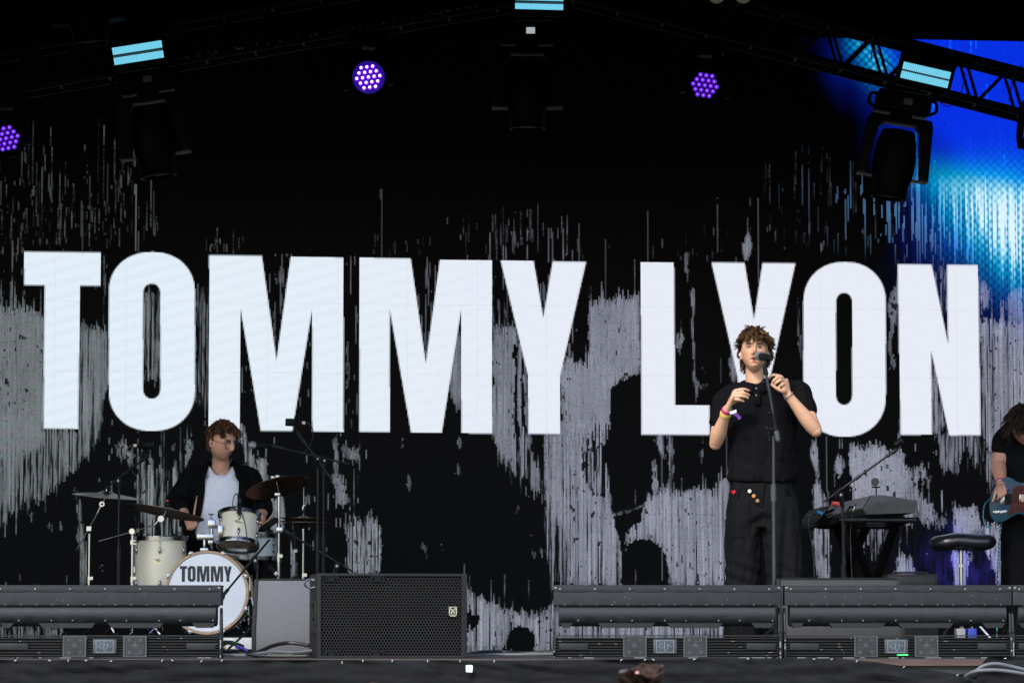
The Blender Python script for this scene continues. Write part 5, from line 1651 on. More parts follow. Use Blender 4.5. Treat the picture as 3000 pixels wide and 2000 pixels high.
MB().prism([(2438, 1468), (2464, 1470), (2464, 1478), (2452, 1482), (2438, 1477)], lambda x, y, d: P(x, y, 21.72) + Vector((0, d, 0)), 0.08).build("casing", MATS["red_plastic"], t, bevel=0.002)
mic_stand("black boom stand with an empty clip in front of the keyboard", 2469, 1460, 21.0, ((2414, 1469, 20.97), (2628, 1315, 20.97)), z0=0.0)
t = thing("microphone_clip", "empty black microphone clip at the end of the keyboard boom", "microphone clip", P(2632, 1302, 20.97))
mb = MB()
mb.tube([P(2624, 1318, 20.97), P(2632, 1305, 20.97)], 0.011, 10)
mb.build("swivel", m_black, t)
MB().tube([P(2623, 1303, 20.96), P(2643, 1289, 20.95)], [0.019, 0.022], 16).build("clip_tube", m_blacksat, t)
t = thing("gooseneck_stand", "thin black stand with a round disc end behind the keyboard", "stand", (P(2565, 1450, 22.6).x, 22.6, 0))
MB().tube([Vector((P(2567, 1450, 22.6).x, 22.6, 0.02)), P(2567, 1428, 22.6)], 0.0045, 8).build("pole", m_black, t)
mb = MB(); mb.bar(P(2555, 1426, 22.6), P(2578, 1426, 22.6), 0.02, 0.01); mb.build("cross_bar", m_black, t)
MB().lathe([(0.001, -0.006), (0.024, -0.006), (0.026, 0), (0.024, 0.006), (0.001, 0.007)], P(2564, 1411, 22.6), Vector((0, -1, 0)), 24).build("disc", M("disc_grey", (0.035, 0.037, 0.04), rough=0.5), t)
mb = MB()
x_ = P(2567, 1450, 22.6).x
mb.lathe([(0.11, 0), (0.11, 0.012), (0.02, 0.025)], Vector((x_, 22.6, 0)), Vector((0, 0, 1)), 24); mb.build("foot", m_black, t)

# ------------------------------------------------------------------ stool
YQ = 21.45
t = thing("stage_stool", "black padded stool with saddle seat and chrome post", "stool", (P(2815, 1900, YQ).x, YQ, 0))
c0 = P(2820, 1588, YQ)
k = 1 / S(YQ)
secs = []
for i in range(21):
    u = -1 + 2 * i / 20
    x = c0.x + u * 96 * k
    rr = max(0.08, (1 - abs(u) ** 6)) ** 0.5
    bump = 0.004 * math.cos(u * 7) + 0.010 * math.exp(-((u + 0.25) / 0.2) ** 2) - 0.012 * math.exp(-((u + 0.72) / 0.2) ** 2)
    secs.append((Vector((x, YQ, c0.z + bump * 0.6 - 0.012 * (u + .2) * 0)), 0.052 * rr, 0.17 * rr))
m_vinyl = M("black_vinyl", (0.008, 0.008, 0.009), rough=0.3, var=0.3, scale=20, bump=0.2, bscale=60)
mb = MB(); mb.loft(secs, n=28, xhint=Vector((0, 0, 1)), power=2.6)
mb.build("seat", m_vinyl, t, smooth=60)
cx = P(2815, 1600, YQ).x
mb = MB()
mb.tube([Vector((cx, YQ, 0.12)), Vector((cx, YQ, c0.z - 0.03))], 0.012, 12)
mb.tube([Vector((cx, YQ, 0.10)), Vector((cx, YQ, 0.42))], 0.016, 12)
mb.build("post", m_chrome, t)
MB().tube([Vector((cx, YQ, P(2815, 1660, YQ).z)), Vector((cx, YQ, P(2815, 1652, YQ).z))], 0.024, 12).build("collar", M("pale_collar", (0.6, 0.6, 0.6), rough=0.4), t)
mb = MB(); mb.tube([P(2838, 1620, YQ - .02), P(2842, 1633, YQ - .03)], 0.006, 8); mb.ball(P(2836, 1638, YQ - .03), 0.007, 8, 6); mb.ball(P(2848, 1634, YQ - .03), 0.007, 8, 6); mb.tube([P(2836, 1638, YQ - .03), P(2848, 1634, YQ - .03)], 0.004, 6)
mb.build("height_wing_bolt", m_chrome, t)
mb = MB(); tripod(mb, cx, YQ, 0, 0.3, 0.27, 0.010); mb.build("tripod_base", m_chrome, t)
# ------------------------------------------------------------------ people
def gs(a, s):
    return np.exp(-(a / s) ** 2)

def head_mesh(F, U, c, scale=1.0, mouth=0.3, nu=96, nv=72, jaw=1.0, nose=1.0):
    """closed head surface; returns MB and the 3x3 (columns: right, forward, up)"""
    F = Vector(F).normalized(); U = Vector(U); U = (U - F * U.dot(F)).normalized(); X = U.cross(F).normalized()
    th = np.linspace(0, 2 * np.pi, nu, endpoint=False)
    ph = np.linspace(0, np.pi, nv + 1)[1:-1]
    T, PH = np.meshgrid(th, ph)
    dx = np.sin(PH) * np.cos(T); dy = np.sin(PH) * np.sin(T); dz = np.cos(PH)
    t = np.clip(-dz, 0, 1)
    x = 0.0735 * dx * (1 - 0.26 * jaw * t ** 1.7) * (1 + 0.05 * gs(dz - 0.35, 0.4))
    yf = np.where(dy > 0, 0.090 * np.abs(dy) ** 0.86, -0.100 * np.abs(dy) * (1 - 0.42 * t ** 1.4))
    y = yf
    z = 0.118 * dz
    fr = np.clip(dy * 3, 0, 1)
    y = y - 0.016 * gs(z + 0.118, 0.016) * np.clip(0.6 - dy, 0, 1)
    x = x * (1 + 0.06 * gs(z + 0.066, 0.022) * np.clip(1 - dy, 0, 1))
    y = y + fr * (0.010 * gs(x, 0.028) * gs(z + 0.100, 0.016))
    # nose
    hz = np.interp(z, [-0.060, -0.047, -0.040, -0.030, -0.005, 0.012, 0.03], [0, 0.006, 0.021, 0.027, 0.016, 0.009, 0.0]) * nose
    wz = np.interp(z, [-0.05, -0.035, 0.0, 0.03], [0.0155, 0.0125, 0.0075, 0.009])
    y = y + fr * hz * np.exp(-(x / wz) ** 2)
    y = y + fr * 0.008 * gs(np.abs(x) - 0.0135, 0.005) * gs(z + 0.039, 0.0065)
    y = y - fr * 0.011 * gs(np.abs(x) - 0.030, 0.0145) * gs(z - 0.005, 0.0105)
    y = y + fr * 0.0045 * gs(np.abs(x) - 0.028, 0.022) * gs(z - 0.024, 0.008)
    y = y + fr * 0.004 * gs(np.abs(x) - 0.046, 0.016) * gs(z + 0.022, 0.018)
    y = y + fr * (0.007 * gs(x, 0.021) * gs(z + 0.0600, 0.0055) + 0.0075 * gs(x, 0.018) * gs(z + 0.074 + 0.006 * mouth, 0.0065))
    y = y - fr * (0.008 + 0.012 * mouth) * gs(x, 0.017) * gs(z + 0.0672 + 0.003 * mouth, 0.0032 + 0.0045 * mouth)
    y = y - fr * 0.004 * gs(x, 0.02) * gs(z + 0.088, 0.006)
    pts = np.stack([x, y, z], -1).reshape(-1, 3) * scale
    A = np.array([list(X), list(F), list(U)])
    W = pts @ A + np.array(list(c))
    mb = MB()
    n = nv - 1
    vs = [tuple(p) for p in W]
    top = Vector(c) + U * 0.118 * scale; bot = Vector(c) - U * 0.116 * scale
    vs += [tuple(top), tuple(bot)]
    fs = []
    for j in range(n - 1):
        for i in range(nu):
            a = j * nu + i; b = j * nu + (i + 1) % nu
            fs.append((a, a + nu, b + nu, b))
    Tn = n * nu
    for i in range(nu):
        fs.append((Tn, i, (i + 1) % nu)); fs.append((Tn + 1, (n - 1) * nu + (i + 1) % nu, (n - 1) * nu + i))
    mb.add(vs, fs)
    # ears
    for s in (-1, 1):
        ec = Vector(c) + X * (s * 0.076 * scale) - F * (0.010 * scale) - U * (0.014 * scale)
        M3 = Matrix((X * 1.0, F, U)).transposed()
        M3 = M3 @ Matrix.Rotation(R(s * 22), 3, 'Z') @ Matrix.Rotation(R(8), 3, 'X')
        mb.ball(ec, (0.009 * scale, 0.019 * scale, 0.031 * scale), 14, 12, M3)
    return mb, A

def limb(mb, pts, rs, n=18, k=5, flat=1.0, xhint=None):
    q = catmull([(p[0], p[1], p[2], r) for p, r in zip(pts, rs)], k)
    secs = [(Vector((a[0], a[1], a[2])), a[3], a[3] * flat) for a in q]
    c0, c1 = secs[0], secs[-1]
    d0 = (secs[0][0] - secs[1][0]).normalized(); d1 = (secs[-1][0] - secs[-2][0]).normalized()
    pre = [(c0[0] + d0 * c0[1] * h, c0[1] * w, c0[2] * w) for h, w in ((0.95, 0.25), (0.75, 0.65), (0.4, 0.9))]
    post = [(c1[0] + d1 * c1[1] * h, c1[1] * w, c1[2] * w) for h, w in ((0.4, 0.9), (0.75, 0.65), (0.95, 0.25))]
    mb.loft(pre + secs + post, n=n, xhint=xhint or Vector((1, 0.2, 0.1)))

def hand(mb, wrist, knuckles, fingers, thumb, rw=0.026, th=0.014):
    """palm from wrist to knuckle line (list of 4 points), fingers as point lists"""
    kc = sum((Vector(k) for k in knuckles), Vector()) / 4
    wd = (Vector(knuckles[0]) - Vector(knuckles[3])).normalized()
    half = (Vector(knuckles[0]) - Vector(knuckles[3])).length / 2 + 0.006
    w = Vector(wrist)
    mb.loft([(w - (kc - w) * 0.12, rw, rw * .72), (w, rw, rw * .7), (w + (kc - w) * .35, half * .95, th * 1.15), (w + (kc - w) * .75, half * 1.02, th), (kc, half, th * .8), (kc + (kc - w) * .06, half * .8, th * .5)], n=16, xhint=wd, power=2.4)
    for k, f in zip(knuckles, fingers):
        pts = [w + (Vector(k) - w) * 0.72, Vector(k)] + [Vector(p) for p in f]
        rs = [0.0095, 0.0098] + [0.0092, 0.0086, 0.0072][:len(f)]
        mb.tube(pts, rs, 10, k=3, rnd=True)
    tp = [w + (kc - w) * 0.15] + [Vector(p) for p in thumb]
    mb.tube(tp, [0.014, 0.0125, 0.0105, 0.0085][:len(tp)], 10, k=3, rnd=True)

def skin_colors(me, heads, base, lip=(0.42, 0.13, 0.11), org=Vector(), stubble=0.0, blush=0.15):
    co = coords(me)
    rgb = np.tile(np.array(base, float), (len(co), 1))
    n1 = vnoise(co * 6.0, 3)
    rgb *= (1 + 0.05 * n1)[:, None]
    rgb[:, 1] *= 1 - 0.03 * vnoise(co * 11, 5); rgb[:, 2] *= 1 - 0.05 * vnoise(co * 9, 6)
    for c, A, sc, mouth in heads:
        l = ((co - np.array(list(c))) @ A.T) / sc
        x, y, z = l[:, 0], l[:, 1], l[:, 2]
        near = (np.abs(x) < 0.1) & (np.abs(z) < 0.14) & (y > 0.0)
        lipm = np.clip(gs(x, 0.023) * 1.7 - 0.6, 0, 1) * np.clip((gs(z + 0.0605, 0.0060) + gs(z + 0.074 + .006 * mouth, 0.0075)) * 1.6 - 0.5, 0, 1) * near * (y > 0.06)
        rgb = rgb * (1 - lipm[:, None]) + np.array(lip) * lipm[:, None]
        ins = np.clip(gs(x, 0.015) * gs(z + 0.0672 + .003 * mouth, 0.003 + 0.005 * mouth) * 2.2 - 1.0, 0, 1) * near * (y > 0.05) * (mouth > 0.1)
        rgb = rgb * (1 - ins[:, None]) + np.array((0.03, 0.008, 0.008)) * ins[:, None]
        eye_shade = 0.42 * gs(np.abs(x) - 0.030, 0.020) * gs(z - 0.006, 0.014) * near * (y > .05) + 0.12 * gs(np.abs(x) - 0.028, 0.016) * gs(z + 0.012, 0.006) * near  # shade of the eye sockets painted into the skin colour
        rgb *= 1 - eye_shade[:, None] * np.array([0.8, 1.0, 1.0])
        ns = np.clip(gs(np.abs(x) - 0.0075, 0.0042) * gs(z + 0.0475, 0.0045) * 1.6 - 0.35, 0, 1) * near * (y > .06)
        rgb = rgb * (1 - 0.85 * ns[:, None]) + np.array((0.05, 0.012, 0.01)) * 0.85 * ns[:, None]
        nl = 0.16 * gs(np.abs(x) - 0.020 - 0.25 * np.clip(-0.045 - z, 0, .03), 0.004) * gs(z + 0.050, 0.014) * near
        rgb *= 1 - nl[:, None]
        bl = blush * gs(np.abs(x) - 0.045, 0.02) * gs(z + 0.03, 0.022) * near + blush * gs(x, 0.016) * gs(z + 0.035, 0.014) * near * (y > .07)
        rgb *= 1 - bl[:, None] * np.array([0.05, 0.55, 0.6])
        if stubble:
            st = stubble * np.clip(gs(np.sqrt((x / 0.066) ** 2 + ((z + 0.092) / 0.040) ** 2), 1.0), 0, 1) * np.clip((-0.035 - z) / 0.03, 0, 1) * (y > -0.02) * (1 - lipm)
            rgb = rgb * (1 - st[:, None]) + np.array((0.12, 0.055, 0.03)) * st[:, None]
    point_color(me, "skin", np.clip(rgb, 0.005, 1))

m_skin = M("skin", (0.5, 0.3, 0.2), rough=0.48, var=0.06, scale=60, attr="skin", bump=0.12, bscale=260, sss=0.12, spec=0.4)

def shift(me, org):
    co = coords(me); co -= np.array(list(org)); set_coords(me, co)

def eyes(t, A, c, sc, look=(0, 0), iris=(0.10, 0.13, 0.15), lid=(0.42, 0.25, 0.18), opened=0.6, brow=(0.05, 0.028, 0.016), me=None):
    """almond eyes, lids and brows laid on the face surface found by ray casting"""
    from mathutils.bvhtree import BVHTree
    X, F, U = Vector(A[0]), Vector(A[1]), Vector(A[2])
    org = ORG.get(t.name, Vector())
    c = Vector(c)
    co = coords(me) + np.array(list(org))
    l = (co - np.array(list(c))) @ A.T / sc
    keep = (np.abs(l[:, 0]) < 0.09) & (np.abs(l[:, 2]) < 0.09) & (l[:, 1] > 0.0)
    polys = [tuple(p.vertices) for p in me.polygons if keep[p.vertices[0]]]
    tree = BVHTree.FromPolygons([Vector(v) for v in co], polys)
    def face(x, z, off=0.0):
        o_ = c + (X * x + U * z + F * 0.25) * sc
        h = tree.ray_cast(o_, -F)
        p = h[0] if h[0] is not None else c + (X * x + U * z + F * 0.075) * sc
        return p + F * off
    m_eye = M("eye_white", (0.33,0.31,0.30), rough=0.25, var=0.03)
    m_iris = M("iris_" + t.name, iris, rough=0.15, var=0.3, scale=300)
    m_lid = M("eyelid_" + t.name, lid, rough=0.5, var=0.05)
    m_brow = M("brow_" + t.name, brow, rough=0.8, var=0.3, scale=200)
    for s in (-1, 1):
        ez = 0.0035
        up, dn = 0.0062 * opened, 0.0052 * opened
        W_ = 0.0145
        n = 12
        top = []; bot = []; mid = []
        for i in range(n + 1):
            u = -1 + 2 * i / n
            k = (1 - abs(u) ** 2.2)
            tilt = 0.0014 * s * u
            top.append((0.0305 * s + W_ * u, ez + up * k + tilt)); bot.append((0.0305 * s + W_ * u, ez - dn * k + tilt)); mid.append((0.0305 * s + W_ * u, ez + tilt))
        vs = [face(x, z, 0.0012) for x, z in top] + [face(x, z, 0.0024) for x, z in mid] + [face(x, z, 0.0012) for x, z in bot]
        fs = []
        for j in range(2):
            for i in range(n):
                a_ = j * (n + 1) + i
                fs.append((a_, a_ + n + 1, a_ + n + 2, a_ + 1))
        vs += [v - F * 0.006 for v in vs[:]]
        eb = MB().add(vs, fs).build("eye", m_eye, t, smooth=180)
        ir = min(0.0058, (up + dn) * 0.62)
        ic = (0.0305 * s + look[0], ez + look[1])
        ring = []
        for i in range(16):
            a_ = 6.2832 * i / 16
            zz = ic[1] + 0.0058 * math.sin(a_)
            zz = max(min(zz, ez + up * 0.97), ez - dn * 0.97)
            ring.append(face(ic[0] + 0.0058 * math.cos(a_), zz, 0.0034))
        MB().add(ring, [tuple(range(16))]).build("iris", m_iris, eb, smooth=0)
        MB().tube([face(x, z + 0.0016, 0.0012) for x, z in top], [0.0006] + [0.0021] * (n - 1) + [0.0006], 8).build("eyelid", m_lid, eb)
        MB().tube([face(x, z, 0.0026) for x, z in top], [0.0003] + [0.0012] * (n - 1) + [0.0004], 6).build("lash_line", m_brow, eb)
        MB().tube([face(x, z - 0.0008, 0.0008) for x, z in bot], [0.0005] + [0.0012] * (n - 1) + [0.0005], 6).build("eyelid", m_lid, eb)
        MB().tube([face(x, z + 0.0058 + 0.0005, 0.0006) for x, z in top[2:-1]], 0.0009, 6).build("lid_crease", m_lid, eb)
        bp = []
        for i in range(7):
            u = i / 6
            bp.append(face(s * (0.0125 + 0.038 * u), 0.0188 + 0.0065 * math.sin(u * 2.3) - 0.003 * u, 0.0006))
        MB().tube(bp, [0.0024, 0.0042, 0.0046, 0.0044, 0.0037, 0.0028, 0.001], 8, k=2).build("eyebrow", m_brow, t)
    return face

def hair(t, A, c, sc, n, hairline, flow, length, curl, cols, rad=0.006, seed=1, lift=0.5, cap_off=1.045, grav=0.35, name="hair", seg=7, strands=8, vol=0.0):
    """tapered locks rooted on the scalp"""
    r_ = random.Random(seed)
    X, F, U = Vector(A[0]), Vector(A[1]), Vector(A[2]); c = Vector(c)
    mb = MB(); col = []
    def vk(d):
        return cap_off * (1 + vol * min(1.0, max(0.0, (d[2] + 0.15) / 0.55)))
    def scalp(d, k):
        t_ = max(0, -d[2])
        x = 0.0735 * d[0] * (1 + 0.05 * math.exp(-((d[2] - .35) / .4) ** 2)) * (1 - .2 * t_ ** 1.7)
        y = 0.09 * abs(d[1]) ** .86 if d[1] > 0 else -0.1 * abs(d[1]) * (1 - .3 * t_ ** 1.4)
        return (X * x + F * y + U * (0.118 * d[2])) * (sc * k) + c
    # cap
    vs = []; fs = []; nu, nv = 40, 26
    idx = {}
    for j in range(nv + 1):
        ph = math.pi * 0.80 * j / nv
        for i in range(nu):
            th = 2 * math.pi * i / nu
            d = (math.sin(ph) * math.cos(th), math.sin(ph) * math.sin(th), math.cos(ph))
            if hairline(d) or j == 0:
                idx[(j, i)] = len(vs); vs.append(scalp(d, vk(d)))
    for j in range(nv):
        for i in range(nu):
            q = [(j, i), (j + 1, i), (j + 1, (i + 1) % nu), (j, (i + 1) % nu)]
            if all(k in idx for k in q):
                fs.append(tuple(idx[k] for k in q))
    mb.add(vs, fs)
    col += [cols[0]] * len(vs)
    cnt = 0
    while cnt < n:
        v = Vector((r_.gauss(0, 1), r_.gauss(0, 1), r_.gauss(0, 1))).normalized()
        if v.z < -0.75 or not hairline(v):
            continue
        cnt += 1
        p = scalp(v, vk(v) * 0.985)
        nrm = (X * v.x / .0735 + F * v.y / .095 + U * v.z / .118).normalized()
        fl = flow(v)
        fd = (X * fl[0] + F * fl[1] + U * fl[2])
        d = (nrm * lift + fd + Vector((r_.gauss(0, .16), r_.gauss(0, .16), r_.gauss(0, .16)))).normalized()
        L = length(v) * r_.uniform(0.7, 1.2) * sc
        ph = r_.uniform(0, 6.28); cs = r_.choice((-1, 1))
        pts = [p]
        a1, b1 = frame_from(d)
        for i in range(seg):
            u = (i + 1) / seg
            a1, b1 = frame_from(d, a1)
            w = curl * u
            dd = d + a1 * (w * math.cos(ph + cs * u * 6.5)) + b1 * (w * math.sin(ph + cs * u * 6.5))
            dd -= Vector((0, 0, grav * (0.35 + u)))
            q = p + dd.normalized() * (L / seg)
            # keep outside the skull
            l = Vector(((q - c).dot(X) / (.0735 * sc), (q - c).dot(F) / (.095 * sc), (q - c).dot(U) / (.118 * sc)))
            lim = vk(l.normalized())
            if l.length < lim:
                q = c + (q - c) * (lim * 1.005 / max(l.length, 1e-3))
            p = q; pts.append(p)
        base = cols[r_.randrange(1, len(cols))]
        jit = r_.uniform(0.75, 1.3)
        for q_ in range(strands):
            o = len(mb.v)
            ra = rad * sc * math.sqrt(r_.random()) * 1.5; an = r_.uniform(0, 6.28)
            off = a1 * (ra * math.cos(an)) + b1 * (ra * math.sin(an))
            fr_ = r_.uniform(0.75, 1.12)
            sp = []
            for i, p_ in enumerate(pts):
                u = i / seg
                sp.append(pts[0] + (p_ - pts[0]) * fr_ + off * (1 - 0.55 * u) + Vector((r_.gauss(0, 1), r_.gauss(0, 1), r_.gauss(0, 1))) * (0.0012 * u * sc))
            w0 = rad * 0.24 * sc
            mb.tube(sp, [w0 * (1 - 0.75 * (i / seg) ** 1.5) for i in range(seg + 1)], 4, cap=False)
            k = len(mb.v) - o
            j2 = jit * r_.uniform(0.8, 1.25)
            for i in range(k):
                u = (i // 4) / seg
                col.append([base[w] * j2 * (0.7 + 0.45 * u) for w in range(3)])
    org = ORG.get(t.name, Vector())
    mb.v = [(a - org.x, b - org.y, e - org.z) for a, b, e in mb.v]
    me = bpy.data.meshes.new(name); me.from_pydata(mb.v, [], mb.f)
    point_color(me, "haircol", np.array(col))
    return link(name, me, M("hair_strands", (0.05, 0.03, 0.02), rough=0.5, var=0.15, scale=200, attr="haircol", spec=0.22), t, smooth=180)

def cloth_mesh(mb, voxel, amp, seed, org, fold_dir=(0, 0, 1), freq=1.0, smooth=5, wrinkle=None):
    me = remeshed(mb, voxel, smooth)
    co = coords(me); no = normals(me)
    p = co.copy()
    f = np.array(fold_dir, float)
    # folds run along fold_dir: compress coordinates along it
    pl = p - np.outer(p @ f, f) * 0.75
    d = amp * (0.7 * vnoise(pl * 5.0 * freq, seed) + 0.45 * vnoise(pl * 11.0 * freq, seed + 1) + 0.25 * vnoise(pl * 23 * freq, seed + 2))
    if wrinkle is not None:
        d = d + wrinkle(p)
    co = co + no * d[:, None] - np.array(list(org))
    set_coords(me, co)
    return me

def torso_secs(rows, k=5):
    """rows: (x, y, z, rx, ry)"""
    q = catmull(rows, k)
    return [(Vector((a[0], a[1], a[2])), a[3], a[4]) for a in q]

def px_rows(rows):
    """rows of (px centre, py, Y, half width px, half depth m)"""
    out = []
    for px, py, Y, hw, hd in rows:
        p = P(px, py, Y)
        out.append((p.x, p.y, p.z, hw / S(Y), hd))
    return out

def shoe(mb, ankle, dirv, z0, L=0.27):
    d = Vector((dirv[0], dirv[1], 0)).normalized()
    b = Vector((ankle[0], ankle[1], z0))
    secs = []
    for u, w, h in ((-0.25, 0.03, 0.03), (-0.2, 0.036, 0.045), (0, 0.038, 0.052), (0.25, 0.044, 0.04), (0.55, 0.047, 0.032), (0.7, 0.035, 0.024), (0.76, 0.012, 0.012)):
        secs.append((b + d * (u * L) + Vector((0, 0, h)), w, h))
    mb.loft(secs, n=16, xhint=Vector((-d.y, d.x, 0)))
# ------------------------------------------------------------------ the singer
YA = 20.0
fx = P(2235, 1900, YA).x
sg = thing("person", "singer in black polo shirt and wide black trousers holding the microphone stand", "person", (fx, YA, 0))
so = ORG[sg.name]
Fh = Vector((-0.07, -1.0, 0.27)); Uh = Vector((0.045, 0.25, 1.0))
hc = P(2211, 1032, YA - 0.01)
HS = 1.0
body, A1 = head_mesh(Fh, Uh, hc, HS, mouth=0.8, jaw=1.25, nose=1.25)
neck0 = P(2214, 1150, YA + 0.035); neck1 = hc + Vector((0, 0.035, -0.045))
limb(body, [neck0, (neck0 + neck1) / 2 + Vector((0, 0.0, 0)), neck1], [0.062, 0.0535, 0.053], n=20, flat=1.05)
body.loft(torso_secs(px_rows([(2230, 1128, YA + .03, 40, .06), (2228, 1150, YA + .035, 84, .065), (2230, 1220, YA + .03, 84, .075), (2232, 1330, YA + .025, 72, .075), (2235, 1430, YA + .02, 70, .08), (2235, 1500, YA + .02, 70, .08)])), n=28, power=2.4)
shR = P(2121, 1168, YA + .04); elR = P(2096, 1300, YA - .02); wrR = P(2131, 1197, YA - .175)
shL = P(2338, 1149, YA + .04); elL = P(2390, 1262, YA - .12); wrL = P(2306, 1154, YA - .18)
def lerp(a, b, t):
    return a + (b - a) * t
def arm(mb, sh, el, wr, k=1.0):
    limb(mb, [sh, lerp(sh, el, .45), lerp(sh, el, .85), el], [0.050 * k, 0.045 * k, 0.040 * k, 0.037 * k], n=18)
    limb(mb, [el, lerp(el, wr, .12), lerp(el, wr, .35), lerp(el, wr, .75), wr], [0.037 * k, 0.042 * k, 0.043 * k, 0.031 * k, 0.0265 * k], n=18, flat=0.92)
arm(body, shR, elR, wrR, 0.96)
arm(body, shL, elL, wrL, 0.98)
Yr_ = YA - .215
kR = [P(2152, 1145, Yr_), P(2150, 1154, Yr_ - .004), P(2147, 1162, Yr_ - .002), P(2142, 1170, Yr_ + .004)]
fR = [[P(2174, 1140, Yr_ - .012), P(2185, 1141, Yr_ - .006), P(2194, 1144, Yr_ + .004)],
      [P(2174, 1151, Yr_ - .018), P(2186, 1153, Yr_ - .012), P(2195, 1157, Yr_ + .002)],
      [P(2170, 1160, Yr_ - .018), P(2182, 1162, Yr_ - .012), P(2191, 1166, Yr_)],
      [P(2160, 1170, Yr_ - .012), P(2170, 1172, Yr_ - .006), P(2178, 1175, Yr_ + .004)]]
hand(body, wrR, kR, fR, [P(2145, 1180, Yr_ + .035), P(2162, 1172, Yr_ + .045), P(2178, 1164, Yr_ + .045)])
Yl_ = YA - .215
kL = [P(2290, 1104, Yl_), P(2295, 1110, Yl_ + .012), P(2299, 1117, Yl_ + .022), P(2303, 1126, Yl_ + .028)]
fL = [[P(2271, 1098, Yl_ - .012), P(2261, 1100, Yl_ - .016), P(2254, 1105, Yl_ - .012)],
      [P(2279, 1106, Yl_ - .02), P(2269, 1112, Yl_ - .028), P(2263, 1119, Yl_ - .022)],
      [P(2286, 1114, Yl_ - .015), P(2277, 1119, Yl_ - .024), P(2271, 1124, Yl_ - .018)],
      [P(2294, 1125, Yl_ - .002), P(2286, 1129, Yl_ - .010), P(2281, 1133, Yl_ - .006)]]
hand(body, wrL, kL, fL, [P(2293, 1146, Yl_ - .01), P(2275, 1137, Yl_ - .026), P(2260, 1126, Yl_ - .03)])
hipR = P(2190, 1490, YA + .02); knR = P(2180, 1690, YA - .01); anR = P(2178, 1880, YA + .03)
hipL = P(2282, 1490, YA + .02); knL = P(2302, 1690, YA - .03); anL = P(2312, 1880, YA + .02)
for h, k_, a in ((hipR, knR, anR), (hipL, knL, anL)):
    limb(body, [h, lerp(h, k_, .5), k_, lerp(k_, a, .35), a], [0.085, 0.072, 0.055, 0.055, 0.04])
me = remeshed(body, 0.0034, 2, 0.4)
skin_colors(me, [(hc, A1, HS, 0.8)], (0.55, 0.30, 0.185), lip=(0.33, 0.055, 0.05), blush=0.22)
shift(me, so)
link("body", me, m_skin, sg, smooth=180)
X_, F_, U_ = Vector(A1[0]), Vector(A1[1]), Vector(A1[2])
eyes(sg, A1, hc, HS, look=(0.0, 0.0), iris=(0.012, 0.014, 0.016), opened=0.72, brow=(0.03, 0.017, 0.01), lid=(0.36, 0.19, 0.125), me=me)
def hl(d):
    x, y, z = d
    if y > 0.05:
        return z > 0.34 and not (abs(x) < 0.62 and y > 0.55 and z < 0.36)
    if y > -0.3:
        return z > 0.0
    return z > -0.6
def fl(d):
    x, y, z = d
    if y > 0.25 and z > 0.25:
        return (x * 0.35, 0.5, -0.1)
    if y > -0.45 and z > 0.25:
        return (x * 0.35, 0.6, 0.1)
    return (x * 0.5, -0.25, -0.8)
def ln(d):
    x, y, z = d
    if y > -0.2 and z > 0.3:
        return 0.060
    if z > 0.3:
        return 0.055
    return 0.042
cols = [(0.018, 0.010, 0.007), (0.03, 0.016, 0.009), (0.05, 0.025, 0.013), (0.085, 0.043, 0.018), (0.14, 0.075, 0.03), (0.04, 0.02, 0.011)]
hair(sg, A1, hc, HS, 520, hl, fl, ln, 0.95, cols, rad=0.0062, seed=4, lift=0.05, cap_off=1.11, grav=0.8, seg=9, strands=12, vol=0.07)
# in-ear monitors and ear studs
for s in (-1, 1):
    e = hc + X_ * (s * 0.084) - F_ * 0.004 - U_ * 0.016
    MB().ball(e, (0.006, 0.009, 0.012), 10, 8).build("in_ear_monitor", M("clear_iem", (0.55, 0.52, 0.48), rough=0.15, var=0.2, scale=200), sg)
    MB().ball(e - U_ * 0.026 + F_ * 0.004, 0.0035, 8, 6).build("earring", m_chrome, sg)
# polo shirt
m_polo = M("black_waffle_knit", (0.0040,0.0037,0.0047), rough=0.85, var=0.25, scale=30, spec=0.07)
nt = m_polo.node_tree
tcn = [n_ for n_ in nt.nodes if n_.type == 'TEX_COORD'][0]
wv = nt.nodes.new("ShaderNodeTexWave"); wv.bands_direction = 'Z'; wv.inputs["Scale"].default_value = 40.0; wv.inputs["Distortion"].default_value = 0.6
nt.links.new(tcn.outputs["Object"], wv.inputs["Vector"])
bpn = nt.nodes.new("ShaderNodeBump"); bpn.inputs["Strength"].default_value = 0.35; bpn.inputs["Distance"].default_value = 0.003
nt.links.new(wv.outputs["Fac"], bpn.inputs["Height"]); nt.links.new(bpn.outputs["Normal"], nt.nodes["Principled BSDF"].inputs["Normal"])
shirt = MB()
shirt.loft(torso_secs(px_rows([(2218, 1118, YA + .045, 34, .055), (2222, 1132, YA + .04, 62, .075), (2227, 1150, YA + .035, 104, .095), (2230, 1190, YA + .03, 111, .108), (2231, 1240, YA + .025, 104, .115), (2232, 1310, YA + .02, 96, .112), (2233, 1360, YA + .02, 97, .115), (2235, 1392, YA + .015, 103, .125), (2235, 1406, YA + .015, 100, .125), (2235, 1414, YA + .015, 92, .117)])), n=40, power=2.5)
limb(shirt, [P(2165, 1146, YA + .04), shR + Vector((0.005, 0, 0)), lerp(shR, elR, .25), lerp(shR, elR, .52)], [0.052, 0.061, 0.064, 0.061], n=22)
limb(shirt, [P(2290, 1142, YA + .04), shL + Vector((0.0, 0, 0.004)), lerp(shL, elL, .22), lerp(shL, elL, .45)], [0.052, 0.062, 0.065, 0.063], n=22)
def wrk(p):
    z = p[:, 2]
    zb = P(2235, 1395, YA).z
    return 0.0035 * np.sin(z * 70 + 5 * np.sin(p[:, 0] * 9)) * np.exp(-((z - zb - .06) / 0.07) ** 2)
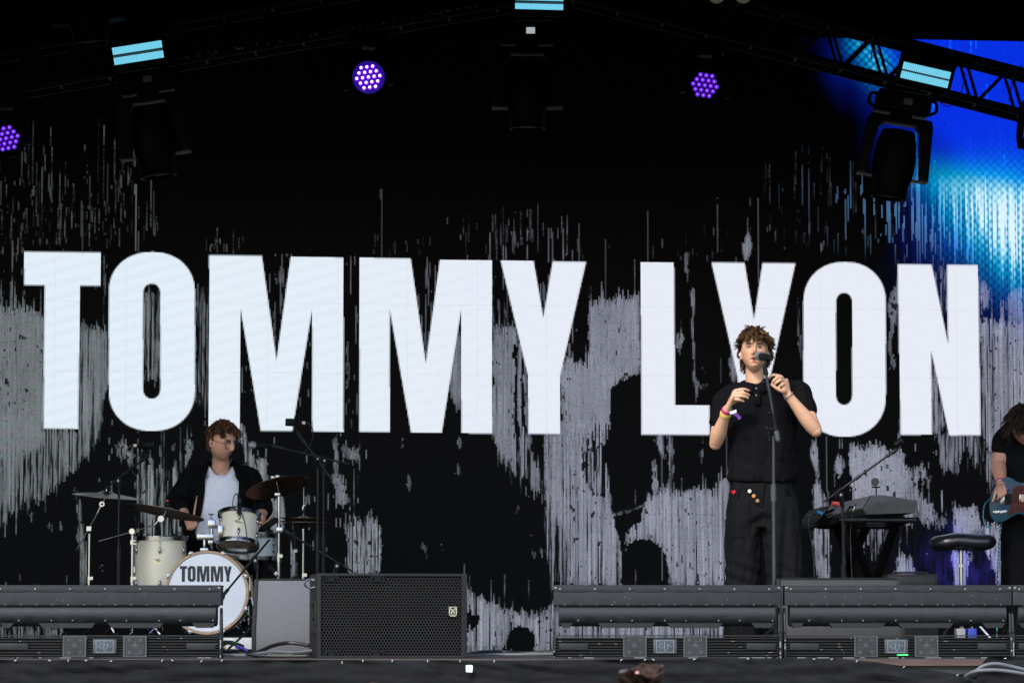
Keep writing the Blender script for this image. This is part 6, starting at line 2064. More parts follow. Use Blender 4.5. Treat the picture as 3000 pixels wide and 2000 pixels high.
me = cloth_mesh(shirt, 0.0055, 0.010, 21, so, fold_dir=(0.2, 0, 0.97), wrinkle=wrk)
shirt_o = link("polo_shirt", me, m_polo, sg, smooth=180)
# collar: two leaves of a ring folded over
def collar(sgn):
    mb = MB(); vs = []; fs = []
    n = 16
    for i in range(n + 1):
        u = i / n
        a = R(90) + sgn * R(172) * u           # from nape to throat
        rx, ry = 0.073, 0.068
        cx, cy = P(2213, 1122, YA + .035).x, YA + .035
        z_in = P(2213, 1118, YA).z - 0.020 * u ** 2 + 0.012 * (1 - u)
        dx, dy = math.cos(a) * rx, math.sin(a) * ry
        w = 0.030 + 0.020 * u ** 3
        fw = 1 + (0.42 + 0.10 * u)
        p0 = Vector((cx + dx * .92, cy + dy * .92, z_in - 0.02))
        p1 = Vector((cx + dx, cy + dy, z_in + 0.008))
        p2 = Vector((cx + dx * 1.16, cy + dy * 1.16 - 0.004, z_in + 0.002))
        p3 = Vector((cx + dx * fw + sgn * 0.012 * u ** 4 * -1, cy + dy * (fw + 0.08) - 0.010, z_in - w))
        p4 = p3 + Vector((0, 0.004, -0.001)); p5 = p2 + Vector((0, 0.0, -0.006))
        vs += [p0, p1, p2, p3, p4, p5]
    for i in range(n):
        for j in range(5):
            a = i * 6 + j
            fs.append((a, a + 1, a + 7, a + 6))
    mb.add(vs, fs)
    return mb.build("collar", m_polo, shirt_o, smooth=180)
collar(1); collar(-1)
def on_front(px, py, d=0.0):
    return P(px, py, YA - 0.083 - d)
pk = MB(); pk.prism([(2207, 1141), (2226, 1139), (2228, 1182), (2212, 1184)], lambda x, y, d: P(x, y, YA - 0.086 - (y - 1140) * 0.0002) + Vector((0, d, 0)), 0.02)
pk.build("placket", m_polo, shirt_o, bevel=0.002)
for py in (1138, 1158):
    MB().lathe([(0.006, 0), (0.006, .003), (0.003, .004), (0.001, .003)], P(2216, py, YA - 0.088 - (py - 1140) * 0.0002), Vector((0, -1, 0.1)), 12).build("button", M("shirt_button", (0.06, 0.045, 0.03), rough=0.3), shirt_o)
for el_, sh_, t_, r_ in ((elR, shR, .53, .059), (elL, shL, .46, .061)):
    p_ = lerp(sh_, el_, t_); d_ = (el_ - sh_).normalized()
    MB().tube([p_ - d_ * .008, p_ + d_ * .012], [r_, r_ * .985], 24).build("sleeve_cuff", m_polo, shirt_o)
# trousers
m_tr = M("black_twill", (0.0050,0.0050,0.0054), rough=0.8, var=0.3, scale=35, bump=0.25, bscale=500, spec=0.08, stretch=(1, 1, .5))
tr = MB()
tr.loft(torso_secs(px_rows([(2234, 1404, YA + .02, 90, .105), (2234, 1420, YA + .02, 93, .11), (2234, 1460, YA + .02, 100, .118), (2235, 1500, YA + .02, 106, .12), (2236, 1545, YA + .02, 100, .10)])), n=36, power=2.5)
def leg(rows):
    tr.loft(torso_secs(px_rows(rows)), n=28, power=2.3)
leg([(2186, 1470, YA + .02, 50, .11), (2180, 1530, YA + .02, 52, .105), (2178, 1620, YA + .02, 51, .10), (2178, 1700, YA + .02, 51, .10), (2177, 1800, YA + .02, 53, .105), (2177, 1893, YA + .02, 54, .11)])
leg([(2285, 1470, YA + .01, 50, .11), (2293, 1530, YA - .01, 55, .112), (2298, 1620, YA - .05, 57, .108), (2302, 1700, YA - .06, 57, .11), (2308, 1800, YA - .04, 58, .115), (2312, 1893, YA - .02, 59, .12)])
def wrt(p):
    z = p[:, 2]; x = p[:, 0]
    zc = P(2235, 1550, YA).z
    xc = P(2236, 1550, YA).x
    s1 = 0.007 * np.sin((z - zc) * 70 + np.abs(x - xc) * 45) * np.exp(-((z - zc - .03) / .1) ** 2) * np.exp(-((x - xc) / .09) ** 2)
    zk = P(2235, 1690, YA).z
    s2 = 0.004 * np.sin((z - zk) * 80 + x * 30) * np.exp(-((z - zk) / .12) ** 2)
    return s1 + s2
me = cloth_mesh(tr, 0.006, 0.011, 41, so, fold_dir=(0, 0, 1), wrinkle=wrt)
tr_o = link("trousers", me, m_tr, sg, smooth=180)
def tfr(px, py):
    """front surface of the trousers"""
    hw = 100.0; cx = 2235
    u = (px - cx) / hw
    return YA + .02 - 0.123 * (max(0.02, 1 - abs(u) ** 2.5)) ** 0.4
fp = MB(); fp.prism([(2170, 1416), (2240, 1414), (2236, 1486), (2226, 1484)], lambda x, y, d: P(x, y, tfr(x, y) - 0.004 + d), 0.012)
fp.build("fly_flap", m_tr, tr_o, bevel=0.002)
for (px, py), c_ in zip(((2196, 1438), (2208, 1452), (2219, 1466)), ((0.5,0.48,0.4), (0.42,0.17,0.05), (0.25,0.12,0.06))):
    p = P(px, py, tfr(px, py) - 0.008)
    MB().lathe([(0.0095, 0), (0.0108, .002), (0.0105, .004), (0.0055, .0048), (0.005, .0035), (0.001, .0035)], p, Vector((0, -1, 0)), 18).build("button", M("fly_button_%d" % py, c_, rough=0.35, var=0.1), tr_o)
hp = []
for i in range(24):
    a = 6.2832 * i / 24
    hp.append((2149 + 0.36 * 16 * math.sin(a) ** 3, 1441 - 0.46 * (13 * math.cos(a) - 5 * math.cos(2 * a) - 2 * math.cos(3 * a) - math.cos(4 * a))))
hb = MB(); hb.prism(hp, lambda x, y, d: P(x, y, tfr(x, y) - 0.012 + d), 0.012)
ho = hb.build("heart_badge", M("red_enamel", (0.55, 0.01, 0.015), rough=0.3, var=0.15, scale=120), tr_o, smooth=0)
MB().ball(P(2150, 1443, tfr(2150, 1443) - 0.013), 0.004, 8, 6).build("badge_mark", m_print, ho)
def seam(pts, nm="pocket_seam"):
    MB().tube([P(x, y, Y_) for x, y, Y_ in pts], 0.0022, 6, k=3).build(nm, m_tr, tr_o)
seam([(x, y, tfr(x, y) - 0.002) for x, y in ((2166, 1430), (2162, 1455), (2152, 1468), (2143, 1470))])
seam([(x, y, YA - .098 + 0.06 * ((x - 2181) / 57) ** 2) for x, y in ((2196, 1460), (2194, 1540), (2182, 1562), (2160, 1570), (2134, 1571))])
seam([(2289, 1550, YA - .11), (2310, 1552, YA - .107), (2330, 1556, YA - .09)])
seam([(2300, 1430, tfr(2300, 1430) - .003), (2312, 1444, tfr(2312, 1444) - .003), (2326, 1454, tfr(2326, 1454) + .0)])
for nm, an in (("R", anR), ("L", anL)):
    mb = MB(); shoe(mb, an, (0.15 if nm == "L" else -0.1, -1), 0.0)
    mb.build("shoe", M("black_shoe", (0.01, 0.01, 0.011), rough=0.5, var=0.2), sg, smooth=60)
# wrist bands and rings
def band(px_c, d, r, w, mat, nm, parent=sg):
    d = Vector(d).normalized()
    c = Vector(px_c)
    MB().lathe([(r, -w / 2), (r + .0022, -w / 2), (r + .0022, w / 2), (r, w / 2)], c, d, 24).build(nm, mat, parent, smooth=40)
dR = elR - wrR
band(wrR + dR * 0.05, dR, 0.0285, 0.014, M("magenta_band", (0.42, 0.02, 0.16), rough=0.6), "wristband")
band(wrR + dR * 0.15, dR, 0.0305, 0.016, M("yellow_band", (0.62, 0.46, 0.07), rough=0.6), "wristband")
mb = MB(); mb.prism([(2136, 1206), (2157, 1199), (2158, 1208), (2140, 1214)], lambda x, y, d: P(x, y, YA - .215 + d), 0.004)
mb.build("band_tag", M("white_tag", (0.6, 0.6, 0.62), rough=0.5), sg)
mb = MB(); mb.prism([(2140, 1212), (2156, 1207), (2163, 1212), (2172, 1221), (2169, 1228), (2163, 1230), (2159, 1221), (2150, 1215), (2141, 1216)], lambda x, y, d: P(x, y, YA - .212 + d + 0.0006 * (x - 2150)), 0.003)
mb.build("ribbon_tail", M("purple_ribbon", (0.11,0.03,0.22), rough=0.5, var=0.8, scale=70), sg, smooth=0)
dL = elL - wrL
for i in range(22):
    a = 6.2832 * i / 22
    x_, y_ = frame_from(dL)
    MB().ball(wrL + dL.normalized() * 0.012 + x_ * (0.0285 * math.cos(a)) + y_ * (0.0285 * math.sin(a)), 0.0035, 8, 6).build("bracelet_link", m_chrome, sg)
def ringon(a, b, r=0.0102):
    d = (Vector(b) - Vector(a)).normalized()
    c = lerp(Vector(a), Vector(b), .45)
    MB().lathe([(r, -.003), (r + .0018, -.003), (r + .0018, .003), (r, .003)], c, d, 18).build("ring", m_chrome, sg)
ringon(kR[0], fR[0][0]); ringon(kL[1], fL[1][0])

# ------------------------------------------------------------------ his microphone and stand
YM = YA - 0.245
pt = P(2266, 1262, YM)
t = thing("microphone_stand", "black microphone stand with short boom held by the singer", "microphone stand", (P(2268, 1900, YM).x, YM, 0))
xb = P(2268, 1700, YM).x
m_pole = M("scratched_black_pole", (0.02, 0.022, 0.025), rough=0.38, var=0.6, scale=30, stretch=(1, 1, .3), metal=0.2)
mb = MB(); mb.tube([Vector((xb, YM, 0.03)), Vector((xb, YM, P(0, 1440, YM).z))], 0.0125, 14); mb.build("lower_tube", m_pole, t)
mb = MB(); mb.tube([Vector((xb, YM, P(0, 1450, YM).z)), pt], 0.0095, 14); mb.build("upper_tube", m_pole, t)
mb = MB(); mb.tube([Vector((xb, YM, P(0, 1468, YM).z)), Vector((xb, YM, P(0, 1418, YM).z))], 0.0175, 16); mb.build("clutch", M("clutch_grip", (0.03, 0.032, 0.035), rough=0.6), t)
mb = MB(); tripod(mb, xb, YM, 0, 0.16, 0.28, 0.009); mb.build("tripod_base", m_black, t)
ba = P(2280, 1294, YM - .02); bb = P(2240, 1072, YM - .045)
mb = MB(); mb.tube([ba, bb], 0.0085, 12); mb.build("boom", m_pole, t)
mb = MB(); mb.tube([lerp(ba, bb, .02), lerp(ba, bb, .15)], 0.0145, 12); mb.build("boom_weight", M("grey_rubber", (0.05, 0.053, 0.057), rough=0.6), t)
for f_, nm in ((.26, "sleeve"), (.16, "sleeve")):
    mb = MB(); mb.tube([lerp(ba, bb, f_), lerp(ba, bb, f_ + .12)], 0.0125, 12); mb.build(nm, m_black, t)
q = lerp(ba, bb, .17)
mb = MB(); mb.tube([q + Vector((-0.045, -.005, 0.0)), q + Vector((0.012, 0.005, 0))], 0.008, 10); mb.ball(q + Vector((-0.048, -.005, 0)), 0.010, 10, 8)
mb.tube([q + Vector((-0.048, -.005, 0.006)), q + Vector((-0.038, -.005, -0.06))], 0.004, 8); mb.ball(q + Vector((-0.037, -.005, -0.064)), 0.0085, 10, 8); mb.ball(q + Vector((-0.05, -.005, 0.012)), 0.0075, 10, 8)
mb.build("boom_crank", m_black, t)
mb = MB(); mb.tube([pt - Vector((0, 0, .02)), q], 0.013, 12); mb.build("swivel", m_black, t)
for f_ in (.37, .78):
    q = lerp(ba, bb, f_)
    mb = MB(); mb.tube([q, q + Vector((-0.024, -.006, 0.002))], 0.005, 8); mb.lathe([(0.011, -.006), (0.012, 0), (0.011, .006)], q + Vector((-0.026, -.006, 0.002)), Vector((1, 0.2, 0)), 14)
    mb.build("lock_knob", m_black, t)
mb = MB(); mb.tube([lerp(ba, bb, .88), bb], [0.014, 0.012], 12); mb.tube([bb, P(2247, 1060, YM - .05)], 0.009, 10); mb.build("clip_neck", m_black, t)
t = thing("vocal_microphone", "black vocal microphone with silver grille at the singer's mouth", "microphone", tuple(P(2225, 1044, YA - .17)))
b1, b2 = MB(), MB()
ma = P(2224, 1043, YA - .165); md = P(2257, 1049.5, YA - .30) - ma
mic_body(b1, b2, ma, md, L=0.155, rb=0.0262, rt_=0.0185)
b1.build("body", m_blacksat, t, smooth=50); b2.build("grille", m_mesh, t, smooth=50)
MB().lathe([(0.022, 0.026), (0.0275, 0.026), (0.0275, 0.034), (0.022, 0.034)], ma, md, 24).build("grille_ring", M("grey_ring", (0.2, 0.2, 0.21), rough=0.4, metal=0.6), t)
MB().lathe([(0.0215, 0.085), (0.0215, 0.125)], ma, md, 20).build("clip", m_black, t)
# ------------------------------------------------------------------ the drummer
YD = 23.2
dx0 = P(640, 1700, YD).x
dr = thing("person", "drummer in open black shirt, white tank top and round glasses behind the kit", "person", (dx0, YD, RZ))
do = ORG[dr.name]
HD = 1.04
Fd = Vector((0.86, -0.70, -0.28)); Ud = Vector((0.14, -0.16, 1.0))
hcd = P(650, 1292, YD - .10)
body, A2 = head_mesh(Fd, Ud, hcd, HD, mouth=0.12, jaw=1.0, nose=1.1)
nk = P(644, 1385, YD + .03)
limb(body, [nk, lerp(nk, hcd, .45) + Vector((0, .01, 0)), hcd + Vector((-0.02, 0.03, -0.045))], [0.062, 0.053, 0.052], n=20)
tor = px_rows([(645, 1372, YD + .03, 30, .05), (648, 1392, YD + .04, 52, .07), (650, 1430, YD + .03, 62, .085), (645, 1500, YD + .05, 68, .105), (640, 1580, YD + .12, 72, .12), (640, 1610, YD + .16, 70, .12)])
body.loft(torso_secs(tor), n=28, power=2.4)
sR = P(572, 1392, YD + .05); eR = P(518, 1472, YD - .0); wR = P(549, 1517, YD - .26)
sL = P(728, 1400, YD + .05); eL = P(768, 1482, YD + .0); wL = P(766, 1521, YD - .28)
arm(body, sR, eR, wR); arm(body, sL, eL, wL)
Yh_ = YD - .32
kd = [P(569, 1529, Yh_ - .01), P(563, 1535, Yh_ - .015), P(556, 1538, Yh_ - .012), P(549, 1538, Yh_)]
fd = [[P(575, 1537, Yh_ - .03), P(571, 1545, Yh_ - .02)], [P(568, 1543, Yh_ - .035), P(563, 1549, Yh_ - .02)], [P(560, 1546, Yh_ - .03), P(556, 1550, Yh_ - .015)], [P(552, 1545, Yh_ - .02), P(549, 1548, Yh_ - .01)]]
hand(body, wR, kd, fd, [P(560, 1522, Yh_ + .01), P(569, 1524, Yh_ - .02), P(576, 1531, Yh_ - .03)])
kd2 = [P(757, 1535, Yh_ - .02), P(761, 1540, Yh_ - .025), P(766, 1543, Yh_ - .02), P(772, 1543, Yh_ - .01)]
fd2 = [[P(758, 1545, Yh_ - .04), P(766, 1548, Yh_ - .03)], [P(764, 1550, Yh_ - .045), P(771, 1552, Yh_ - .03)], [P(771, 1552, Yh_ - .04), P(776, 1554, Yh_ - .025)], [P(777, 1551, Yh_ - .03), P(780, 1553, Yh_ - .02)]]
hand(body, wL, kd2, fd2, [P(758, 1526, Yh_ - .02), P(762, 1530, Yh_ - .045), P(771, 1534, Yh_ - .05)])
hR_ = P(612, 1600, YD + .15); kRn = P(560, 1608, YD - .28); aRn = Vector((kRn.x, YD - .25, RZ + .08))
hL_ = P(668, 1600, YD + .15); kLn = P(735, 1608, YD - .25); aLn = Vector((kLn.x, YD - .22, RZ + .08))
for h, k_, a in ((hR_, kRn, aRn), (hL_, kLn, aLn)):
    limb(body, [h, lerp(h, k_, .5), k_], [0.08, 0.07, 0.055]); limb(body, [k_, lerp(k_, a, .4), a], [0.055, 0.052, 0.038])
me = remeshed(body, 0.0042, 2, 0.4)
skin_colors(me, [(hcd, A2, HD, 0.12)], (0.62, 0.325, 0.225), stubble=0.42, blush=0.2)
shift(me, do)
link("body", me, m_skin, dr, smooth=180)
eyes(dr, A2, hcd, HD, look=(0.001, -0.002), opened=0.42, brow=(0.06, 0.03, 0.018), lid=(0.36, 0.185, 0.13), me=me)
def hl2(d):
    x, y, z = d
    if y > 0.1:
        return z > 0.44 - 0.12 * abs(x) and not (abs(x) < 0.6 and y > 0.6 and z < 0.5)
    if y > -0.25:
        return z > 0.10
    return z > -0.5
def fl2(d):
    x, y, z = d
    if z > 0.25:
        return (x * 0.7 - 0.25, 0.6 if y > 0 else 0.2, 0.0)
    return (x * 0.15, -0.1, -0.9)
cols2 = [(0.06, 0.028, 0.017), (0.09, 0.041, 0.023), (0.14, 0.066, 0.036), (0.20, 0.10, 0.055), (0.10, 0.046, 0.026)]
hair(dr, A2, hcd, HD, 480, hl2, fl2, lambda d: 0.042 if d[2] > 0.3 else 0.014, 0.5, cols2, rad=0.0055, seed=9, lift=0.05, cap_off=1.06, grav=0.3, strands=11, vol=0.06)
Xd, Fd_, Ud_ = Vector(A2[0]), Vector(A2[1]), Vector(A2[2])
gl = MB()
m_gl = M("thin_gold_frame", (0.06, 0.04, 0.03), rough=0.4, metal=0.3)
rims = []
for s in (-1, 1):
    ec = hcd + Xd * (s * 0.034) + Fd_ * 0.094 - Ud_ * 0.008
    pts = [ec + (Xd * math.cos(6.2832 * i / 20) * 0.026 + Ud_ * math.sin(6.2832 * i / 20) * 0.024) for i in range(21)]
    gl.tube(pts, 0.0021, 6)
    gl.tube([ec + Xd * (s * 0.026) + Ud_ * .006, hcd + Xd * (s * 0.080) + Fd_ * 0.03 + Ud_ * .004, hcd + Xd * (s * 0.079) - Fd_ * 0.015 - Ud_ * .002], 0.0016, 6)
c1_ = hcd + Xd * -0.008 + Fd_ * 0.097 - Ud_ * .004; c2_ = hcd + Xd * 0.008 + Fd_ * 0.097 - Ud_ * .004
gl.tube([c1_, (c1_ + c2_) / 2 + Ud_ * .003, c2_], 0.0013, 6)
gl.build("glasses_frame", m_gl, dr)
e_ = hcd - Xd * 0.083 - Fd_ * 0.006 - Ud_ * 0.016
MB().ball(e_, (0.007, 0.009, 0.010), 10, 8).build("in_ear_monitor", M("dark_blue_iem", (0.01, 0.03, 0.05), rough=0.2), dr)
# white tank top
m_tank = M("white_rib_cotton", (0.76,0.76,0.85), rough=0.85, var=0.05, scale=20, bump=0.15, bscale=500)
tk = MB()
tk.loft(torso_secs(px_rows([(650, 1398, YD + .02, 48, .085), (650, 1412, YD + .015, 62, .10), (650, 1440, YD + .01, 70, .112), (645, 1500, YD + .03, 70, .118), (640, 1570, YD + .09, 76, .135)])), n=32, power=2.4)
me = cloth_mesh(tk, 0.006, 0.003, 61, do, fold_dir=(1, 0, 0), freq=1.3)
link("tank_top", me, m_tank, dr, smooth=180)
# scooped neckline band
nb_ = []
for i in range(13):
    u = -1 + i / 6
    nb_.append(P(647 + 34 * u, 1397 - 30 * u * u + 0 * u, YD - .095 + 0.055 * u * u))
MB().tube(nb_, 0.0028, 8, k=2).build("neck_band", m_tank, dr)
yk = MB(); vs = []; fs = []
for i in range(25):
    u = -1 + i / 12
    yn = 1397 - 32 * u * u
    Yt = YD - .092 + 0.055 * u * u
    for d_ in (0.0, 0.012):
        vs += [P(647 + 34 * u, yn, Yt + d_), P(648 + 46 * u, (yn + 1425) / 2, Yt - .006 + d_ + .02 * u * u), P(649 + 66 * u, 1425, Yt - .008 + d_ + .04 * u * u)]
for i in range(24):
    a = i * 6
    fs += [(a, a + 1, a + 7, a + 6), (a + 1, a + 2, a + 8, a + 7), (a + 3, a + 9, a + 10, a + 4), (a + 4, a + 10, a + 11, a + 5), (a, a + 6, a + 9, a + 3)]
yk.add(vs, fs).build("tank_yoke", m_tank, dr, smooth=180)
# chain
m_ch = M("silver_chain", (0.6, 0.56, 0.45), rough=0.25, metal=1.0)
for i in range(27):
    u = -1 + i / 13
    p = P(649 + 29 * u, 1388 - 44 * abs(u) ** 1.7, YD - .095 + 0.075 * u * u)
    MB().ball(p, (0.0038, 0.0026, 0.0032), 8, 6).build("chain_link", m_ch, dr)
# open black shirt: wraps the back and both sides, open in front
m_sh = M("black_open_shirt", (0.004, 0.004, 0.0045), rough=0.9, var=0.3, scale=20, spec=0.08)
rows = catmull([(p[0], p[1], p[2], p[3], p[4], o1, o2) for p, (o1, o2) in zip(px_rows([(645, 1352, YD + .05, 34, .07), (648, 1372, YD + .04, 66, .095), (650, 1396, YD + .03, 92, .115), (650, 1440, YD + .02, 96, .13), (646, 1500, YD + .04, 94, .137), (640, 1560, YD + .09, 98, .15), (640, 1625, YD + .13, 100, .155)]), [(58, 52), (34, 42), (26, 32), (26, 31), (30, 30), (40, 32), (46, 34)])], 5)
mb = MB(); vs = []; fs = []
nn = 48
for a in rows:
    for sh_ in (1.0, 0.955):
        for i in range(nn + 1):
            g0 = -90 + a[6]; g1 = 270 - a[5]
            an = R(g0 + (g1 - g0) * i / nn)
            c_, s_ = math.cos(an), math.sin(an)
            e = 2 / 2.4
            wob = 1 + 0.012 * math.sin(an * 7 + a[2] * 30) * sh_
            vs.append((a[0] + a[3] * sh_ * wob * math.copysign(abs(c_) ** e, c_), a[1] + a[4] * sh_ * wob * math.copysign(abs(s_) ** e, s_), a[2]))
st = 2 * (nn + 1)
for j in range(len(rows) - 1):
    for i in range(nn):
        o0 = j * st + i; i0 = o0 + nn + 1
        fs.append((o0, o0 + 1, o0 + 1 + st, o0 + st)); fs.append((i0, i0 + st, i0 + 1 + st, i0 + 1))
    for i in (0, nn):
        o0 = j * st + i; i0 = o0 + nn + 1
        fs.append((o0, o0 + st, i0 + st, i0))
mb.add(vs, fs)
shd = mb.build("open_shirt", m_sh, dr, smooth=180)
slv = MB()
limb(slv, [P(600, 1385, YD + .05), sR, lerp(sR, eR, .5), eR, lerp(eR, wR, .45)], [0.06, 0.082, 0.078, 0.075, 0.068], n=22)
me = cloth_mesh(slv, 0.007, 0.008, 71, do, fold_dir=(0.4, 0, 0.9)); link("sleeve", me, m_sh, shd, smooth=180)
slv = MB()
limb(slv, [P(702, 1392, YD + .05), sL, lerp(sL, eL, .5), eL, lerp(eL, wL, .4)], [0.06, 0.080, 0.074, 0.070, 0.064], n=22)
me = cloth_mesh(slv, 0.007, 0.008, 75, do, fold_dir=(0.4, 0, 0.9)); link("sleeve", me, m_sh, shd, smooth=180)
for s in (-1, 1):
    cl = MB(); vs = []; fs = []
    for i in range(9):
        u = i / 8
        p = P(647 + s * (30 + 14 * u), 1345 + 50 * u, YD + .03 - .125 * u ** .7)
        q = P(647 + s * (48 + 34 * u - 30 * u ** 3), 1352 + 58 * u, YD + .03 - .135 * u ** .7)
        vs += [p, q, q + Vector((0, .006, 0)), p + Vector((0, .006, 0))]
    for i in range(8):
        for j in range(4):
            fs.append((i * 4 + j, i * 4 + (j + 1) % 4, i * 4 + 4 + (j + 1) % 4, i * 4 + 4 + j))
    cl.add(vs, fs).build("collar_leaf", m_sh, shd, smooth=180)
for py in (1418, 1466):
    MB().lathe([(0.005, 0), (0.005, .002), (0.001, .0025)], P(602 - (py - 1418) * .12, py, YD - .09), Vector((-0.3, -1, 0)), 12).build("button", M("pale_button", (0.35, 0.3, 0.22), rough=0.4), shd)
tr2 = MB()
for h, k_, a in ((hR_, kRn, aRn), (hL_, kLn, aLn)):
    limb(tr2, [h, lerp(h, k_, .5), k_], [0.10, 0.092, 0.08]); limb(tr2, [k_, lerp(k_, a, .4), a], [0.08, 0.076, 0.07])
limb(tr2, [P(610, 1600, YD + .16), P(670, 1600, YD + .16)], [0.11, 0.11])
me = cloth_mesh(tr2, 0.008, 0.006, 81, do); link("trousers", me, m_sh, dr, smooth=180)
for a in (aRn, aLn):
    mb = MB(); shoe(mb, a, (0, -1), RZ); mb.build("shoe", MATS["black_shoe"], dr, smooth=60)
band(lerp(wL, eL, .12), eL - wL, 0.029, 0.012, M("mixed_band", (0.30, 0.12, 0.15), rough=0.6, var=0.6, scale=90), "wristband", dr)
MB().lathe([(0.0095, -.0025), (0.0115, -.0025), (0.0115, .0025), (0.0095, .0025)], P(561, 1544, Yh_ - .032), Vector((0.2, 0.3, 1)), 16).build("ring", m_gold, dr)
m_stick = M("hickory_stick", (0.40, 0.22, 0.11), rough=0.45, var=0.2, scale=30)
def stick(label, a, b):
    t_ = thing("drumstick", label, "drumstick", tuple(a), group="drumsticks in the drummer's hands")
    d = (b - a)
    MB().tube([a, a + d * .7, a + d * .9, a + d * .955, a + d * .975, b], [0.0072, 0.0072, 0.0045, 0.0035, 0.0052, 0.003], 12, rnd=True).build("shaft", m_stick, t_)
stick("wooden drumstick pointing up beside the ride cymbal", P(562, 1545, YD - .34), P(577, 1452, YD - .30))
stick("wooden drumstick in the drummer's hand beside the crash stand", P(758, 1549, YD - .37), P(808, 1504, YD - .30))

# ------------------------------------------------------------------ the guitarist
YG = 21.75
gx0 = P(3000, 1900, YG).x
gt = thing("person", "guitarist in black cut off by the right frame edge, looking down", "person", (gx0, YG, 0))
go = ORG[gt.name]
hcg = P(2998, 1246, YG - .16)
Fg = Vector((0.12, -0.75, -0.72)); Ug = Vector((-0.05, -0.6, 0.75))
body, A3 = head_mesh(Fg, Ug, hcg, 1.0, mouth=0.1)
nk = P(3010, 1275, YG + .04)
limb(body, [nk, lerp(nk, hcg, .5), hcg + Vector((0, .04, -0.02))], [0.066, 0.058, 0.056])
body.loft(torso_secs(px_rows([(3015, 1245, YG + .05, 40, .06), (3018, 1268, YG + .05, 85, .09), (3020, 1330, YG + .04, 90, .11), (3022, 1440, YG + .04, 82, .11), (3024, 1540, YG + .04, 84, .11), (3024, 1570, YG + .04, 80, .10)])), n=28, power=2.4)
s1 = P(2948, 1278, YG + .05); e1 = P(2928, 1375, YG + .03); w1 = P(2934, 1416, YG - .19)
e1 = P(2924, 1362, YG - .02)
limb(body, [s1, lerp(s1, e1, .5), e1], [0.058, 0.056, 0.046]); limb(body, [e1, lerp(e1, w1, .2), lerp(e1, w1, .5), w1], [0.046, 0.048, 0.042, 0.029])
Yq = YG - .25
kg = [P(2941, 1431, Yq - .01), P(2933, 1436, Yq - .018), P(2925, 1438, Yq - .014), P(2917, 1438, Yq)]
fg = [[P(2947, 1441, Yq - .035), P(2943, 1449, Yq - .03)], [P(2938, 1449, Yq - .045), P(2934, 1457, Yq - .03)], [P(2927, 1452, Yq - .04), P(2923, 1461, Yq - .025)], [P(2914, 1453, Yq - .018), P(2909, 1467, Yq - .012)]]
hand(body, w1, kg, fg, [P(2940, 1425, Yq - .02), P(2944, 1434, Yq - .035), P(2943, 1443, Yq - .04)])
s2 = P(3090, 1280, YG + .05); e2 = P(3130, 1390, YG + .0); w2_ = P(3180, 1420, YG - .2)
limb(body, [s2, lerp(s2, e2, .5), e2], [0.058, 0.052, 0.045]); limb(body, [e2, lerp(e2, w2_, .4), w2_], [0.045, 0.044, 0.029])
kh = [P(3192, 1420, YG - .24), P(3196, 1426, YG - .245), P(3198, 1432, YG - .245), P(3199, 1438, YG - .24)]
hand(body, w2_, kh, [[k + Vector((.02, -.03, .01)), k + Vector((0.0, -.045, .03))] for k in kh], [P(3188, 1432, YG - .2), P(3194, 1445, YG - .2)])
hA = P(2985, 1560, YG + .04); kA = P(2978, 1730, YG + .0); aA = Vector((kA.x, YG + .06, .08))
hB = P(3062, 1560, YG + .04); kB = P(3075, 1730, YG + .0); aB = Vector((kB.x, YG + .06, .08))
for h, k_, a in ((hA, kA, aA), (hB, kB, aB)):
    limb(body, [h, lerp(h, k_, .5), k_, lerp(k_, a, .4), a], [0.085, 0.075, 0.056, 0.054, 0.04])
me = remeshed(body, 0.0038, 1, 0.4)
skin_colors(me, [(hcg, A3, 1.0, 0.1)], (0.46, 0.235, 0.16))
shift(me, go); link("body", me, m_skin, gt, smooth=180)
eyes(gt, A3, hcg, 1.0, opened=0.3, me=me)
def hl3(d):
    x, y, z = d
    if y > 0.3:
        return z > 0.45
    return z > -0.55
hair(gt, A3, hcg, 1.0, 420, hl3, lambda d: (d[0] * 0.5, 0.35 if d[1] > 0 else -0.1, 0.0), lambda d: 0.085 if d[2] > -0.1 else 0.07, 0.6, [(0.010, 0.007, 0.006), (0.012, 0.008, 0.006), (0.018, 0.011, 0.008), (0.028, 0.017, 0.011)], rad=0.0065, seed=15, lift=0.2, cap_off=1.08, grav=1.3, seg=9)
Xg, Fg_, Ug_ = Vector(A3[0]), Vector(A3[1]), Vector(A3[2])
gl = MB()
for s in (-1, 1):
    ec = hcg + Xg * (s * 0.034) + Fg_ * 0.094 - Ug_ * 0.004
    gl.tube([ec + (Xg * math.cos(6.2832 * i / 20) * 0.026 + Ug_ * math.sin(6.2832 * i / 20) * 0.022) for i in range(21)], 0.0015, 6)
gl.tube([hcg - Xg * 0.008 + Fg_ * .096, hcg + Xg * 0.008 + Fg_ * .096], 0.0015, 6)
gl.build("glasses_frame", m_gl, gt)
ts = MB()
ts.loft(torso_secs(px_rows([(3014, 1240, YG + .055, 42, .065), (3017, 1256, YG + .05, 78, .09), (3019, 1285, YG + .05, 97, .115), (3020, 1340, YG + .04, 96, .125), (3022, 1420, YG + .04, 90, .125), (3024, 1500, YG + .04, 92, .125), (3024, 1540, YG + .04, 92, .122)])), n=32, power=2.4)
limb(ts, [P(2985, 1262, YG + .05), s1, lerp(s1, e1, .45)], [0.06, 0.070, 0.072], n=22)
limb(ts, [P(3055, 1262, YG + .05), s2, lerp(s2, e2, .45)], [0.06, 0.070, 0.072], n=22)
me = cloth_mesh(ts, 0.007, 0.006, 91, go); link("t_shirt", me, m_sh, gt, smooth=180)
tg_ = MB()
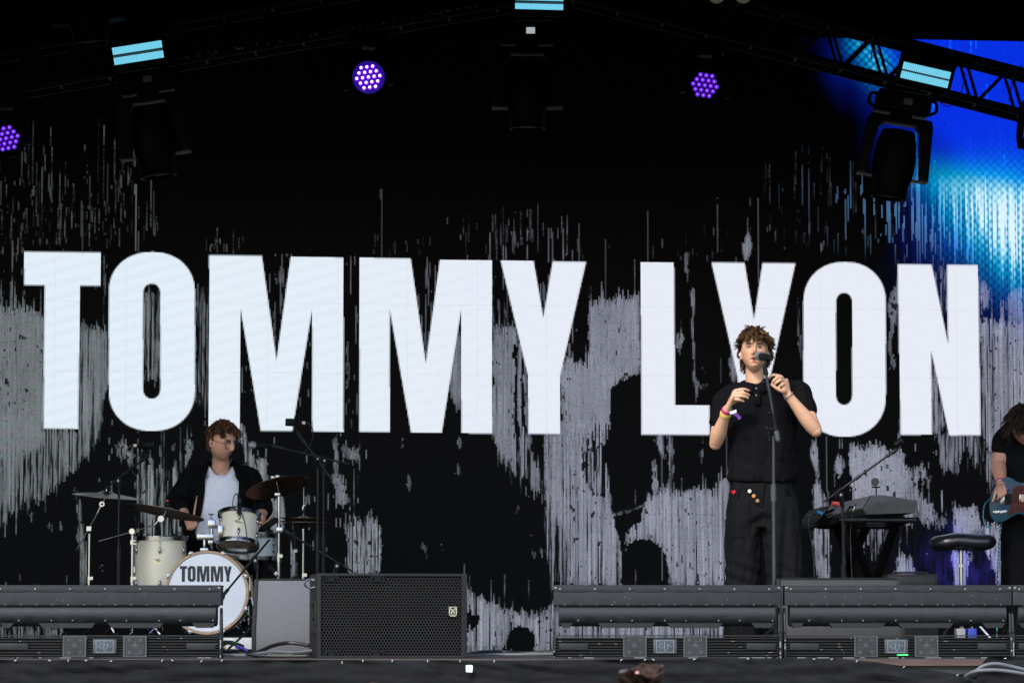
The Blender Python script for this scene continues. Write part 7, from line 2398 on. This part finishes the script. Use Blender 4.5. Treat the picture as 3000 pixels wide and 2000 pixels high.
tg_.loft(torso_secs(px_rows([(3024, 1515, YG + .04, 90, .115), (3024, 1560, YG + .04, 92, .125), (3024, 1600, YG + .04, 88, .11)])), n=30, power=2.4)
tg_.loft(torso_secs(px_rows([(2984, 1560, YG + .04, 44, .11), (2980, 1640, YG + .02, 46, .105), (2977, 1740, YG + .0, 46, .10), (2976, 1885, YG + .04, 47, .10)])), n=24)
tg_.loft(torso_secs(px_rows([(3064, 1560, YG + .04, 44, .11), (3068, 1640, YG + .02, 46, .105), (3074, 1740, YG + .0, 46, .10), (3076, 1885, YG + .04, 47, .10)])), n=24)
me = cloth_mesh(tg_, 0.008, 0.007, 95, go); link("trousers", me, m_sh, gt, smooth=180)
for a in (aA, aB):
    mb = MB(); shoe(mb, a, (0, -1), 0); mb.build("shoe", MATS["black_shoe"], gt, smooth=60)
band(lerp(w1, e1, .06), e1 - w1, 0.031, 0.012, MATS["magenta_band"], "wristband", gt)
band(lerp(w1, e1, .0), e1 - w1, 0.030, 0.006, M("beige_band", (0.4, 0.3, 0.22), rough=0.6), "wristband", gt)
mb = MB(); mb.prism([(2945, 1430), (2951, 1425), (2957, 1426), (2953, 1434), (2948, 1440), (2944, 1436)], lambda x, y, d: P(x, y, YG - .27 + d), 0.003); mb.build("ribbon_tail", MATS["purple_ribbon"], gt, smooth=0)
for i in range(3):
    MB().bar(P(2931 + i * 4, 1350, YG - .066), P(2934 + i * 4, 1364, YG - .078), 0.002, 0.002).build("tattoo_stroke", m_print, gt, smooth=0)
# the guitar
YGT = YG - .22
gu = thing("electric_guitar", "teal blue electric guitar with tortoiseshell pickguard held by the guitarist", "guitar", tuple(P(2960, 1480, YGT)))
m_gt = M("teal_lacquer", (0.008,0.045,0.07), rough=0.35, var=0.08, scale=5, coat=0.08, spec=0.15)
ol = catmull([(2901, 1482), (2907, 1448), (2925, 1415), (2947, 1397), (2965, 1400), (2985, 1412), (3010, 1410), (3030, 1398), (3050, 1402), (3056, 1420), (3048, 1440), (3046, 1470), (3052, 1485), (3050, 1500), (3030, 1514), (3008, 1512), (2985, 1505), (2962, 1515), (2940, 1527), (2918, 1528), (2904, 1510), (2901, 1482)], 4)[:-1]
ol = [(p[0], p[1]) for p in ol]
def gp(x, y, d):
    return P(x, y, YGT) + Vector((0, d - 0.10 * ((x - 2960) / 480), 0))
MB().prism(ol, gp, 0.042).build("body", m_gt, gu, bevel=0.006)
pg = [(p[0], p[1]) for p in catmull([(2967, 1432), (2975, 1424), (2990, 1422), (3015, 1426), (3038, 1436), (3040, 1470), (3044, 1492), (3026, 1506), (3006, 1505), (2986, 1498), (2960, 1508), (2953, 1504), (2962, 1475), (2967, 1432)], 3)[:-1]]
MB().prism(pg, lambda x, y, d: gp(x, y, d - 0.0035), 0.003).build("pickguard", M("tortoiseshell", (0.055, 0.010, 0.006), rough=0.4, var=0.95, scale=45, spec=0.12), gu, smooth=0)
MB().prism([(2929, 1477), (2934, 1443), (2944, 1445), (2941, 1479)], lambda x, y, d: gp(x, y, d - 0.010), 0.009).build("bridge", m_chrome, gu, bevel=0.002)
MB().prism([(2944, 1476), (2947, 1446), (2964, 1446), (2960, 1477)], lambda x, y, d: gp(x, y, d - 0.008), 0.007).build("bridge_pickup", m_black, gu, bevel=0.001)
MB().prism([(2984, 1470), (2986, 1447), (2991, 1447), (2990, 1470)], lambda x, y, d: gp(x, y, d - 0.008), 0.006).build("neck_pickup", m_chrome, gu, bevel=0.001)
MB().prism([(2910, 1496), (2950, 1494), (2951, 1502), (2911, 1504)], lambda x, y, d: gp(x, y, d - 0.003), 0.003).build("control_plate", m_chrome, gu, bevel=0.001)
for px in (2918, 2933):
    MB().lathe([(0.010, 0), (0.010, .012), (0.008, .015)], gp(px, 1499, -0.003), Vector((0, -1, 0)), 16).build("knob", m_chrome, gu)
MB().tube([gp(2946, 1499, -.003), gp(2952, 1498, -.012)], 0.0025, 8).build("selector", m_chrome, gu)
MB().prism([(2990, 1448), (3300, 1436), (3300, 1456), (2990, 1470)], lambda x, y, d: gp(x, y, d - 0.014), 0.022).build("neck", M("maple_fretboard", (0.50, 0.30, 0.13), rough=0.35, var=0.15, scale=20), gu, bevel=0.003)
for i in range(6):
    MB().tube([gp(2940, 1449 + i * 5, -0.012), gp(3295, 1439 + i * 3, -0.018)], 0.0006, 4).build("string", m_steel, gu)
for i in range(9):
    x = 2996 + i * 22
    MB().tube([gp(x, 1447 - (x - 2990) * .038, -0.0145), gp(x, 1469 - (x - 2990) * .045, -0.0145)], 0.001, 6).build("fret", m_steel, gu)
MB().tube([gp(2918, 1526, 0.02), gp(2909, 1538, 0.02)], 0.006, 10).build("jack_plug", m_chrome, gu)
t = thing("guitar_cable", "black and cyan braided cable looping from the guitar jack", "cable", tuple(gp(2909, 1538, .02)))
lp = [gp(2909, 1538, .02), gp(2900, 1545, .02), gp(2887, 1535, .02), gp(2883, 1510, .03), gp(2888, 1480, .05), gp(2900, 1464, .07), gp(2925, 1450, .12), gp(2945, 1500, .14), gp(2936, 1600, .14), gp(2932, 1700, .14), gp(2930, 1880, .14)]
q = catmull([tuple(p) for p in lp], 16)
for k_ in range(2):
    mb = MB()
    for i in range(k_, len(q) - 1, 2):
        mb.tube([Vector(q[i]), Vector(q[i + 1])], 0.0038, 6)
    mb.build("braid_black" if k_ == 0 else "braid_cyan", m_cable if k_ == 0 else M("cyan_braid", (0.03, 0.32, 0.36), rough=0.5), t, smooth=0, kind="stuff")

# ------------------------------------------------------------------ pedals on the deck seen under the light bar
t = thing("effects_pedal", "bright blue effects pedal on the deck behind the light bar near the guitarist", "pedal", (P(2845, 1850, 20.6).x, 20.6, 0))
MB().box((0, 0, 0.08), (0.05, 0.12, 0.16)).build("case", M("blue_pedal", (0.005,0.02,0.25), rough=0.5), t, local=True, bevel=0.004)
MB().lathe([(0.012, 0), (0.012, .012)], (0, -.02, .16), Vector((0, 0, 1)), 12).build("switch", m_chrome, t, local=True)
t = thing("effects_pedal", "white effects pedal on the deck behind the light bar near the guitarist", "pedal", (P(2812, 1850, 20.6).x, 20.6, 0))
MB().box((0, 0, 0.08), (0.05, 0.12, 0.16)).build("case", M("white_pedal", (0.2,0.2,0.2), rough=0.5), t, local=True, bevel=0.004)
MB().lathe([(0.012, 0), (0.012, .012)], (0, -.02, .16), Vector((0, 0, 1)), 12).build("switch", m_chrome, t, local=True)

# ------------------------------------------------------------------ crowd
def crowd_person(label, px, py_top, Y, skin, cols, Fv, bun=False, bald=False, coat=(0.05, 0.05, 0.07)):
    c = P(px, py_top, Y) - Vector((0, 0, 0.12))
    t = thing("person", label, "person", (c.x, Y, -1.7))
    o = ORG[t.name]
    body, A = head_mesh(Fv, (0, 0, 1), c, 0.97)
    z = c.z
    limb(body, [c + Vector((0, .01, -.24)), c + Vector((0, .01, -.1))], [0.06, 0.055])
    body.loft([(Vector((c.x, Y, z + h)), rx, ry) for h, rx, ry in ((-.2, .06, .06), (-.24, .15, .09), (-.3, .2, .11), (-.5, .18, .12), (-.75, .15, .11), (-.95, .17, .12), (-1.0, .16, .11))], n=24)
    for s in (-1, 1):
        limb(body, [Vector((c.x + s * .19, Y, z - .29)), Vector((c.x + s * .23, Y, z - .58)), Vector((c.x + s * .24, Y - .08, z - .82))], [0.055, 0.043, 0.028])
        hw = Vector((c.x + s * .24, Y - .08, z - .82))
        ks = [hw + Vector((0, -.035 + .018 * i, -.08)) for i in range(4)]
        hand(body, hw, ks, [[k + Vector((0, 0, -.035)), k + Vector((0, .005, -.065))] for k in ks], [hw + Vector((-s * .02, -.035, -.05)), hw + Vector((-s * .025, -.04, -.08))])
        limb(body, [Vector((c.x + s * .09, Y, z - .95)), Vector((c.x + s * .1, Y, -1.2)), Vector((c.x + s * .1, Y, -1.64))], [0.085, 0.06, 0.042])
    me = remeshed(body, 0.008, 2, 0.4)
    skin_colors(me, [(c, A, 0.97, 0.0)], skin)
    shift(me, o); link("body", me, m_skin, t, smooth=180)
    cl = MB()
    cl.loft([(Vector((c.x, Y, z + h)), rx, ry) for h, rx, ry in ((-.205, .07, .07), (-.24, .17, .11), (-.3, .22, .13), (-.5, .2, .14), (-.75, .18, .13), (-.95, .2, .14))], n=24)
    for s in (-1, 1):
        limb(cl, [Vector((c.x + s * .17, Y, z - .28)), Vector((c.x + s * .215, Y, z - .45)), Vector((c.x + s * .225, Y, z - .56))], [0.065, 0.066, 0.064])
    me = cloth_mesh(cl, 0.01, 0.006, 5, o); link("jacket", me, M("crowd_cloth_" + str(px), coat, rough=0.9), t, smooth=180)
    tr_ = MB()
    for s in (-1, 1):
        limb(tr_, [Vector((c.x + s * .09, Y, z - .93)), Vector((c.x + s * .1, Y, -1.2)), Vector((c.x + s * .1, Y, -1.63))], [0.105, 0.085, 0.07])
    me = cloth_mesh(tr_, 0.012, 0.005, 6, o); link("trousers", me, M("crowd_denim", (0.03, 0.04, 0.07), rough=0.9), t, smooth=180)
    for s in (-1, 1):
        mb = MB(); shoe(mb, Vector((c.x + s * .1, Y, 0)), (0, 1), -1.7); mb.build("shoe", MATS["black_shoe"], t, smooth=60)
    if not bald:
        hair(t, A, c, 0.97, 260, lambda d: d[2] > (0.3 if d[1] > 0.3 else -0.7), lambda d: (d[0] * .3, -0.6, 0.3), lambda d: 0.06, 0.2, cols, rad=0.0075, seed=23, lift=0.08, cap_off=1.07, grav=0.0)
    return t, c, A
cp, cc, CA = crowd_person("audience member with brown hair bun and sunglasses pushed up on the head", 1880, 1988, 11.6, (0.45, 0.26, 0.19), [(0.02,0.011,0.008), (0.03,0.017,0.011), (0.055,0.034,0.024), (0.075,0.047,0.033), (0.04,0.022,0.015)], (0.25, 1, 0.05))
o = ORG[cp.name]
bn = MB()
bc_ = P(1905, 1968, 11.55)
r_ = random.Random(2)
for i in range(26):
    a0 = r_.uniform(0, 6.28); tl = r_.uniform(-.8, .8)
    x_, y_ = frame_from(Vector((math.sin(tl), -0.5, math.cos(tl))))
    rr = r_.uniform(0.018, 0.042)
    bn.tube([bc_ + x_ * (rr * math.cos(a0 + u * .5)) + y_ * (rr * .8 * math.sin(a0 + u * .5)) + Vector((0, r_.uniform(-.004, .004), 0)) for u in range(10)], [0.003] + [0.0075] * 8 + [0.002], 6)
bn.ball(bc_, (0.032, 0.03, 0.028), 12, 8)
bn.build("hair_bun", M("bun_hair", (0.035,0.018,0.012), rough=0.6, var=0.5, scale=60, spec=0.15), cp, smooth=180)
m_sun = M("dark_red_acetate", (0.03, 0.008, 0.007), rough=0.15, var=0.2, coat=0.5)
for cx_, cy_, w_ in ((1836, 1964, 24), (1922, 1953, 20)):
    MB().prism([(cx_ - w_, cy_ + 6), (cx_ - w_ * .8, cy_ - 3), (cx_ + w_, cy_ - 9), (cx_ + w_ * 1.05, cy_ + 3), (cx_ + w_ * .4, cy_ + 10), (cx_ - w_ * .7, cy_ + 12)], lambda x, y, d: P(x, y, 11.62) + Vector((0, d, 0)), 0.012).build("sunglass_lens", m_sun, cp, bevel=0.002)
MB().tube([P(1860, 1957, 11.6), P(1880, 1954, 11.6), P(1902, 1950, 11.6)], 0.005, 8).build("sunglass_bridge", m_sun, cp)
MB().ball(P(1868, 1970, 11.53), (0.009, 0.006, 0.006), 10, 8).build("hair_tie", M("pink_tie", (0.55, 0.28, 0.25), rough=0.6), cp)
crowd_person("audience member whose bare scalp just shows at the bottom edge", 1093, 1995, 11.2, (0.45, 0.25, 0.19), None, (0.1, 1, 0.0), bald=True)
